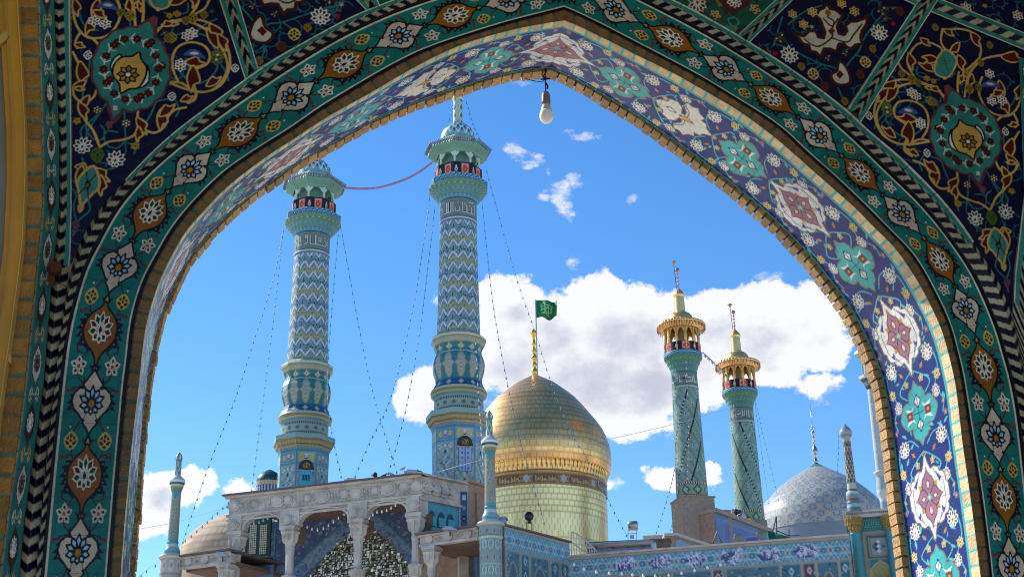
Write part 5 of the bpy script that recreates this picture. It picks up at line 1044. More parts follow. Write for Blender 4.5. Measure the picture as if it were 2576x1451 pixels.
def goldmin():
    ax = Axis(1742, 1259, 95); root = empty('gold_topped_minaret', (ax.x, ax.y, 0), 'taller nearer green tiled minaret with gilded gallery, standing on a square brick block', 'minaret', 'minarets with gilded galleries')
    S = lambda nm, L_, cf, nu=96, dz=.1, **k: lsheet(nm, ax, ax.prof(L_), cf, nu, dz, k.pop('m', FTILE), k.pop('parent', root), **k)
    zt_, zb_ = ax.zr(977, 33)[0], ax.zr(1218, 39)[0]
    def spf(U, V, PF, Z): return spz.get((U * 6) % 2, ((-Z) / 1.55) % 2, .04, .04, True, True)
    S('shaft', [(980, 33), (1218, 39)], spf, 144, .08)
    def foot(U, V, PF, Z):
        c = np.empty((*U.shape, 3), np.float32); c[:] = LN('94a884'); a = (U * 8) % 1; k = (np.abs(a - .5) * .9 + np.abs(V - .5) < .36); c[k] = LN('3c7868'); c[(np.abs(a - .5) * .9 + np.abs(V - .5) < .2)] = LN('a4bca0')
        b = (V < .18) | (V > .84); c[b] = LN('14202c'); ch = b & (((U * 40 + np.abs(((V % .84) / .16) - .5) * .6) % 1) < .5); c[ch] = LN('c4d4cc'); c[(np.abs(V - .2) < .025) | (np.abs(V - .82) < .025)] = LN('a86c58'); return c
    S('foot_band', [(1218, 39.4), (1259, 40)], foot, 160, .07)
    S('inscription_band', [(942, 32), (977, 33)], tb('c', bg='788c7c'), 140, .07); S('collar', [(977, 34), (980, 34), (981, 33)], const('a8b8a8'), 48, .2)
    S('stalactite_corbel', [(904, 47), (908, 45), (910, 42), (918, 40), (920, 37), (928, 35), (931, 33), (942, 32)], lambda U, V, PF, Z: mq.get((U * 12) % 1, V, .03, .03, True) * np.array([.75, .95, .8]), 120, .08, rmod=lambda U, V: 1 + .04 * (np.abs(np.sin(U * pi * 20 + np.floor(V * 4) * pi / 2)) - .5) * (V < .95))
    S('balcony_rim', [(892, 44), (893, 48.5), (904, 48), (905, 46)], rail_col, 128, .07)
    S('banner', [(871, 46), (892, 46)], bann(6, .1), 144, .07, m=mat('banner_cloth'))
    GM = mat('gilding', lin('e8b44c'), rough=.28, metal=1.0, var=.1, nscale=3, bump=.15, bscale=8); GP = mat('gold_paint', lin('e0b468'), rough=.45, metal=.4, var=.12, nscale=3)
    S('gallery_core', [(830, 9), (892, 9)], const('a88850'), 16, 2)
    z0, rr = ax.zr(892, 43); z1, _ = ax.zr(828, 43)
    for k in range(12):
        a = 2 * pi * k / 12 + .1; a2 = a + 2 * pi / 12; X, Y = ax.x + rr * cos(a), ax.y + rr * sin(a); mb = MB(); mb.lathe(X, Y, [(z0, .1), (z1, .1)], 8); mb.build('column', GP, root, True)
        P0 = np.array([X, Y, 0]); P1 = np.array([ax.x + rr * cos(a2), ax.y + rr * sin(a2), 0]); E_ = P1 - P0; ln = np.linalg.norm(E_); E_ /= ln; O = np.array([cos((a + a2) / 2), sin((a + a2) / 2), 0]); zs = z1 - .8
        poly = [(0, z1), (0, zs)] + [(.06 + (ln - .12) * t, zs + .6 * (1 - abs(2 * t - 1) ** 2)) for t in np.linspace(0, 1, 9)] + [(ln, zs), (ln, z1)]
        mb = MB(); mb.prism(poly, P0, E_, (0, 0, 1), -O * .07); mb.build('arch', GP, root)
    S('eave', [(806, 32), (808, 34), (817, 57), (820, 60.5), (824, 60), (833, 46)], const('f4be74'), 160, .1, m=GOLDC, rmod=lambda U, V: 1 + .018 * (V > .35) * np.sign(np.sin(U * 2 * pi * 44)))
    mb = MB(); ze, re = ax.zr(824, 60)
    for k in range(90):
        a = 2 * pi * k / 90; X, Y = ax.x + re * cos(a), ax.y + re * sin(a); h = .12 + .2 * abs(sin(k * 1.7))
        mb.frame((X, Y, ze - h), (-sin(a) * .05, cos(a) * .05, 0), (cos(a) * .03, sin(a) * .03, 0), (0, 0, h), lin(('b06050', 'c8a060', '8c4c44')[k % 3]))
    mb.build('eave_fringe', mat('lamp_fringe'), root, vcol=True)
    S('dome', [(785, 12.5), (787, 17), (792, 25), (798, 30), (808, 33)], const('f4c078'), 64, .1, m=GOLDC)
    S('neck', [(749, 12), (753, 12.3), (785, 13.5)], const('f4c880'), 40, .2, m=GOLDC)
    S('onion', [(724, 1), (729, 5), (735, 10), (740, 13.5), (744, 14), (747, 13), (749, 12)], const('f4c078'), 48, .08, m=GOLDC, rmod=lambda U, V: 1 + .04 * np.sin(U * 2 * pi * 12))
    mb = MB(); L_ = []
    for y, r in ((724, 1.2), (718, 1.2), (716, 3.2), (713, 1.2), (709, 1), (707, 3), (704, 1), (700, 1), (698, 3.2), (695, 1), (692, 1), (690, 2.8), (687, 1), (683, 1)): L_.append(ax.zr(y, r))
    mb.lathe(ax.x, ax.y, sorted(L_), 10); z, r = ax.zr(679, 5.5); mb.ball((ax.x, ax.y, z), r, 10, 7, sc=(1, .3, 1.1)); mb.build('finial', mat('weathered_gilt', lin('b8806c'), rough=.4, metal=.6), root, True)
    mb = MB(); zp = ax.zr(726, 0)[0]; zq = ax.zr(665, 0)[0]; r = ax.zr(700, 1)[1]; ox = -7 * r
    mb.tube([(ax.x + ox * .7, ax.y, zp), (ax.x + ox * 1.1, ax.y, zq)], r * .8, 6)
    for k in range(5): z = zp + (zq - zp) * (.1 + .17 * k); mb.tube([(ax.x + ox * .9, ax.y, z), (ax.x, ax.y, z)], r * .35, 4)
    lp = mb.build('lamp_post', mat('dark_iron', lin('3c3c48'), rough=.5), root)
    zl0 = ax.zr(666, 0)[0]; zl1 = ax.zr(654, 0)[0]; hh = zl1 - zl0; mb = MB(); mb.lathe(ax.x + ox * 1.1, ax.y, [(zl0, r * 1.5), (zl0 + hh * .45, r * 3.2), (zl0 + hh * .5, r * 7), (zl0 + hh * .62, r * 6), (zl0 + hh * .85, r * 1.5), (zl1, r * .5)], 12); mb.build('lantern', mat('weathered_gilt'), lp)
    return root, ax
G0, axG0 = goldmin()
axG1 = Axis(1887.6, 1312, 104); G1 = copy_tree(G0, (axG1.x, axG1.y, 0)); G1['label'] = 'shorter farther green tiled minaret with gilded gallery, beside the blue dome'
for ch in list(G1.children):
    if ch.name.startswith(('inscription_band', 'shaft')): bpy.data.objects.remove(ch)
pA, pB = axG0.zr(942, 32), axG0.zr(977, 33); lsheet('inscription_band', axG1, [pA, pB], tb('d', bg='788c7c'), 140, .07, FTILE, G1)
lsheet('shaft', axG1, [axG0.zr(980, 33), axG0.zr(1218, 39)], lambda U, V, PF, Z: spz.get((-U * 6) % 2, (-Z / 1.55) % 2, .04, .04, True, True), 144, .08, FTILE, G1)

# ---------- golden dome
ax = Axis(1355, 1357, 100); GD = empty('golden_dome', (ax.x, ax.y, 0), 'large onion dome covered in gold plates on a gold drum, green flag above it', 'dome')
def plates(nu_, dzp, base, jc, amt=.35):
    def f(U, V, PF, Z):
        j = np.floor(Z / dzp).astype(int); u = U * nu_ + .5 * (j % 2); i = np.floor(u).astype(int); rn = (np.sin(i * 12.9898 + j * 78.233) * 43758.5453) % 1.0
        c = LN(base) * (1 - amt * .5 + amt * rn)[..., None]; e = (((Z / dzp) % 1) < .24) | ((u % 1) < .16); c[e] = LN(jc); return c
    return f
S = lambda nm, L_, cf, nu, dz, m=GOLDC, **k: lsheet(nm, ax, ax.prof(L_), cf, nu, dz, m, GD, **k)
S('onion_shell', [(940, 2), (943, 6), (950, 19), (958, 34), (968, 52), (980, 68), (995, 87), (1010, 104), (1030, 122), (1050, 138), (1071, 155), (1090, 168), (1109, 177), (1130, 184), (1151, 187.5), (1170, 187.5), (1184, 186), (1197, 182)], plates(150, .42, 'f8c07c', 'd0a064', .15), 512, .1)
def tooth(U, V, PF, Z):
    c = plates(90, .5, 'ffc47c', 'b88848', .2)(U, V, PF, Z); a = (U * 96) % 1; c[(np.abs(a - .5) < .22) & (V < .55)] = LN('f0cc78'); c[(np.abs(a - .5) > .42) & (V < .6)] = LN('4c3414'); return c
S('bracket_ring', [(1196, 183), (1199, 178), (1222, 174), (1226, 176), (1230, 174)], tooth, 768, .12, rmod=lambda U, V: 1 + .006 * np.sign(np.sin(U * 2 * pi * 96)) * (V < .6))
cal = Cv(0, 0, 4, 1, 90, '7c5a40'); rnd = random.Random(12)
cal.poly([(0, 0), (4, 0), (4, .09), (0, .09)], 'b08838'); cal.poly([(0, .9), (4, .9), (4, 1), (0, 1)], 'b08838')
for x0 in (0,):
    P = [(.75, .16), (3.3, .16), (3.5, .5), (3.3, .84), (.75, .84), (.55, .5)]; cal.poly(P, '68483a'); cal.line(P, .05, 'c0984c', True)
    for k in range(16):
        x = .85 + k * .155; cal.line(spline([(x, .7 - .3 * rnd.random()), (x + .1, .35 + .3 * rnd.random()), (x + .2, .6 + .15 * rnd.random()), (x + .12, .75)]), .045, 'c8a860')
    for k in range(7): x = 1 + k * .36; cal.line([(x, .28), (x + .03, .7)], .04, 'c8a860')
    for dx in (0, 4): cal.disc(dx + .05, .5, .3, 'a4a8b4'); cal.ring(dx + .05, .5, .3, .05, 'c0a060'); cal.line(spline([(dx - .1, .45), (dx + .05, .6), (dx + .15, .4)]), .05, '6c7c9c'); cal.disc(dx + .42, .3, .07, 'd0a858'); cal.disc(dx + .42, .7, .07, 'd0a858'); cal.disc(dx - .33, .3, .07, 'd0a858'); cal.disc(dx - .33, .7, .07, 'd0a858')
S('inscription_band', [(1230, 175), (1259, 175.5)], lambda U, V, PF, Z: cal.get((U * 48 + 1.2) % 4, V, .03, .03, True), 900, .09, mat('band_enamel', rough=.4, vcol=True, metal=.2))
lsheet('drum', ax, [ax.zr(1259, 174.5), (ax.zr(1259, 174.5)[0] - 9, ax.zr(1340, 176)[1] * .985)], plates(84, .42, 'ffdc9c', 'd8ac68', .12), 512, .105, GOLDC, GD)
mb = MB(); L_ = [ax.zr(y, r) for y, r in ((945, 5), (938, 7), (930, 8), (926, 3), (922, 5), (915, 6), (910, 3), (905, 6.5), (899, 8), (893, 4), (888, 3.5), (883, 6), (878, 4), (870, 3), (866, 6), (860, 4), (852, 3), (848, 4.5), (845, 6), (838, 8), (833, 7), (829, 2), (826, .6))]
mb.lathe(ax.x, ax.y, sorted(L_), 16); mb.build('finial', mat('gilding'), GD, True)
# flag
fl = empty('flag', (ax.x + .2, ax.y - .6, ax.zr(945, 0)[0] - .3), 'green flag with pale emblem flying on a thin pole above the golden dome', 'flag')
fx, fy = ax.x + .2, ax.y - .6; px_ = camdepth((fx, fy, 35)) / F
mb = MB(); mb.tube([(fx, fy, zat(fx, fy, 960)), (fx, fy, zat(fx, fy, 754))], .05, 6); mb.build('pole', mat('pale_metal', lin('9ca4b0'), rough=.4, metal=.5), fl)
fcv = Cv(0, 0, 1.15, 1, 70, '0c7c40')
for P in ([(.25, .3), (.4, .2), (.6, .3), (.8, .22), (.9, .35)], [(.3, .45), (.45, .35), (.55, .5), (.7, .4), (.85, .5)], [(.28, .6), (.45, .55), (.6, .68), (.8, .6)], [(.35, .78), (.55, .74), (.75, .8)], [(.3, .3), (.32, .62)], [(.5, .25), (.48, .7)], [(.66, .28), (.7, .7)], [(.86, .3), (.84, .62)]): fcv.line(spline(P), .045, 'a8cc9c')
nu_, nv_ = 40, 34; u_, v_ = np.meshgrid(np.linspace(0, 1, nu_), np.linspace(0, 1, nv_)); zt = zat(fx, fy, 757); wd_, ht_ = 57 * px_, 47 * px_
X = fx + u_ * wd_ * (.97 - .05 * v_) ; Yy = fy + .4 * np.sin(u_ * 9 + v_ * 2.2) * (u_ + .15) + .16 * np.sin(v_ * 6 + u_ * 3) * u_; Zz = zt - v_ * ht_ + .12 * np.sin(u_ * 6.5 + .4) * wd_ * .5 * (1 - .5 * v_) - .06 * u_ * (v_ - .2) * 0 + .1 * u_ * (1 - v_)
sheet('cloth', np.stack([X, Yy, Zz], -1), fcv.get(u_ * 1.15, v_, .02, .02), mat('flag_cloth', rough=.8, vcol=True, var=.1, nscale=3), fl)

# ---------- blue patterned dome
ax = Axis(2071, 1345, 120); BD = empty('blue_tiled_dome', (ax.x, ax.y, 0), 'broad pale blue dome with interlaced star tiling at the right, silver spike on top', 'dome')
nt_ = Cv(0, 0, 1, 1, 130, 'bcb4a8'); rnd = random.Random(21)
PTS = [(.25, .25, .14), (.75, .75, .14), (.75, .25, .1), (.25, .75, .1), (.5, .5, .12), (0, .5, .09), (1, .5, .09), (.5, 0, .09), (.5, 1, .09), (0, 0, .12), (1, 1, .12), (0, 1, .12), (1, 0, .12)]
for k in range(PTS.__len__()):
    x, y, r = PTS[k]
    for n in range(10): a = 2 * pi * n / 10; nt_.line([(x + r * cos(a), y + r * sin(a)), (x + r * 1.5 * cos(a + .3), y + r * 1.5 * sin(a + .3))], .018, '5c88a0')
    Pq = [(x + r * (1 if n % 2 else .78) * cos(2 * pi * n / 10), y + r * (1 if n % 2 else .78) * sin(2 * pi * n / 10)) for n in range(10)]; nt_.poly(Pq, 'c2b8ac' if k % 3 else 'a8b4b4'); nt_.line(Pq, .024, '5080a0', True); nt_.disc(x, y, r * .3, '587ca0' if k % 2 else 'bcb4a4')
def bdc(U, V, PF, Z):
    n = 14; c = nt_.get((U * n) % 1, (V * 3.8) % 1, .03, .03, True, True); c[V < .11] = LN('3c8c94'); z = (V >= .11) & (V < .14 + .03 * np.abs(np.sin(U * 2 * pi * 10))); c[z] = LN('b8ae98'); return c
lsheet('shell', ax, ax.prof([(1163, 1), (1166, 5), (1175, 20), (1188, 42), (1199, 62), (1212, 82), (1224, 99), (1243, 120), (1260, 137), (1279, 151), (1298, 160), (1318, 165), (1345, 167)]), bdc, 640, .11, FTILE, BD)
lsheet('drum', ax, [ax.zr(1345, 166), (14, ax.zr(1345, 166)[1])], const('8c98a4'), 200, 1.2, FTILE, BD)
mb = MB(); L_ = [ax.zr(y, r) for y, r in ((1166, 7), (1158, 5), (1150, 2.5), (1146, 2.5), (1142, 7), (1136, 8.5), (1128, 6), (1118, 2), (1114, 2), (1112, 6), (1109, 2), (1104, 2), (1101, 4), (1097, 2), (1094, 2), (1090, 6), (1086, 5), (1083, 1.5), (1078, 1.5), (1075, 5.5), (1072, 1.2), (1066, .8), (1015, .5))]
mb.lathe(ax.x, ax.y, sorted(L_), 12); mb.build('finial', mat('silvered_metal', lin('b8b4b0'), rough=.25, metal=1.0), BD, True)
# ---------- small green dome with gold band, behind the left minaret
ax = Axis(676, 1240, 95); SD = empty('green_glazed_dome', (ax.x, ax.y, 0), 'small dark green glazed dome with gold band, half hidden behind the left tall minaret', 'dome')
lsheet('shell', ax, ax.prof([(1180, 1), (1183, 8), (1189, 18), (1197, 27), (1206, 31.5), (1213, 32.5)]), plates(40, .3, '2c6c70', '143c44', .6), 96, .12, FTILE, SD)
lsheet('gold_band', ax, ax.prof([(1213, 32.5), (1224, 32)]), lambda U, V, PF, Z: np.where((((U * 30) % 1) < .5)[..., None], LN('c09848'), LN('a8b4b0')), 120, .12, FTILE, SD)
lsheet('drum', ax, [ax.zr(1224, 31), (15, ax.zr(1224, 31)[1])], lambda U, V, PF, Z: np.where((((U * 24) % 1) < .4)[..., None], LN('30508c'), LN('b0b8c0')), 96, .4, FTILE, SD)
# ---------- bare plastered dome behind the left wing
ax = Axis(612, 1400, 84); PD = empty('plain_brick_dome', (ax.x, ax.y, 0), 'low bare pinkish brick dome behind the left end of the stone arcade', 'dome')
lsheet('shell', ax, ax.prof([(1288, 1), (1290, 20), (1297, 50), (1310, 82), (1326, 108), (1345, 130), (1366, 147), (1388, 158), (1410, 164)]), plates(64, .45, 'c0a488', 'a88c70', .12), 200, .15, STONEC, PD)
lsheet('drum', ax, [ax.zr(1410, 164), (8, ax.zr(1410, 164)[1])], const('b49c84'), 96, 2, STONEC, PD)

# ---------- slender corner turrets
chn = Cv(0, 0, 1, 1, 80, 'a09c84')
for dy in (-1, 0, 1): 
    for k in range(5): chn.ring(.2 + k * .13, dy + .9 - k * .19, .09, .05, '2c7c94'); chn.ring(.2 + k * .13, dy + .9 - k * .19, .12, .015, 'e0e4dc')
stm = Cv(0, 0, 1, 1, 60, '6c8c8c')
for dx in (-1, 0, 1): stm.line([(dx + 0, 0), (dx + 1, 1)], .1, 'd8e0d4'); stm.line([(dx + 1, 0), (dx + 0, 1)], .1, 'd8e0d4')
def turret(ax, lab, K, group):
    root = empty('corner_turret', (ax.x, ax.y, 0), lab, 'turret', group); S = lambda nm, L_, cf, nu=64, dz=.06, **k: lsheet(nm, ax, ax.prof(L_), cf, nu, dz, FTILE, root, **k)
    S('onion_tip', K['tip'], lambda U, V, PF, Z: np.where(((np.abs(((U * 6) % 1) - .5) ** 2 + (V - .6) ** 2) < .05)[..., None], LN('e4e0d8'), LN('6c8c90')), 48, .05)
    S('stem', K['stem'], lambda U, V, PF, Z: stm.get((U * 5) % 1, (Z / .5) % 1, .05, .05, True, True), 40, .05)
    S('cap', K['cap'], stripes((0, 'b8c4c0'), (.35, 'dce0d8'), (.48, '2c6c84'), (.6, 'c8ccb8'), (.7, '9c9458'), (.85, '5c9498')), 48, .05, rmod=lambda U, V: 1 + .03 * np.sign(np.sin(U * 2 * pi * 16)) * (V > .5))
    S('shaft', K['shaft'], lambda U, V, PF, Z: np.where(((V < .1) | (V > .93))[..., None], LN('5ca0a4'), chn.get((U * 3) % 1, (-Z / .9) % 1, .04, .04, True, True)), 64, .05)
    S('vase_foot', K['vase'], stripes((0, '5c98a0'), (.2, 'b8c8c0'), (.4, '88acac'), (.7, '689ca0'), (.85, 'b0bcb0')), 64, .05)
    S('column_rim', K['rim'], const('c0bcae'), 64, .06)
    S('column', K['col'], K['cc'], 96, .06); return root
cst = Cv(0, 0, 1, 3, 70, '8ca4a0')
for y0 in (0, 1.5):
    cst.ring(.5, y0 + .4, .22, .06, 'b4a494'); cst.disc(.5, y0 + .4, .1, '7c5c5c'); cst.line([(0, y0 + .75), (1, y0 + .75)], .06, 'c8ccbc')
    for a, b in (((.1, .9), (.5, 1.2)), ((.9, .9), (.5, 1.2)), ((.1, 1.4), (.5, 1.1)), ((.9, 1.4), (.5, 1.1))): cst.line([(a[0], y0 + a[1]), (b[0], y0 + b[1])], .06, 'd4dcd4')
    cst.disc(.5, y0 + 1.15, .1, '3c7c9c')
ccA = lambda U, V, PF, Z: cst.get((U * 10) % 1, (-Z / .75) % 3, .03, .03, True, True)
axS0 = Axis(1234, 1320, 60)
T0 = turret(axS0, 'slim turquoise turret with chain pattern in front of the golden dome', dict(tip=[(1031, .5), (1036, 4), (1041, 8), (1048, 10), (1054, 9), (1058, 7)], stem=[(1058, 8), (1096, 8.5)], cap=[(1096, 9), (1101, 14), (1107, 20), (1111, 22), (1117, 21), (1120, 18), (1128, 17), (1132, 15), (1142, 12.5)], shaft=[(1142, 12.5), (1274, 14.6)],
    vase=[(1274, 14.6), (1277, 16), (1281, 15), (1290, 17), (1299, 21.5), (1305, 22), (1314, 23)], rim=[(1313, 20), (1315, 35), (1320, 36), (1324, 31)], col=[(1323, 30), (1349, 30), (1351, 32), (1355, 28.5), (1560, 29)], cc=ccA), 'slim turrets on the arcade ends')
zS = axS0.zr(1315, 30)[0]; pS = atz(432, 1399, zS); axS1 = Axis(432, 1399, pS[1])
T1 = copy_tree(T0, (pS[0], pS[1], 0)); T1['label'] = 'slim turquoise turret with chain pattern alone against the cloud at the far left'
for ch in list(T1.children):
    if ch.name.startswith('column') and 'rim' not in ch.name: bpy.data.objects.remove(ch)
grey = Cv(0, 0, 1, 1, 60, 'a49c98'); grey.ring(.5, .4, .26, .09, 'c4beb8'); grey.disc(.5, .4, .1, '7c7470'); grey.line([(0, .85), (1, .85)], .08, '84807c')
zz0 = axS0.zr(1323, 30); lsheet('column', axS1, [zz0, (zz0[0] - .9, zz0[1]), (zz0[0] - .95, zz0[1] * 1.03), (zz0[0] - 1.0, zz0[1] * .97), (zz0[0] - 1.6, zz0[1] * .85), (5, zz0[1] * .8)], lambda U, V, PF, Z: grey.get((U * 9) % 1, ((zz0[0] - Z) / .9) % 1, .04, .04, True, True), 72, .08, STONEC, T1)

# scale-patterned turret on the corner pavilion at the right
sca = Cv(0, 0, 1, 1, 80, '2c4c48')
for j in range(3):
    for i in range(-1, 3): x, y = i + (.5 if j % 2 else 0), j * .5; sca.disc(x, y, .42, 'd8d4c0'); sca.disc(x, y, .34, '3c6c60' if (j % 2 == 0) else '8c4438')
axT = Axis(2149, 1284, 62); TT = empty('scaled_turret', (axT.x, axT.y, 0), 'turret with bulb tip and green and red scale pattern in front of the blue dome', 'turret')
S = lambda nm, L_, cf, nu=56, dz=.06, **k: lsheet(nm, axT, axT.prof(L_), cf, nu, dz, FTILE, TT, **k)
S('bulb_tip', [(1065, .5), (1070, 4), (1076, 10), (1084, 15), (1090, 16), (1097, 14), (1103, 9.5), (1111, 8.5)], stripes((0, '8c949c'), (.45, 'a4a8ac'), (.62, '88929c'), (.8, 'b0a89c')))
S('shaft', [(1111, 10), (1113, 10.5), (1115, 9.5), (1215, 12)], lambda U, V, PF, Z: sca.get((U * 8) % 1, (Z / .42) % 1, .05, .05, True, True))
S('foot', [(1215, 11), (1235, 12), (1238, 15), (1243, 15.5), (1247, 16), (1262, 16), (1265, 17.5), (1270, 16), (1287, 19)], stripes((0, 'b8bcb4'), (.2, '50706c'), (.3, 'c0c4bc'), (.4, '7c9c9c'), (.55, 'a85848'), (.62, '5c8c94'), (.75, 'a8b4b4'), (.85, '3c8c90')))
# slim minaret partly behind the right jamb
axU = Axis(2228, 1280, 78); UM = empty('white_blue_minaret', (axU.x, axU.y, 0), 'slim pale minaret with gallery and swelling foot half hidden by the right jamb', 'minaret')
pl = Cv(0, 0, 1, 1, 60, 'c4c8c8'); pl.ring(.5, .5, .25, .05, '7ca0b0'); pl.line([(.2, 0), (.8, .3)], .03, 'a07c7c'); pl.line([(.8, .8), (.2, 1)], .03, '8cb0b0')
S = lambda nm, L_, cf, nu=56, dz=.08, **k: lsheet(nm, axU, axU.prof(L_), cf, nu, dz, FTILE, UM, **k)
S('shaft', [(980, 10.5), (1186, 13)], lambda U, V, PF, Z: pl.get((U * 6) % 1, (Z / .6) % 1, .06, .06, True, True)); S('foot', [(1184, 12), (1187, 19), (1190, 19), (1200, 13.5), (1212, 15), (1228, 17), (1240, 17), (1254, 12), (1284, 12)], stripes((0, 'c8ccc8'), (.2, 'a8bcc0'), (.5, 'd0d4d0'), (.8, '9cb4b8')))
S('balcony', [(944, 18), (947, 29), (953, 28), (958, 22), (968, 17), (980, 11)], stripes((0, 'd4d4cc'), (.4, '5c6c7c'), (.6, '8c9ca0'), (.8, '48586c')), poly=8); S('gallery', [(900, 17), (944, 18)], lambda U, V, PF, Z: np.where((((U * 8) % 1) < .3)[..., None], LN('b0c4c4'), LN('506c78')))
S('eave', [(880, 15), (884, 32), (892, 33), (898, 22), (900, 17)], const('c8ccc4'), poly=8); S('tip', [(850, 1), (862, 14), (880, 15)], const('a8c0c4')); 
mb = MB(); mb.lathe(axU.x, axU.y, [(10, axU.zr(1284, 15)[1]), (axU.zr(1284, 15)[0], axU.zr(1284, 15)[1])], 24); mb.build('pedestal', STONEC, UM, vcol=True)
# ================================================================== the stone arcade and the tiled walls
STN, STN2 = 'b0a396', '8c8078'
ST = mat('carved_stone', lin('b0a89e'), rough=.85, var=.26, nscale=1.8, bump=.5, bscale=14); ST2 = mat('roof_sheet', lin('5c5450'), rough=.7, var=.2, nscale=2)
WOOD = mat('aged_brown_timber', lin('6c5444'), rough=.8, var=.25, nscale=3)
Z = np.array([0, 0, 1.])
class Wall:
    """an upright plane through two ground points; s runs along it to the right, out is towards the visitor"""
    def __init__(w, A, B):
        w.A = np.array([A[0], A[1], 0.]); d = np.array([B[0] - A[0], B[1] - A[1], 0.]); w.len = np.linalg.norm(d); w.e = d / w.len; n = np.array([w.e[1], -w.e[0], 0]); w.n = n if n @ (CAM - w.A) > 0 else -n
    def sz(w, x, y, out=0.0): p = hit(x, y, w.A + w.n * out, w.n) - w.A; return np.array([p @ w.e, p[2]])
    def P(w, s, z, out=0.0): return w.A + w.e * s + Z * z + w.n * out
    def poly(w, mb, pts, o0, o1, c=None): mb.prism([tuple(p) for p in pts], w.A + w.n * o1, w.e, Z, w.n * (o0 - o1), c)
    def px(w, mb, pts, o0, o1, c=None): w.poly(mb, [w.sz(x, y, o1) for x, y in pts], o0, o1, c)
    def box(w, mb, s0, s1, z0, z1, o0, o1, c=None): w.poly(mb, [(s0, z0), (s1, z0), (s1, z1), (s0, z1)], o0, o1, c)
    def sheet(w, name, cv, s0, s1, z0, z1, out, step, m, parent, fx=None, wrapx=False):
        """cv is drawn in metres along s and z"""
        ns = max(2, int((s1 - s0) / step)); nz = max(2, int((z1 - z0) / step)); S_, Z_ = np.meshgrid(np.linspace(s0, s1, ns), np.linspace(z0, z1, nz)); C = cv.get(S_, Z_, step, step, wrapx)
        return sheet(name, w.A + w.e * S_[..., None] + Z * Z_[..., None] + w.n * out, C, m, parent)
zR = at(1056, 1195, 62)[2]; A0, A2, A3 = atz(578, 1249, zR), atz(1056, 1195, zR), atz(1156, 1217, zR)
FA = Wall(A0, A2); iv = empty('stone_arcade', tuple(((A0 + A2) / 2)[:2]) + (0,), 'carved grey stone arcade with three round arches over mosaic niche below the tall minarets', 'arcade')
sz = lambda x, y, o=0.0: tuple(FA.sz(x, y, o))
def arc(xl, yl, xc, yc, xr, yr, n=14):
    a, c, b = sz(xl, yl), sz(xc, yc), sz(xr, yr); m_ = (a[0] + b[0]) / 2; h = c[1] - (a[1] + b[1]) / 2; z0 = (a[1] + b[1]) / 2
    return [(m_ - (b[0] - a[0]) / 2 * cos(t), z0 + h * sin(t) ** .85) for t in np.linspace(0, pi, n)]
arcs = [arc(613, 1338, 665, 1296, 708, 1327), arc(751, 1326, 818, 1277, 876, 1301), arc(923, 1299, 975, 1258, 1024, 1288)]
zcap = (arcs[1][0][1] + arcs[1][-1][1]) / 2
arcs = [[(s, z - a[0][1] + zcap) for s, z in a] for a in arcs]
sR = FA.len; pol = [(0, zR), (0, zcap)]
for a in arcs: pol += a
pol += [(sR, zcap), (sR, zR)]
mb = MB(); FA.poly(mb, pol, -.35, 0); 
for a in arcs:                              # archivolt mouldings
    for k in range(len(a) - 1):
        m_ = ((a[0][0] + a[-1][0]) / 2, zcap); out = lambda p, f: (m_[0] + (p[0] - m_[0]) * f, m_[1] + (p[1] - m_[1]) * f)
        p, q = a[k], a[k + 1]; FA.poly(mb, [p, q, out(q, 1.1), out(p, 1.1)], 0, .06)
zf = FA.sz(1035, 1248)[1]; FA.box(mb, -.08, sR + .1, zf - .06, zf + .04, .0, .12); FA.box(mb, -.06, sR + .06, zf - .28, zf - .2, 0, .07)
for x0, x1 in ((578, 610), (706, 755), (876, 925), (1024, 1060)):
    s0, s1 = sz(x0, 1300)[0], sz(x1, 1300)[0]; FA.box(mb, max(s0, 0), min(s1, sR), zcap - .02, zf - .06, 0, .1); FA.box(mb, max(s0, 0) + .12, min(s1, sR) - .12, zcap + .2, zf - .4, .1, .14)
fr = mb.build('arcade_front', ST, iv)
mb = MB(); rnd = random.Random(2)
def disc(mb, s, z, r, o, el=1.25):
    ring = [(s + r * el * cos(t), z + r * sin(t)) for t in np.linspace(0, 2 * pi, 17)[:-1]]
    FA.poly(mb, ring, o, o + .07); FA.poly(mb, [(s + (a - s) * .68, z + (b - z) * .68) for a, b in ring], o + .07, o + .12)
    for sg in (-1, 1): FA.poly(mb, [(s + sg * r * el * 1.05, z - r * .35), (s + sg * r * el * 1.5, z), (s + sg * r * el * 1.05, z + r * .35)][::sg], o, o + .06)
for x, y, r in ((699, 1276, .3), (812, 1252, .33), (725, 1262, .2), (816, 1249, 0), (899, 1238, .28), (978, 1227, .32), (1050, 1217, .24), (760, 1268, 0), (590, 1275, .26), (866, 1262, .2), (945, 1235, .18), (775, 1266, .16), (640, 1275, .16), (1018, 1224, .2)):
    if r: s, z = sz(x, y); mb = MB(); disc(mb, s, (zf + zR) / 2 - .02, r, .0); mb.build('carved_medallion', ST, iv)
mb = MB()
k = 0
s = .15
while s < sR - .1:                          # carved upright flutes of the frieze
    z0 = zf + .14 + .06 * (k % 3); z1 = zR - .22 - .05 * (k % 2); FA.box(mb, s, s + .028, z0, z1, 0, .018); s += .075; k += 1
for x, y in ((590, 1320), (727, 1297), (893, 1273), (1043, 1262)): s, z = sz(x, y); mb2 = MB(); disc(mb2, s, (zf + zcap) / 2 - .1, .24, .1, 1); mb2.build('carved_medallion', ST, iv)
mb.build('fluted_carving', ST, iv)
mb = MB(); mb_ = FA; FA.box(mb, -.25, sR + .22, zR, zR + .07, -9.5, .32); mb.build('roof_edge', ST2, iv)
mb = MB(); FA.box(mb, -.15, sR + .12, zR - .12, zR - .001, 0.002, .2); mb.build('cornice', ST, iv)
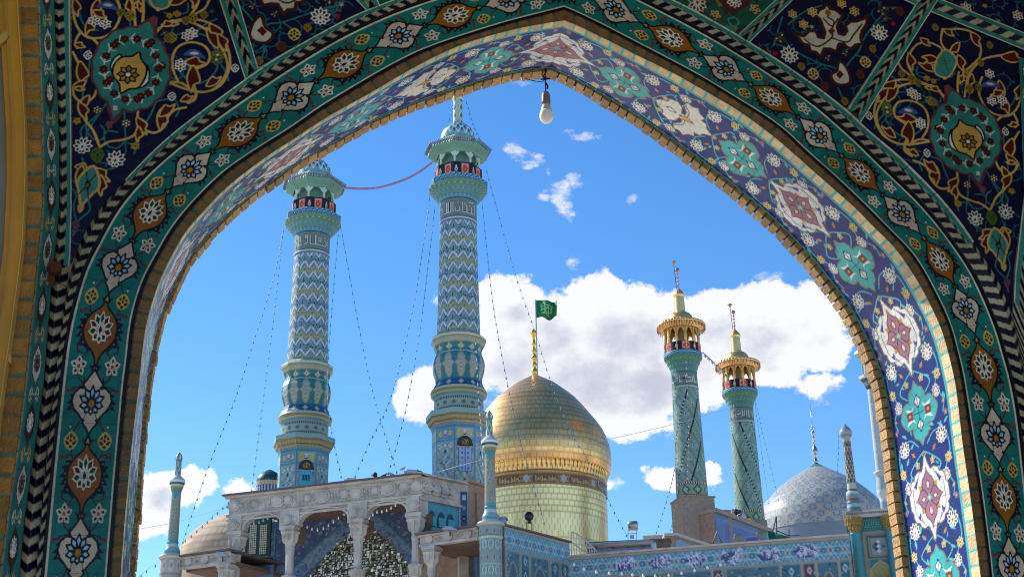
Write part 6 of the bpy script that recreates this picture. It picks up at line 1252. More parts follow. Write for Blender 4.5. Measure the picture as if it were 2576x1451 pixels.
mb = MB(); FA.box(mb, .1, sR - .1, zR - .28, zR - .1, -7, -.36); mb.build('portico_ceiling', WOOD, iv)
def colm(wl, s, o, ztop, zb, r, parent, nm='column'):
    x, y, _ = wl.P(s, 0, o); rot = atan2(wl.e[1], wl.e[0]) + pi / 4; mb = MB()
    mb.box(x, y, ztop - .08, r * 4.2, r * 4.2, .16, rot - pi / 4); mb.box(x, y, ztop - .22, r * 3.6, r * 3.6, .13, rot - pi / 4)
    mb.lathe(x, y, [(ztop - 1.3, r * 1.05), (ztop - 1.1, r * 1.2), (ztop - .9, r * 1.15), (ztop - .6, r * 1.9), (ztop - .42, r * 1.8), (ztop - .28, r * 2.6)], 8, rot=rot)
    for k in range(8):
        a = rot + k * pi / 4; mb.lathe(x + r * 1.7 * cos(a), y + r * 1.7 * sin(a), [(ztop - .75, .02), (ztop - .62, r * .45), (ztop - .3, r * .6)], 6)
    mb.lathe(x, y, [(ztop - 2.3, r * 1.3), (ztop - 2.2, r * 1.05), (ztop - 1.3, r * 1.0)], 12)
    mb.lathe(x, y, [(ztop - 2.95, r * 1.05), (ztop - 2.8, r * 1.25), (ztop - 2.5, r * 1.5), (ztop - 2.38, r * 1.9), (ztop - 2.28, r * 1.9)], 12)
    for k in range(10): a = k * pi / 5; mb.lathe(x + r * 1.35 * cos(a), y + r * 1.35 * sin(a), [(ztop - 2.8, .03), (ztop - 2.55, r * .35), (ztop - 2.36, r * .5)], 6)
    for k in range(12): a = k * pi / 6; mb.lathe(x + r * 1.12 * cos(a), y + r * 1.12 * sin(a), [(zb + .5, r * .2), (ztop - 2.95, r * .2)], 6)
    mb.lathe(x, y, [(zb, r * 2), (zb + .4, r * 2), (zb + .5, r * 1.15), (ztop - 2.9, r * 1.1)], 16); return mb.build(nm, ST, parent, origin=(0, 0, 0))
for x in (598, 731, 902, 1047): colm(FA, sz(x, 1350, -.17)[0], -.17, zcap - .02, 0, .19, iv)
# terracotta brackets behind the capitals
for x in (731, 902, 1052): s = sz(x, 1310)[0]; mb = MB(); FA.poly(mb, [(s + .05, zcap - .02), (s + .05, zcap - .8), (s + .2, zcap - .8), (s + .42, zcap - .45), (s + .42, zcap - .02)], -.75, -.36); mb.build('timber_bracket', WOOD, iv)
# niche wall with pointed arch and mirror work
NW = Wall(FA.P(-1.2, 0, -5.2), FA.P(sR + 1.1, 0, -5.2)); nz0, nz1 = 4.0, zR - .12
nv = Cv(0, nz0, NW.len, nz1, 30, '4c5c80'); rnd = random.Random(31)
ns = lambda x, y: tuple(NW.sz(x, y))
for k in range(2600):
    s, z = rnd.uniform(0, NW.len), rnd.uniform(nz0, nz1); c = rnd.choice(('7888b0', '3a4a70', '8c9cc0', '6c98a0', 'a8989c', '4c6c80', 'b4c0d0')); a = rnd.uniform(0, 6.28); l = rnd.uniform(.05, .16)
    nv.line(spline([(s, z), (s + l * cos(a), z + l * sin(a)), (s + 1.5 * l * cos(a + 1), z + 1.5 * l * sin(a + 1))]), .035, c)
for x in (690, 714, 742): s = ns(x, 1400)[0]; nv.line([(s, nz0), (s, nz1)], .06, '3c7c7c')
ap = [ns(690, 1520), ns(730, 1462), ns(770, 1420), ns(805, 1387), ns(850, 1350), ns(890, 1325), ns(925, 1308), ns(952, 1325), ns(985, 1353), ns(1015, 1382), ns(1042, 1412), ns(1075, 1460), ns(1100, 1520)]
acx = (ns(925, 1310)[0]); 
nv.line(ap, .95, '44687c'); nv.line(ap, .7, '5c7498'); nv.line(ap, .62, '6c88a8')
for k in range(900):
    i = rnd.randrange(len(ap) - 1); t = rnd.random(); x = ap[i][0] * (1 - t) + ap[i + 1][0] * t + rnd.uniform(-.28, .28); z = ap[i][1] * (1 - t) + ap[i + 1][1] * t + rnd.uniform(-.28, .28); nv.disc(x, z, .04, rnd.choice(('7c94b4', '3c4c74', '8ca4a8')))
nv.line([(x, z + .45) for x, z in ap], .05, '4c8c90')
inner = [ns(745, 1520), ns(775, 1460), ns(810, 1408), ns(850, 1368), ns(890, 1337), ns(922, 1318), ns(950, 1338), ns(985, 1368), ns(1015, 1402), ns(1040, 1440), ns(1060, 1520)]
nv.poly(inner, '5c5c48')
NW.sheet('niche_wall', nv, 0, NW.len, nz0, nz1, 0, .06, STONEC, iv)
# mirror facets hung in the niche: small tilted panes in rows
gl = MB(); rnd = random.Random(77); ip = np.array(inner)
def inside(s, z):
    c = False
    for k in range(len(ip)):
        (x1, y1), (x2, y2) = ip[k], ip[(k + 1) % len(ip)]
        if (y1 > z) != (y2 > z) and s < x1 + (z - y1) * (x2 - x1) / (y2 - y1): c = not c
    return c
zq = nz0 + 3.2
while zq < nz1 - .5:
    s = ns(745, 1500)[0]
    while s < ns(1062, 1500)[0]:
        if inside(s, zq):
            w_ = rnd.uniform(.06, .12); h_ = rnd.uniform(.07, .15); ta, tb_ = rnd.uniform(-.5, .5), rnd.uniform(-.2, .9); n_ = NW.n * cos(ta) + NW.e * sin(ta); X = NW.e * cos(ta) - NW.n * sin(ta); Y = Z * cos(tb_) - n_ * sin(tb_)
            c = NW.P(s, zq, .12 + rnd.uniform(-.04, .08)); k = rnd.random(); col = lin('f4f8f8') if k < .6 else lin('54523f') if k < .82 else lin('a8a888')  # white and dark glints put into the pane colours
            gl.frame(c - X * w_ / 2 - Y * h_ / 2, X * w_, Y * h_, -n_ * .015, col)
        s += .118
    zq += .135
gl.build('mirror_work', mat('mirror_facets', rough=.15, metal=.15, vcol=True, var=.1), iv, vcol=True)
mb = MB(); NW.box(mb, 0, NW.len, 0, nz0, -.4, 0); NW.box(mb, 0, NW.len, nz0, nz1, -.4, -.02); mb.build('rear_wall', mat('dark_plaster', lin('5c584c'), rough=.9), iv)  # plain dark plaster colour behind the niche
# lattice windows and timber box seen through the left arch
LW = Wall(FA.P(-.3, 0, -3.2), FA.P(3.6, 0, -3.2)); lz = lambda x, y: LW.sz(x, y)
mb = MB(); s0, z0 = lz(606, 1402); s1, z1 = lz(682, 1302); LW.box(mb, s0 - .2, s1, z0, z1 + 1, -.12, 0); lw = mb.build('lattice_screen', mat('dark_green_paint', lin('1e4a42'), rough=.6), iv)
for xa, xb in ((605, 621), (626, 648), (652, 674)):
    mb = MB(); sa, za = lz(xa, 1394); sb, zb = lz(xb, 1318); n = 13
    for k in range(n): z = za + (zb - za) * (k + .5) / n; [LW.box(mb, sa + (sb - sa) * (q + .1) / 4, sa + (sb - sa) * (q + .8) / 4, z - .05, z + .04, 0.005, .04) for q in range(4)]
    mb.build('shutter', mat('cream_slats', lin('cfcdb0'), rough=.6), lw)
mb = MB(); s0, z0 = lz(603, 1440); s1, z1 = lz(682, 1404); LW.box(mb, s0 - .6, s1 + .1, z0, z1, -.4, .5); mb.build('timber_box', WOOD, iv)
mb = MB(); LW.box(mb, lz(688, 1400)[0], lz(692, 1400)[0], 4, zR - 1, -.05, .05); mb.build('post', mat('green_grey_trim', lin('4c7870'), rough=.6), iv)
# return wall on the right of the arcade: round reliefs, louvred windows, tile strip, brick pedestal
RW = Wall(A2, A3); mb = MB(); zlo = zf - .1; RW.box(mb, .02, RW.len + .1, zlo, zR - .0, -.3, 0); RW.box(mb, 0, RW.len + .1, zlo - .08, zlo + .04, 0, .1); RW.box(mb, 0, .5, zcap - 0.1, zlo - .08, -.3, .02)
rr_ = []
for x in (1073, 1094, 1115, 1136):
    s = RW.sz(x, 1225)[0]; ring = [(s + .42 * cos(t), (zlo + zR) / 2 + .3 * sin(t)) for t in np.linspace(0, 2 * pi, 17)[:-1]]; RW.poly(mb, ring, 0, .1); RW.poly(mb, [(s + (a - s) * .6, (zlo + zR) / 2 + (b - (zlo + zR) / 2) * .6) for a, b in ring], .1, .18)
RW.box(mb, -.2, RW.len + .3, zR, zR + .07, -.5, .3); mb.build('return_frieze', ST, iv)
mb = MB(); BL = mat('turquoise_paint', lin('3c8c9c'), rough=.5, var=.12); s1 = RW.sz(1156, 1300)[0]; zb = RW.sz(1100, 1332)[1]; RW.box(mb, .35, s1, zb, zlo - .1, -.25, -.05); wn = mb.build('louvred_window', BL, iv)
for k in range(3):
    a = .55 + (s1 - .75) * k / 3; b = .55 + (s1 - .75) * (k + .82) / 3; zt = zlo - .9; mb = MB()
    RW.poly(mb, [(a, zb + .15), (b, zb + .15), (b, zt)] + [((a + b) / 2 + (b - a) / 2 * cos(t), zt + .45 * sin(t)) for t in np.linspace(0, pi, 9)[1:-1]] + [(a, zt)], -.05, -.03); mb.build('window_panel', mat('window_grey', lin('24484c'), rough=.7), wn)
    mb = MB(); n = 10
    for q in range(n): z = zb + .2 + (zt - zb) * q / n; mb.frame(RW.P(a + .04, z, -.03), RW.e * (b - a - .08), RW.n * .07 - Z * .06, Z * .03)
    mb.build('louvres', mat('louvre_paint', lin('58a4b0'), rough=.5), wn)
A4 = atz(1178, 1218, zR); mb = MB(); PW = Wall(A3, A4)
sv = Cv(0, 0, 1, 9, 40, '2c5c90')
for k in range(18): sv.poly([(.3, k * .5 + .1), (.7, k * .5 + .1), (.7, k * .5 + .35), (.3, k * .5 + .35)], ('c8c8b8', '182c50', '3c8c98')[k % 3]); sv.line([(.4, k * .5 + .22), (.6, k * .5 + .22)], .06, 'd0b870')
sv.line([(.06, 0), (.06, 9)], .08, '48b0c0'); sv.line([(.94, 0), (.94, 9)], .08, '48b0c0')
PW.box(mb, -.02, PW.len, zb - 3, zR, -.4, -.01); mb.build('tile_strip_backing', ST, iv); PWn = PW.len
S_, Z_ = np.meshgrid(np.linspace(.05, PWn - .05, 20), np.linspace(zb - .5, zR - .35, 100)); sheet('tile_strip', PW.A + PW.e * S_[..., None] + Z * Z_[..., None] + PW.n * .01, sv.get(S_ / PWn, (Z_ - zb + 3) % 9, .04, .04), FTILE, iv)
BRK = mat('old_brick', lin('9c7c68'), rough=.9, var=.18, nscale=4, bump=.6, bscale=30)
A5 = atz(1240, 1238, zR); BW = Wall(A4, A5); mb = MB(); BW.box(mb, 0, BW.len, 0, zR + .1, -3, 0); BW.box(mb, -.1, BW.len, zR + .1, zR + .22, -3, .12); BW.box(mb, BW.len * .28, BW.len * .42, 0, zR - .3, 0, .1); mb.build('brick_pedestal', BRK, iv)

# ---- low wings either side
zW = zS - .05
def wing(nm, lab, xa, ya, xb, yb, grp, caps, winf):
    a = atz(xa, ya, zW); b = atz(xb, yb, zW); W = Wall(a, b); r = empty(nm, tuple(((a + b) / 2)[:2]) + (0,), lab, 'wing', grp); mb = MB()
    zl = winf(W); W.box(mb, 0, W.len, zl, zW - .12, -.4, 0); W.box(mb, 0, W.len, zl - .05, zl + .06, 0, .08); W.box(mb, -.05, W.len, zW - .14, zW - .05, 0, .12)
    n = int(W.len / .95)
    for k in range(n):
        s = (k + .5) * W.len / n; ring = [(s + .2 * cos(t), (zl + zW) / 2 + .2 * sin(t)) for t in np.linspace(0, 2 * pi, 13)[:-1]]; W.poly(mb, ring, 0, .07)
        for q in range(6): W.box(mb, s + .28 + q * .07, s + .31 + q * .07, zl + .18, zW - .25, 0, .03)
    mb.build('stone_frieze', ST, r); mb = MB(); W.box(mb, -.1, W.len + .1, zW - .05, zW + .04, -4, .3); mb.build('roof_edge', ST2, r)
    mb = MB(); W.box(mb, 0, W.len, zl - .1, zl + .1, -4, -.42); mb.build('ceiling', WOOD, r)
    for x in caps: colm(W, W.sz(x, 1400)[0], -.2, zl - .05, 0, .17, r)
    return W, r, zl
WR, wr, zlr = wing('side_wing', 'low stone porch wing between arcade and front turret, blue mosaic wall inside', 1057, 1344, 1203, 1323, 'low wings of the arcade', (1080,), lambda W: W.sz(1060, 1373)[1])
WLf, wl, zll = wing('side_wing', 'low stone porch wing left of the arcade below the plain brick dome', 456, 1400, 582, 1383, 'low wings of the arcade', (565,), lambda W: W.sz(458, 1429)[1])
bw = Cv(0, 0, 8, 16, 28, '54688c')
for k in range(1500): s, z = rnd.uniform(0, 8), rnd.uniform(0, 16); bw.line([(s, z), (s + rnd.uniform(-.1, .1), z + rnd.uniform(-.1, .1))], .04, rnd.choice(('8c9cb4', '3c5078', '7c9ca4', '9c8c94')))
for x in (1.4, 1.9, 2.7, 4.0, 4.5, 6): bw.line([(x, 0), (x, 16)], .06, '5c8c9c')
for W, r in ((WR, wr), (WLf, wl)):
    V = Wall(W.P(-.3, 0, -3.0), W.P(W.len + .2, 0, -3.0)); V.sheet('inner_wall', bw, 0, min(8, V.len), 6, zW - .2, 0, .07, STONEC, r)

# ---- tiled courtyard walls
lat = Cv(0, 0, 1, 1, 90, '5c94a8')
for dx in (0,):
    for a, b in (((0, .3), (.5, 1)), ((.5, 1), (1, .3)), ((0, .7), (.5, 0)), ((.5, 0), (1, .7)), ((0, .3), (1, .3)), ((0, .7), (1, .7)), ((.25, 0), (0, .3)), ((.75, 0), (1, .3)), ((.25, 1), (0, .7)), ((.75, 1), (1, .7))): lat.line([a, b], .05, 'b4c8cc')
    lat.disc(.5, .5, .14, '3c6c94'); lat.disc(0, .5, .1, 'a06c5c'); lat.disc(1, .5, .1, 'a06c5c'); lat.disc(.5, .5, .06, 'b0c4c8')
def wall_canvas(L_, h, panels, text, seed, res=34):
    """s 0..L, z measured down from the top 0..h"""
    cv = Cv(0, 0, L_, h, res, '6890a0'); rd = random.Random(seed)
    cv.poly([(0, 0), (L_, 0), (L_, .1), (0, .1)], 'b8a890')
    Y, X = np.mgrid[0:cv.H, 0:cv.W]; xs = X / res; ys = Y / res; bnd = (ys > .14) & (ys < .92); cv.a[bnd] = lat.get((xs[bnd] / .62) % 1, (ys[bnd] - .14) / .78, .03, .03, True)
    if text:
        x = 2.2
        while x < L_ - 1:
            cv.poly([(x + .1, .3), (x + .65, .26), (x + .85, .53), (x + .65, .8), (x + .1, .78), (x - .1, .53)], '505a8c')
            for k in range(17): a, b = x + rd.uniform(-.1, .75), rd.uniform(.3, .78); cv.line(spline([(a, b), (a + .12, b - rd.uniform(.0, .2)), (a + .2, b + .1)]), .035, 'd4d0e0')
            for k in range(3): a = x + rd.uniform(0, .7); cv.line([(a, .3), (a, .7)], .03, 'd4d0e0')
            x += 1.62
    cv.poly([(0, .95), (L_, .95), (L_, 1.03), (0, 1.03)], 'a89c88')
    for (a, b, kind) in panels:
        base = {'t': '3c7484', 'r': '6c4c54', 'w': '547c88', 'v': '4c707c'}[kind]; cv.poly([(a, 1.08), (b, 1.08), (b, h), (a, h)], base)
        for k in range(int((b - a) * (h - 1) * 34)):
            x, y = rd.uniform(a, b), rd.uniform(1.1, h); cv.disc(x, y, rd.uniform(.02, .05), rd.choice(('8cb0b4', '2c5470', 'a4c0c4', 'b0a08c', '3c8c90', '6c7ca0', '28404c')))
        if kind == 'w':
            m_, hw = (a + b) / 2, (b - a) / 2 - .1; top = 1.5; P = [(m_ - hw, h)] + [(m_ - hw * (1 - t), top + .95 * (1 - t) ** 1.8 + 0) for t in np.linspace(0, 1, 8)] + [(m_ + hw * t, top + .95 * t ** 1.8) for t in np.linspace(0, 1, 8)[1:]] + [(m_ + hw, h)]
            cv.line(P, .14, 'a8a084'); cv.poly(P, '5c7080')
            for k in range(int(hw * 60)): x = rd.uniform(m_ - hw * .85, m_ + hw * .85); y = rd.uniform(top + .5, h); (lambda q: (cv.disc(x, y, .07, '485c80'), cv.ring(x, y, .07, .03, 'b4c0c4')) if q < .4 else cv.disc(x, y, .035, rd.choice(('c4ccc8', '8c5c64', '30486c'))))(rd.random())
        else:
            m_ = (a + b) / 2
            for y in np.arange(1.35, h, .62): cv.poly([(m_, y - .2), (m_ + .12, y), (m_, y + .22), (m_ - .12, y)], 'b4c4cc' if kind != 'r' else 'c8b8b0'); cv.disc(m_, y, .06, '3c6c8c')
        for x in (a, b): cv.line([(x, 1.05), (x, h)], .07, 'a8a08c')
    return cv
def wall_sheet(W, nm, cv, s1, ztop, h, step, par, out=.012):
    S_, Z_ = np.meshgrid(np.linspace(0, s1, int(s1 / step)), np.linspace(0, h, int(h / step))); return sheet(nm, W.A + W.e * S_[..., None] + Z * (ztop - Z_)[..., None] + W.n * out, cv.get(S_, Z_, step, step), FTILE, par)
a = atz(1268, 1320, zW); b = atz(1432, 1363, zW); WA = Wall(a, b)
wa = empty('tiled_wall', tuple(((a + b) / 2)[:2]) + (0,), 'blue tiled side wall receding from the front turret to the inner corner', 'wall', 'blue tiled courtyard walls')
wall_sheet(WA, 'tile_facing', wall_canvas(WA.len, 6, [(.1, WA.len * .22, 'w'), (WA.len * .24, WA.len * .36, 't'), (WA.len * .38, WA.len * .66, 'w'), (WA.len * .69, WA.len * .82, 't'), (WA.len * .85, WA.len * .98, 'v')], False, 4), WA.len, zW - .04, 6, .045, wa)
mb = MB(); WA.box(mb, 0, WA.len, 0, zW - .04, -.5, 0); mb.build('wall_body', BRK, wa); mb = MB(); WA.box(mb, -.1, WA.len, zW - .04, zW + .04, -.7, .14); mb.build('coping', ST2, wa)
pj = WA.P(WA.len - .05, 0, 0); zB = zat(pj[0], pj[1], 1399); c2 = atz(2135, 1345, zB); WB = Wall(pj, c2)
wb = empty('tiled_wall', tuple(((pj + c2) / 2)[:2]) + (0,), 'long low tiled wall with calligraphy band and arched panels running to the right', 'wall', 'blue tiled courtyard walls')
q = lambda x: WB.sz(x, 1430)[0]
pan = [(1438, 1455, 'r'), (1458, 1500, 't'), (1503, 1530, 'v'), (1533, 1578, 't'), (1581, 1608, 'r'), (1611, 1658, 't'), (1661, 1688, 'v'), (1691, 1790, 'w'), (1793, 1818, 'r'), (1826, 1962, 'w'), (1965, 2016, 't'), (2020, 2052, 'r'), (2056, 2110, 'w'), (2113, 2140, 't')]
pan = [(max(q(x0), 0), q(x1), k) for x0, x1, k in pan]
# beyond the measured stretch the same rhythm holds
wall_sheet(WB, 'tile_facing', wall_canvas(WB.len, 5.2, pan, True, 9), WB.len, zB - .05, 5.2, .042, wb)
mb = MB(); WB.box(mb, 0, WB.len, 0, zB - .05, -.5, 0); mb.build('wall_body', BRK, wb); mb = MB(); WB.box(mb, -.1, WB.len, zB - .05, zB + .04, -.8, .16); mb.build('coping', ST, wb)
mb = MB(); WB.box(mb, .4, WB.len - .4, zB - .35, zB - .15, -34, -.8); tag(mb.build('roof_deck', mat('roof_plaster', lin('b0a08c'), rough=.9), wb))

# ---- corner pavilion at the right
cp1, cp2 = atz(2126, 1292, axT.zr(1286, 5)[0]), atz(2300, 1280, axT.zr(1286, 5)[0]); CPz = axT.zr(1288, 5)[0]; CP = Wall(cp1, cp2)
cpv = empty('corner_pavilion', tuple(((cp1 + cp2) / 2)[:2]) + (0,), 'turquoise tiled corner pavilion with gold capital and square star panel by the right jamb', 'pavilion')
kk = lambda x, y: CP.sz(x, y); cv = Cv(0, CPz - 6.5, CP.len, CPz, 60, '2c7c7c')
for k in range(1600):
    cv.disc((k % 53) * CP.len / 53, CPz - 6.5 + (k // 53) * .21 + (k % 2) * .1, .028, '8cc4bc')
def rect(x0, y0, x1, y1, c, w_=0, oc_='a89880'):
    P = [kk(x0, y0), kk(x1, y0), kk(x1, y1), kk(x0, y1)]; z0 = (P[0][1] + P[1][1]) / 2; z1 = (P[2][1] + P[3][1]) / 2; P = [(P[0][0], z0), (P[1][0], z0), (P[1][0], z1), (P[0][0], z1)]; cv.poly(P, c)
    if w_: cv.line(P, w_, oc_, True)
rect(2172, 1338, 2243, 1460, '8c9088', .12); rect(2180, 1347, 2238, 1400, 'b0a884', .06, '5c6c70'); rect(2187, 1350, 2233, 1396, 'a8a49c', .04, '3c6c80')
cx, cz = kk(2210, 1373); 
for i in range(-3, 4):
    for j in range(-3, 4):
        if abs(i) + abs(j) < 4 and (i + j) % 2 == 0: h = .1; x, z = cx + i * .105, cz + j * .105; cv.poly([(x - h, z), (x, z + h), (x + h, z), (x, z - h)], ('dcdce0', '5c4c4c', '2c8890', '8c9cac')[(i + 2 * j) % 4])
rect(2186, 1405, 2241, 1460, '3c8c94', .05); m0, zt = kk(2214, 1409); cv.poly([(m0 - .48, zt - 2), (m0 - .48, zt - .45), (m0 - .25, zt - .16), (m0, zt), (m0 + .25, zt - .16), (m0 + .48, zt - .45), (m0 + .48, zt - 2)], 'b0a468'); cv.line([(m0 - .48, zt - 2), (m0 - .48, zt - .45), (m0 - .25, zt - .16), (m0, zt), (m0 + .25, zt - .16), (m0 + .48, zt - .45), (m0 + .48, zt - 2)], .05, 'c8b890')
for k in range(9): cv.line(spline([(m0 - .3 + k * .07, zt - .5 - .1 * (k % 3)), (m0 - .25 + k * .07, zt - .7), (m0 - .32 + k * .07, zt - .85)]), .03, '7c8c4c')
CP.sheet('tile_facing', cv, 0, CP.len, CPz - 6.5, CPz, 0, .035, FTILE, cpv)
mb = MB(); CP.box(mb, 0, CP.len, 0, CPz, -3, -.02); mb.build('wall_body', BRK, cpv)
mb = MB(); CP.box(mb, -.1, CP.len + .1, CPz, CPz + .1, -2.5, .35); CP.box(mb, 0, CP.len, CPz - .2, CPz - .06, 0, .22); 
for k in range(int(CP.len / .09)): CP.box(mb, k * .09, k * .09 + .05, CPz - .06, CPz, .05, .27)
mb.build('ledge', mat('pale_stone', lin('b8b4b0'), rough=.7), cpv)
for x in (2153, 2243):
    s = kk(x, 1350)[0]; X, Y, _ = CP.P(s, 0, .18); mb = MB(); mb.lathe(X, Y, [(0, .24), (CPz - .98, .24), (CPz - .95, .27), (CPz - .9, .24)], 24, lin('2c6c74')); cc = mb.build('column', mat('turquoise_paint'), cpv, True); mb = MB(); mb.lathe(X, Y, [(CPz - .9, .24), (CPz - .65, .26), (CPz - .45, .33), (CPz - .22, .36)], 20)
    for k in range(12):
        for j in range(3): a = k * pi / 6 + j * .26; mb.lathe(X + (.25 + .05 * j) * cos(a), Y + (.25 + .05 * j) * sin(a), [(CPz - .85 + j * .2, .01), (CPz - .74 + j * .2, .05), (CPz - .62 + j * .2, .06)], 6)
    mb.build('capital', mat('ochre_relief', lin('8c7434'), rough=.6, var=.3, nscale=12), cpv)

# ---- brick stump and tiled gable carrying the gilded minarets
bx = empty('brick_tower_base', (axG0.x, axG0.y, 0), 'square brown brick block under the taller gilded minaret', 'tower base')
zt = axG0.zr(1259, 5)[0]; mb = MB(); mb.box(axG0.x, axG0.y, zt / 2, 2.35, 2.35, zt, radians(12)); mb.build('brick_block', mat('stump_brick', lin('9c8878'), rough=.9, var=.15, nscale=5, bump=.7, bscale=26), bx)
mb = MB(); mb.box(axG0.x, axG0.y, zt + .04, 2.5, 2.5, .08, radians(12)); mb.box(axG0.x + 1.7, axG0.y - .1, zt / 2 - .4, 1.3, 1.6, zt - .9, radians(12)); mb.build('shoulder', mat('stump_brick'), bx)
bx2 = empty('brick_tower_base', (axG1.x, axG1.y, 0), 'low buff plinth under the shorter gilded minaret, behind the gable', 'tower base'); zt2 = axG1.zr(1312, 5)[0]; mb = MB(); mb.lathe(axG1.x, axG1.y, [(0, 1.25), (zt2, 1.25), (zt2 + .02, 1.1)], 24); mb.build('plinth', mat('stump_brick'), bx2, True)
gp1, gp2 = at(1797, 1283, 93), at(1932, 1332, 98); GW = Wall(gp1, gp2); gb = empty('tiled_gable', tuple(((gp1 + gp2) / 2)[:2]) + (0,), 'sloping gable wall faced with blue tile between the two gilded minarets', 'gable')
gk = lambda x, y: GW.sz(x, y); gv = Cv(0, 0, 6, 30, 30, '6484b0')
for k in range(6000): x, y = rnd.uniform(0, 6), rnd.uniform(0, 30); gv.disc(x, y, .03, rnd.choice(('7c9cc0', '5474a4', '8ca8c4', '94a0b0')))
def gpoly(P): return np.array([gk(*p) for p in P])
g0 = gpoly([(1797, 1288), (1932, 1337), (1945, 1372), (1797, 1385)]); x0, y0 = g0.min(0) - .01; x1, y1 = g0.max(0) + .01
for P, c in (([(1822, 1312), (1900, 1340), (1915, 1362), (1822, 1368)], '5878b8'), ([(1875, 1350), (1905, 1348), (1910, 1362), (1875, 1364)], '3c4ca0')): gv.poly(gpoly(P) - (0, 0), c); gv.line(gpoly(P), .09, 'a08c84', True)
S_, Z_ = np.meshgrid(np.linspace(0, x1, 90), np.linspace(y0, y1, 60)); C = gv.get(S_, Z_, .05, .05); cxx = (S_[:-1, :-1] + S_[1:, 1:]) / 2; czz = (Z_[:-1, :-1] + Z_[1:, 1:]) / 2; tl = np.interp(cxx, [g0[0][0], g0[1][0]], [g0[0][1], g0[1][1]])
sheet('tile_facing', GW.A + GW.e * S_[..., None] + Z * Z_[..., None] + GW.n * .02, C, FTILE, gb, fmask=czz < tl)
mb = MB(); GW.poly(mb, [(0, 8), (g0[1][0], 8), (g0[1][0], g0[1][1]), (0, g0[0][1])], -1.2, 0); mb.build('wall_body', BRK, gb)
mb = MB(); GW.poly(mb, [(-.1, g0[0][1]), (g0[1][0] + .2, g0[1][1] - .05), (g0[1][0] + .2, g0[1][1] + .22), (-.1, g0[0][1] + .27)], -1.4, .25); mb.build('coping', mat('stump_brick'), gb)
# low shed gable, boxes, ducts on the roof
sh1, sh2 = at(1672, 1345, 84), at(1790, 1374, 84); SG = Wall(sh1, sh2); shd = empty('roof_shed', tuple(((sh1 + sh2) / 2)[:2]) + (0,), 'low buff shed with sloping top and small blue panel left of the brick block foot', 'shed')
s_ = lambda x, y: tuple(SG.sz(x, y)); mb = MB(); SG.poly(mb, [s_(1672, 1400), s_(1792, 1400), s_(1790, 1374), s_(1700, 1344), s_(1672, 1345)], -3, 0); mb.build('walls', mat('stump_brick'), shd)
mb = MB(); SG.poly(mb, [s_(1670, 1348), s_(1700, 1347), s_(1794, 1378), s_(1796, 1372), s_(1704, 1341), s_(1670, 1342)], -3.1, .2); mb.build('roof', mat('pale_stone'), shd); mb = MB(); SG.poly(mb, [s_(1700, 1385), s_(1760, 1378), s_(1712, 1357), s_(1700, 1356)], 0, .03); mb.build('panel', mat('blue_panel', lin('7c9cbc'), rough=.5), shd)
def hut(lab, x0, y0, x1, y1, d, dep, m, nm='roof_box', cat='box'):
    p = at(x0, y1, d); q2 = at(x1, y1, d); t = at(x0, y0, d); w_ = q2[0] - p[0]; mb = MB(); mb.box((p[0] + q2[0]) / 2, d + dep / 2, (p[2] + t[2]) / 2, w_, dep, t[2] - p[2], radians(-8)); mb.box((p[0] + q2[0]) / 2, d + dep / 2, t[2] + .04, w_ + .12, dep + .12, .08, radians(-8))
    o = mb.build(nm, m, origin=((p[0] + q2[0]) / 2, d, p[2])); tag(o, lab, cat); return o
hut('pale flat plastered box on the roof left of the brick block', 1626, 1349, 1676, 1372, 86, 2, mat('pale_plaster', lin('c4b4a4'), rough=.9))
hut('dark weathered block on the roof behind the long pipes', 1640, 1358, 1690, 1384, 74, 1, mat('grimy_plaster', lin('6c6054'), rough=.95, var=.4, nscale=3), 'roof_block', 'block')
hut('low dark roof ridge below the golden drum', 1480, 1364, 1640, 1388, 80, 1.5, mat('grimy_plaster'), 'roof_ridge', 'roof ridge')
# pipes
pp = empty('roof_pipes', tuple(at(1560, 1380, 69)), 'long silver ducts lying along the roof in front of the golden drum', 'pipes'); mb = MB()
for (xa, ya), (xb, yb), r in (((1478, 1372), (1636, 1362), .12), ((1490, 1388), (1646, 1380), .1), ((1500, 1396), (1655, 1384), .08)): mb.tube([at(xa, ya, 69), at(xb, yb, 68)], r, 8)
mb.tube([at(1636, 1360, 68), at(1644, 1366, 68), at(1645, 1384, 68)], .14, 8); mb.build('duct', mat('galvanised', lin('a8a8a8'), rough=.35, metal=.8), pp); mb = MB()
for x in (1500, 1540, 1580, 1620): mb.tube([at(x, 1368, 68.8), at(x + 1, 1392, 68.8)], .05, 6)
mb.build('supports', mat('dark_iron'), pp)
# water tank
tk = empty('water_tank', tuple(at(1592, 1356, 72)), 'silver horizontal water tank on a stand right of the golden drum', 'water tank'); c1, c2_ = at(1580, 1322, 72), at(1603, 1321, 72); r = 12 * camdepth(c1) / F
mb = MB(); mb.tube([c1 - (.03, 0, 0), c1, c2_, c2_ + (.03, 0, 0)], [r * .6, r, r, r * .6], 20); mb.build('tank', mat('galvanised'), tk, True); mb = MB()
for x in (1580, 1602):
    for dd in (71.8, 72.2): mb.tube([at(x, 1330, dd), at(x, 1358, dd)], .02, 5)
mb.tube([at(1578, 1342, 71.8), at(1603, 1341, 71.8)], .02, 5); mb.build('stand', mat('galvanised'), tk); mb = MB(); p = at(1590, 1350, 72); mb.box(p[0], p[1], p[2], .22, .2, .18); mb.build('box', mat('pale_metal'), tk)
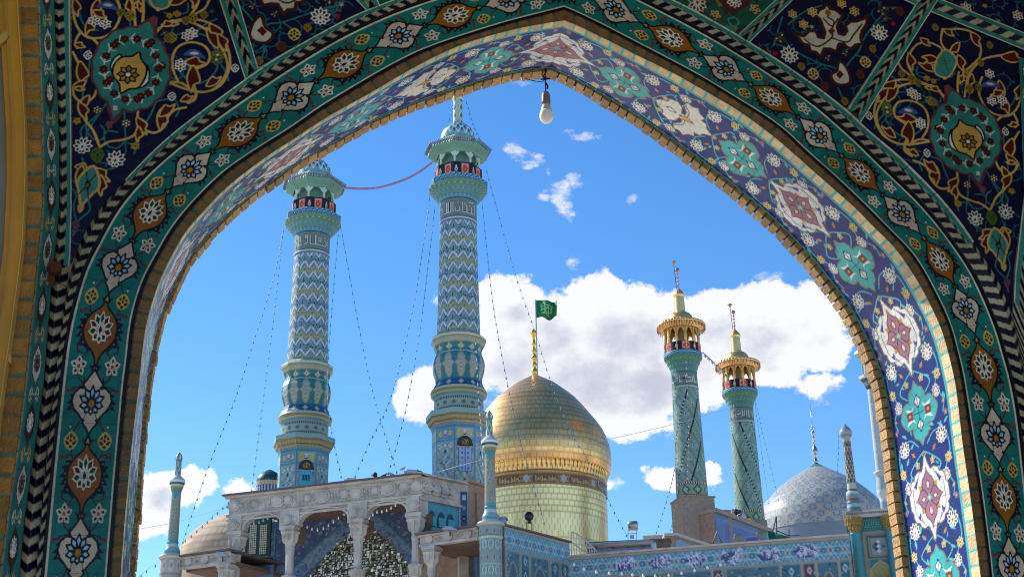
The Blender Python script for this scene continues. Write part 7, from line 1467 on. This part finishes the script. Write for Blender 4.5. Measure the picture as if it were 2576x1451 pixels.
# white railing
rl_ = empty('steel_railing', tuple(at(1460, 1392, 66)), 'white steel stair railing sloping down at the inner corner of the tiled walls', 'railing'); mb = MB(); WHM = mat('white_paint', lin('c4c0b8'), rough=.5)
tp = [(1437, 1337), (1450, 1341), (1466, 1352), (1484, 1368), (1502, 1386)]; btm = [(1438, 1392), (1450, 1390), (1466, 1390), (1484, 1390), (1500, 1390)]
mb.tube([at(*p, 66.2) for p in tp], .035, 6); mb.tube([at(1438, 1362, 66.2), at(1455, 1376, 66.2), at(1478, 1389, 66.2)], .03, 6)
for k in range(11):
    t = k / 10; x = 1437 + 64 * t; y = np.interp(x, [p[0] for p in tp], [p[1] for p in tp]); mb.tube([at(x, y, 66.2), at(x + 1, np.interp(x, [1437, 1460, 1500], [1393, 1391, 1389]), 66.2)], .04 if k == 0 else .025, 5)
mb.build('rails', WHM, rl_)
# horn loudspeakers
BLKM = mat('black_plastic', lin('16161c'), rough=.35); GRM = mat('grey_horn', lin('6c7874'), rough=.35)
def horn(x, y, r, d, lab, m, yaw=0.0, legs=None, grp='horn loudspeakers on the roofs'):
    c = at(x, y, d); px_ = camdepth(c) / F; R_ = r * px_; root = empty('horn_speaker', tuple(c - (0, 0, R_ * 2)), lab, 'loudspeaker', grp); mb = MB(); D = np.array([sin(yaw), -cos(yaw), -.12]); D /= np.linalg.norm(D)
    mb.tube([c + D * R_ * .0 - D * R_ * 1.5, c - D * R_ * 1.1, c - D * R_ * .6, c - D * .15 * R_, c + D * R_ * .25], [R_ * .35, R_ * .38, R_ * .5, R_ * .8, R_], 20); mb.tube([c + D * R_ * .25, c + D * R_ * .3], [R_ * 1.03, R_ * 1.0], 20); mb.build('horn', m, root, True)
    mb = MB(); mb.ball(c + D * R_ * .1, R_ * .3, 10, 6); mb.lathe(c[0], c[1] + .05, [(c[2] - R_ * 1.5, R_ * .38), (c[2] - R_ * .5, R_ * .38)], 10); mb.build('driver', m, root, True)
    if legs:
        mb = MB(); [mb.tube([c + (sx_ * R_ * .55, .1, -R_ * 1.0), c + (sx_ * R_ * .55, .1, -R_ * legs)], .02, 5) for sx_ in (-1, 1)]; mb.build('legs', mat('rust'), root)
horn(1331, 1298, 11.5, 63, 'black horn loudspeaker on two legs in front of the golden drum', BLKM, 0, 3.2)
horn(1856, 1351, 11.5, 67, 'grey horn loudspeaker on the wall top, left of the pair below the gable', GRM, .3)
horn(1914, 1346, 12.5, 67, 'grey horn loudspeaker on the wall top beside the green cloth', GRM, .2)
horn(1850, 1287, 11, 96, 'black horn loudspeaker turned sideways on the gable beside the shorter gilded minaret', BLKM, -1.2)
horn(1868, 1297, 10, 96, 'pale grey horn loudspeaker on the gable at the foot of the shorter gilded minaret', mat('pale_metal'), .9)
horn(943, 1194, 7, 63, 'small brown horn loudspeaker standing on the arcade roof edge', mat('rust'), .9)
# green cloth and mast wires
gc = empty('green_cloth', tuple(at(1955, 1352, 70)), 'dark green cloth bundle draped along the wall top under the blue dome', 'cloth'); Pg = [(1930, 1334), (1945, 1336), (1962, 1343), (1980, 1347), (1992, 1352), (1990, 1356), (1968, 1357), (1950, 1358), (1934, 1357)]
mb = MB(); V = [at(x, y, 70 + .2 * sin(k * 2.3)) for k, (x, y) in enumerate(Pg)]; n = len(V); mb.add(V + [v + (0.05, .5, 0) for v in V], [tuple(range(n)), tuple(reversed(range(n, 2 * n)))] + [(i, i + n, (i + 1) % n + n, (i + 1) % n) for i in range(n)]); mb.build('drape', mat('green_cloth', lin('0c5c4c'), rough=.9, var=.3, nscale=6), gc)
am = empty('mast_tripod', tuple(at(1954, 1345, 70)), 'thin dark aerial with guy rods standing on the wall top before the blue dome', 'aerial'); mb = MB()
for P in ([(1953, 1298), (1954, 1346)], [(1953, 1298), (1943, 1340)], [(1954, 1334), (1985, 1347), (2010, 1346)], [(1985, 1330), (1985, 1348)]): mb.tube([at(*p, 69.5) for p in P], .03, 5)
mb.build('rods', mat('dark_iron'), am)
mb = MB(); mb.tube([at(*p, 69.5) for p in ((1792, 1368), (1803, 1336), (1817, 1368))], .03, 5); tag(mb.build('bent_rod', mat('dark_iron'), origin=tuple(at(1803, 1368, 69.5))), 'bent black rod standing on the long wall before the brick block shoulder', 'rod')
hut('small grey box on the turret ledge beside the golden drum', 1257, 1303, 1273, 1314, 60.5, .5, mat('pale_metal'), 'junction_box', 'box')
# flat floodlights and birds on the roof edges
def flood(x, y, w_, d, lab):
    c = at(x, y, d); px_ = camdepth(c) / F; root = empty('floodlight', tuple(c - (0, 0, .25)), lab, 'floodlight', 'floodlights on the roof edge'); mb = MB(); h = w_ * px_
    mb.frame(c + (-h / 2, -.5, -.05), (h, 0, -.06), (0, .6, .02), (0, 0, .06)); mb.frame(c + (-h * .35, -.35, .01), (h * .6, 0, -.04), (0, .4, 0), (0, 0, .1)); mb.build('lamp_housing', mat('pale_metal'), root); mb = MB(); mb.tube([c + (0, 0, 0), c + (0, .1, -.25)], .04, 5); mb.build('bracket', mat('dark_iron'), root)
flood(594, 1249, 34, 66.5, 'flat grey floodlight jutting from the far left corner of the arcade roof'); flood(722, 1231, 34, 65, 'flat pale floodlight on the arcade roof at the foot of the left minaret'); flood(889, 1211, 40, 63.5, 'flat grey floodlight on the middle of the arcade roof'); flood(1040, 1190, 44, 62, 'flat pale floodlight at the right corner of the arcade roof')
flood(560, 1396, 34, 64, 'flat grey floodlight on the left wing below the plain dome'); flood(1132, 1332, 36, 60.5, 'flat pale floodlight on the right wing under the louvred window')
def bird(x, y, d, lab, c, hd=1):
    p = at(x, y, d); r = empty('pigeon', tuple(p), lab, 'bird', 'pigeons on the roof edge'); V = []; mb = MB(); mb.tube([p + (-.16 * hd, 0, .1), p + (-.08 * hd, 0, .12), p + (0, 0, .14), p + (.07 * hd, 0, .17), p + (.1 * hd, 0, .22), p + (.13 * hd, 0, .24), p + (.17 * hd, 0, .235)], [.012, .05, .065, .05, .03, .032, .006], 8); mb.tube([p + (0, .02, .08), p + (0.01, .02, 0)], .008, 4); mb.tube([p + (0, -.02, .08), p + (0.01, -.02, 0)], .008, 4); mb.build('body', mat(c, lin({'dark_feather': '34343c', 'pale_feather': 'a09c98'}[c]), rough=.7), r, True)
bird(1012, 1186, 62, 'pale pigeon standing on top of the right floodlight', 'pale_feather'); bird(1056, 1194, 61.9, 'dark pigeon standing at the right corner of the arcade roof', 'dark_feather', -1); bird(966, 1203, 62.5, 'dark pigeon left of the others on the arcade roof edge', 'dark_feather'); bird(985, 1200, 62.4, 'pale pigeon between the floodlights on the arcade roof edge', 'pale_feather', -1)

# ================================================================== strings of lamps, garlands, wires
BU = mat('teal_bulb', lin('3c90a8'), rough=.35); WBU = mat('white_bulb', lin('e4e4d8'), rough=.35); CB = mat('cable', lin('3c6478'), rough=.6)
bm = None
def string(lab, pts, ds, n, bulbm=BU, r=.034, cr_=.007, sagcol=CB):
    """pts: measured points; ds: forward distance at each"""
    Q = spline([at(x, y, d) for (x, y), d in zip(pts, ds)], 8); root = empty('lamp_string', tuple(Q[-1]), lab, 'string of lamps', 'strings of coloured lamps'); mb = MB(); mb.tube(Q, cr_, 4); mb.build('cable', sagcol, root)
    c = cum(Q); F_ = None
    for k in range(n):
        t = c[-1] * (k + .5) / n; p = np.array([np.interp(t, c, Q[:, j]) for j in range(3)])
        if F_ is None:
            mb = MB(); mb.lathe(0, 0, [(-.16, .012), (-.13, r * .9), (-.09, r), (-.03, r * .5), (0, r * .4)], 7); F_ = mb.build('bulb', bulbm, None, True); F_.parent = root; F_.location = tuple(p - wloc(root))
        else: o = F_.copy(); COL.objects.link(o); o.parent = root; o.location = tuple(p - wloc(root))
DM0, DM1 = 71, 67
string('lamp string sweeping from the left minaret down to the far left turret', [(714, 570), (690, 690), (640, 850), (590, 1005), (540, 1130), (500, 1240), (457, 1370)], [72, 71, 70, 69, 68, 67.5, 67], 44)
string('lamp string from the left minaret down behind the arcade corner', [(712, 585), (688, 800), (660, 1020), (632, 1240)], [72, 71, 69, 67], 34)
string('lamp string down the right side of the left minaret', [(853, 560), (826, 900), (828, 1040), (860, 1204)], [71, 70, 68, 66], 34)
string('lamp string from the left minaret crossing others and ending on the arcade roof', [(852, 540), (905, 830), (945, 1010), (1001, 1192)], [71, 69, 66, 63], 34)
string('lamp string from the middle minaret leaning left to the arcade roof', [(1082, 490), (1045, 740), (985, 990), (930, 1110), (889, 1204)], [67.5, 66, 65, 64, 63.8], 40)
string('lamp string close left of the middle minaret ending above the arcade', [(1094, 520), (1060, 800), (1020, 1030), (974, 1196)], [67.5, 66, 64.5, 63], 36)
string('lamp string from the middle minaret across the left of the golden dome', [(1213, 510), (1240, 760), (1276, 960), (1310, 1110), (1345, 1230), (1372, 1322)], [67.5, 67, 66, 65, 65, 65], 40)
string('lamp string from the middle minaret passing the flag and over the golden dome', [(1222, 420), (1260, 560), (1300, 700), (1345, 830), (1390, 970), (1440, 1090), (1480, 1160), (1580, 1352)], [67.5, 68, 69, 70, 71, 72, 72, 72], 48)
string('short lamp string down the bulge of the middle minaret', [(1196, 850), (1204, 1000), (1212, 1100), (1216, 1190)], [65.5, 65, 64, 63], 18, WBU)
string('lamp string from the far left turret foot up to the arcade corner', [(459, 1362), (500, 1328), (545, 1288), (582, 1255)], [67, 67, 66.5, 66.5], 9)
string('lamp string rising from the left edge to the far left turret', [(338, 1460), (370, 1432), (402, 1412)], [66, 67, 67], 4)
string('lamp string left of the taller gilded minaret, outer one', [(1704, 980), (1700, 1150), (1680, 1245), (1649, 1344)], [93, 92, 88, 85], 22)
string('lamp string left of the taller gilded minaret, inner one by the brick block', [(1708, 1050), (1705, 1220), (1696, 1290), (1684, 1342)], [93, 91, 88, 85], 20)
string('red and white lamp string down the front of the taller gilded minaret', [(1726, 900), (1732, 1040), (1732, 1140), (1728, 1230), (1726, 1330)], [93.2, 93, 92.6, 92.2, 92], 26, mat('rose_bulb', lin('c08c80'), rough=.4), .06)
string('lamp string right of the shorter gilded minaret, outer one', [(1900, 1005), (1926, 1120), (1960, 1262)], [103, 108, 112], 18)
string('lamp string right of the shorter gilded minaret, inner one', [(1899, 1010), (1915, 1130), (1935, 1270)], [103, 108, 112], 18)
string('fine lamp string hanging near the right jamb', [(2110, 1085), (2108, 1150), (2102, 1225), (2100, 1290)], [72, 72, 72, 72], 14, BU, .03)
string('white lamp string looping along the long tiled wall', [(1432, 1408), (1475, 1428), (1520, 1436), (1560, 1437), (1640, 1444), (1710, 1436), (1828, 1411)], [61.5, 61, 61, 61, 60, 60, 60], 13, WBU, .07)
string('lamp garland draped in the middle arch of the arcade', [(755, 1313), (790, 1327), (815, 1323), (850, 1299), (873, 1283)], [65, 64.6, 64.4, 64, 64], 9, WBU, .04)
string('lamp garland draped in the right arch of the arcade', [(924, 1302), (945, 1284), (972, 1279), (1000, 1262), (1012, 1255)], [63, 62.8, 62.6, 62.4, 62.4], 8, WBU, .04)
string('lamp garland hanging in the left arch of the arcade', [(632, 1312), (650, 1309), (670, 1300), (680, 1296)], [66, 66, 65.8, 65.8], 4, WBU, .04)
string('lamp string on the slender mast of the middle minaret, left side', [(1146, 248), (1130, 300), (1106, 378)], [68, 67.6, 67], 9); string('lamp string on the slender mast of the middle minaret, right side', [(1172, 250), (1190, 310), (1213, 362)], [68, 67.6, 67], 9)
string('lamp string at the dome of the left minaret', [(812, 400), (826, 430), (842, 470)], [71.5, 71.4, 71], 5)
def garland(lab, pts, ds, hang, cols, n):
    Q = spline([at(x, y, d) for (x, y), d in zip(pts, ds)], 10); root = empty('garland', tuple(Q[-1]), lab, 'garland'); mb = MB(); mb.tube(Q, .02, 4); mb.build('cable', mat('garland_cord', lin('8c6c7c'), rough=.7), root); c = cum(Q); mb = MB()
    for k in range(n):
        t = c[-1] * k / n; p = np.array([np.interp(t, c, Q[:, j]) for j in range(3)]); h = hang(k); mb.frame(p - (.03, 0, h), (.07, 0, 0), (0, .03, 0), (0, 0, h), lin(cols[k % len(cols)]))
    mb.build('tassels', mat('lamp_fringe'), root, vcol=True)
garland('thin mauve tassel garland hanging between the two tall minarets', [(856, 469), (900, 473), (950, 470), (1010, 453), (1055, 430), (1090, 404)], [71, 70.5, 70, 69, 68, 67.5], lambda k: .11, ('9c84a0', '8090b8', 'b08c98'), 90)
garland('red and white drops strung between the two gilded galleries', [(1768, 885), (1790, 905), (1812, 925), (1830, 945)], [94, 97, 100, 103], lambda k: .12 + .16 * abs(sin(k * 2.1)), ('b07c78', 'c8c0c0', '9c8c98'), 22)
def wire(lab, pts, ds, r=.012): 
    Q = spline([at(x, y, d) for (x, y), d in zip(pts, ds)], 10); mb = MB(); mb.tube(Q, r, 4); tag(mb.build('overhead_wire', mat('pale_wire', lin('b4bcc4'), rough=.6), origin=tuple(Q[0])), lab, 'wire', 'thin overhead wires')
wire('thin pale wire crossing the golden dome from the chain turret to the right', [(1100, 1187), (1240, 1150), (1400, 1128), (1550, 1100), (1700, 1065), (1830, 1028)], [62, 62, 70, 80, 90, 100]); wire('faint wire across the cloud left of the arcade', [(350, 1330), (450, 1310), (580, 1270)], [67, 67, 66.5])
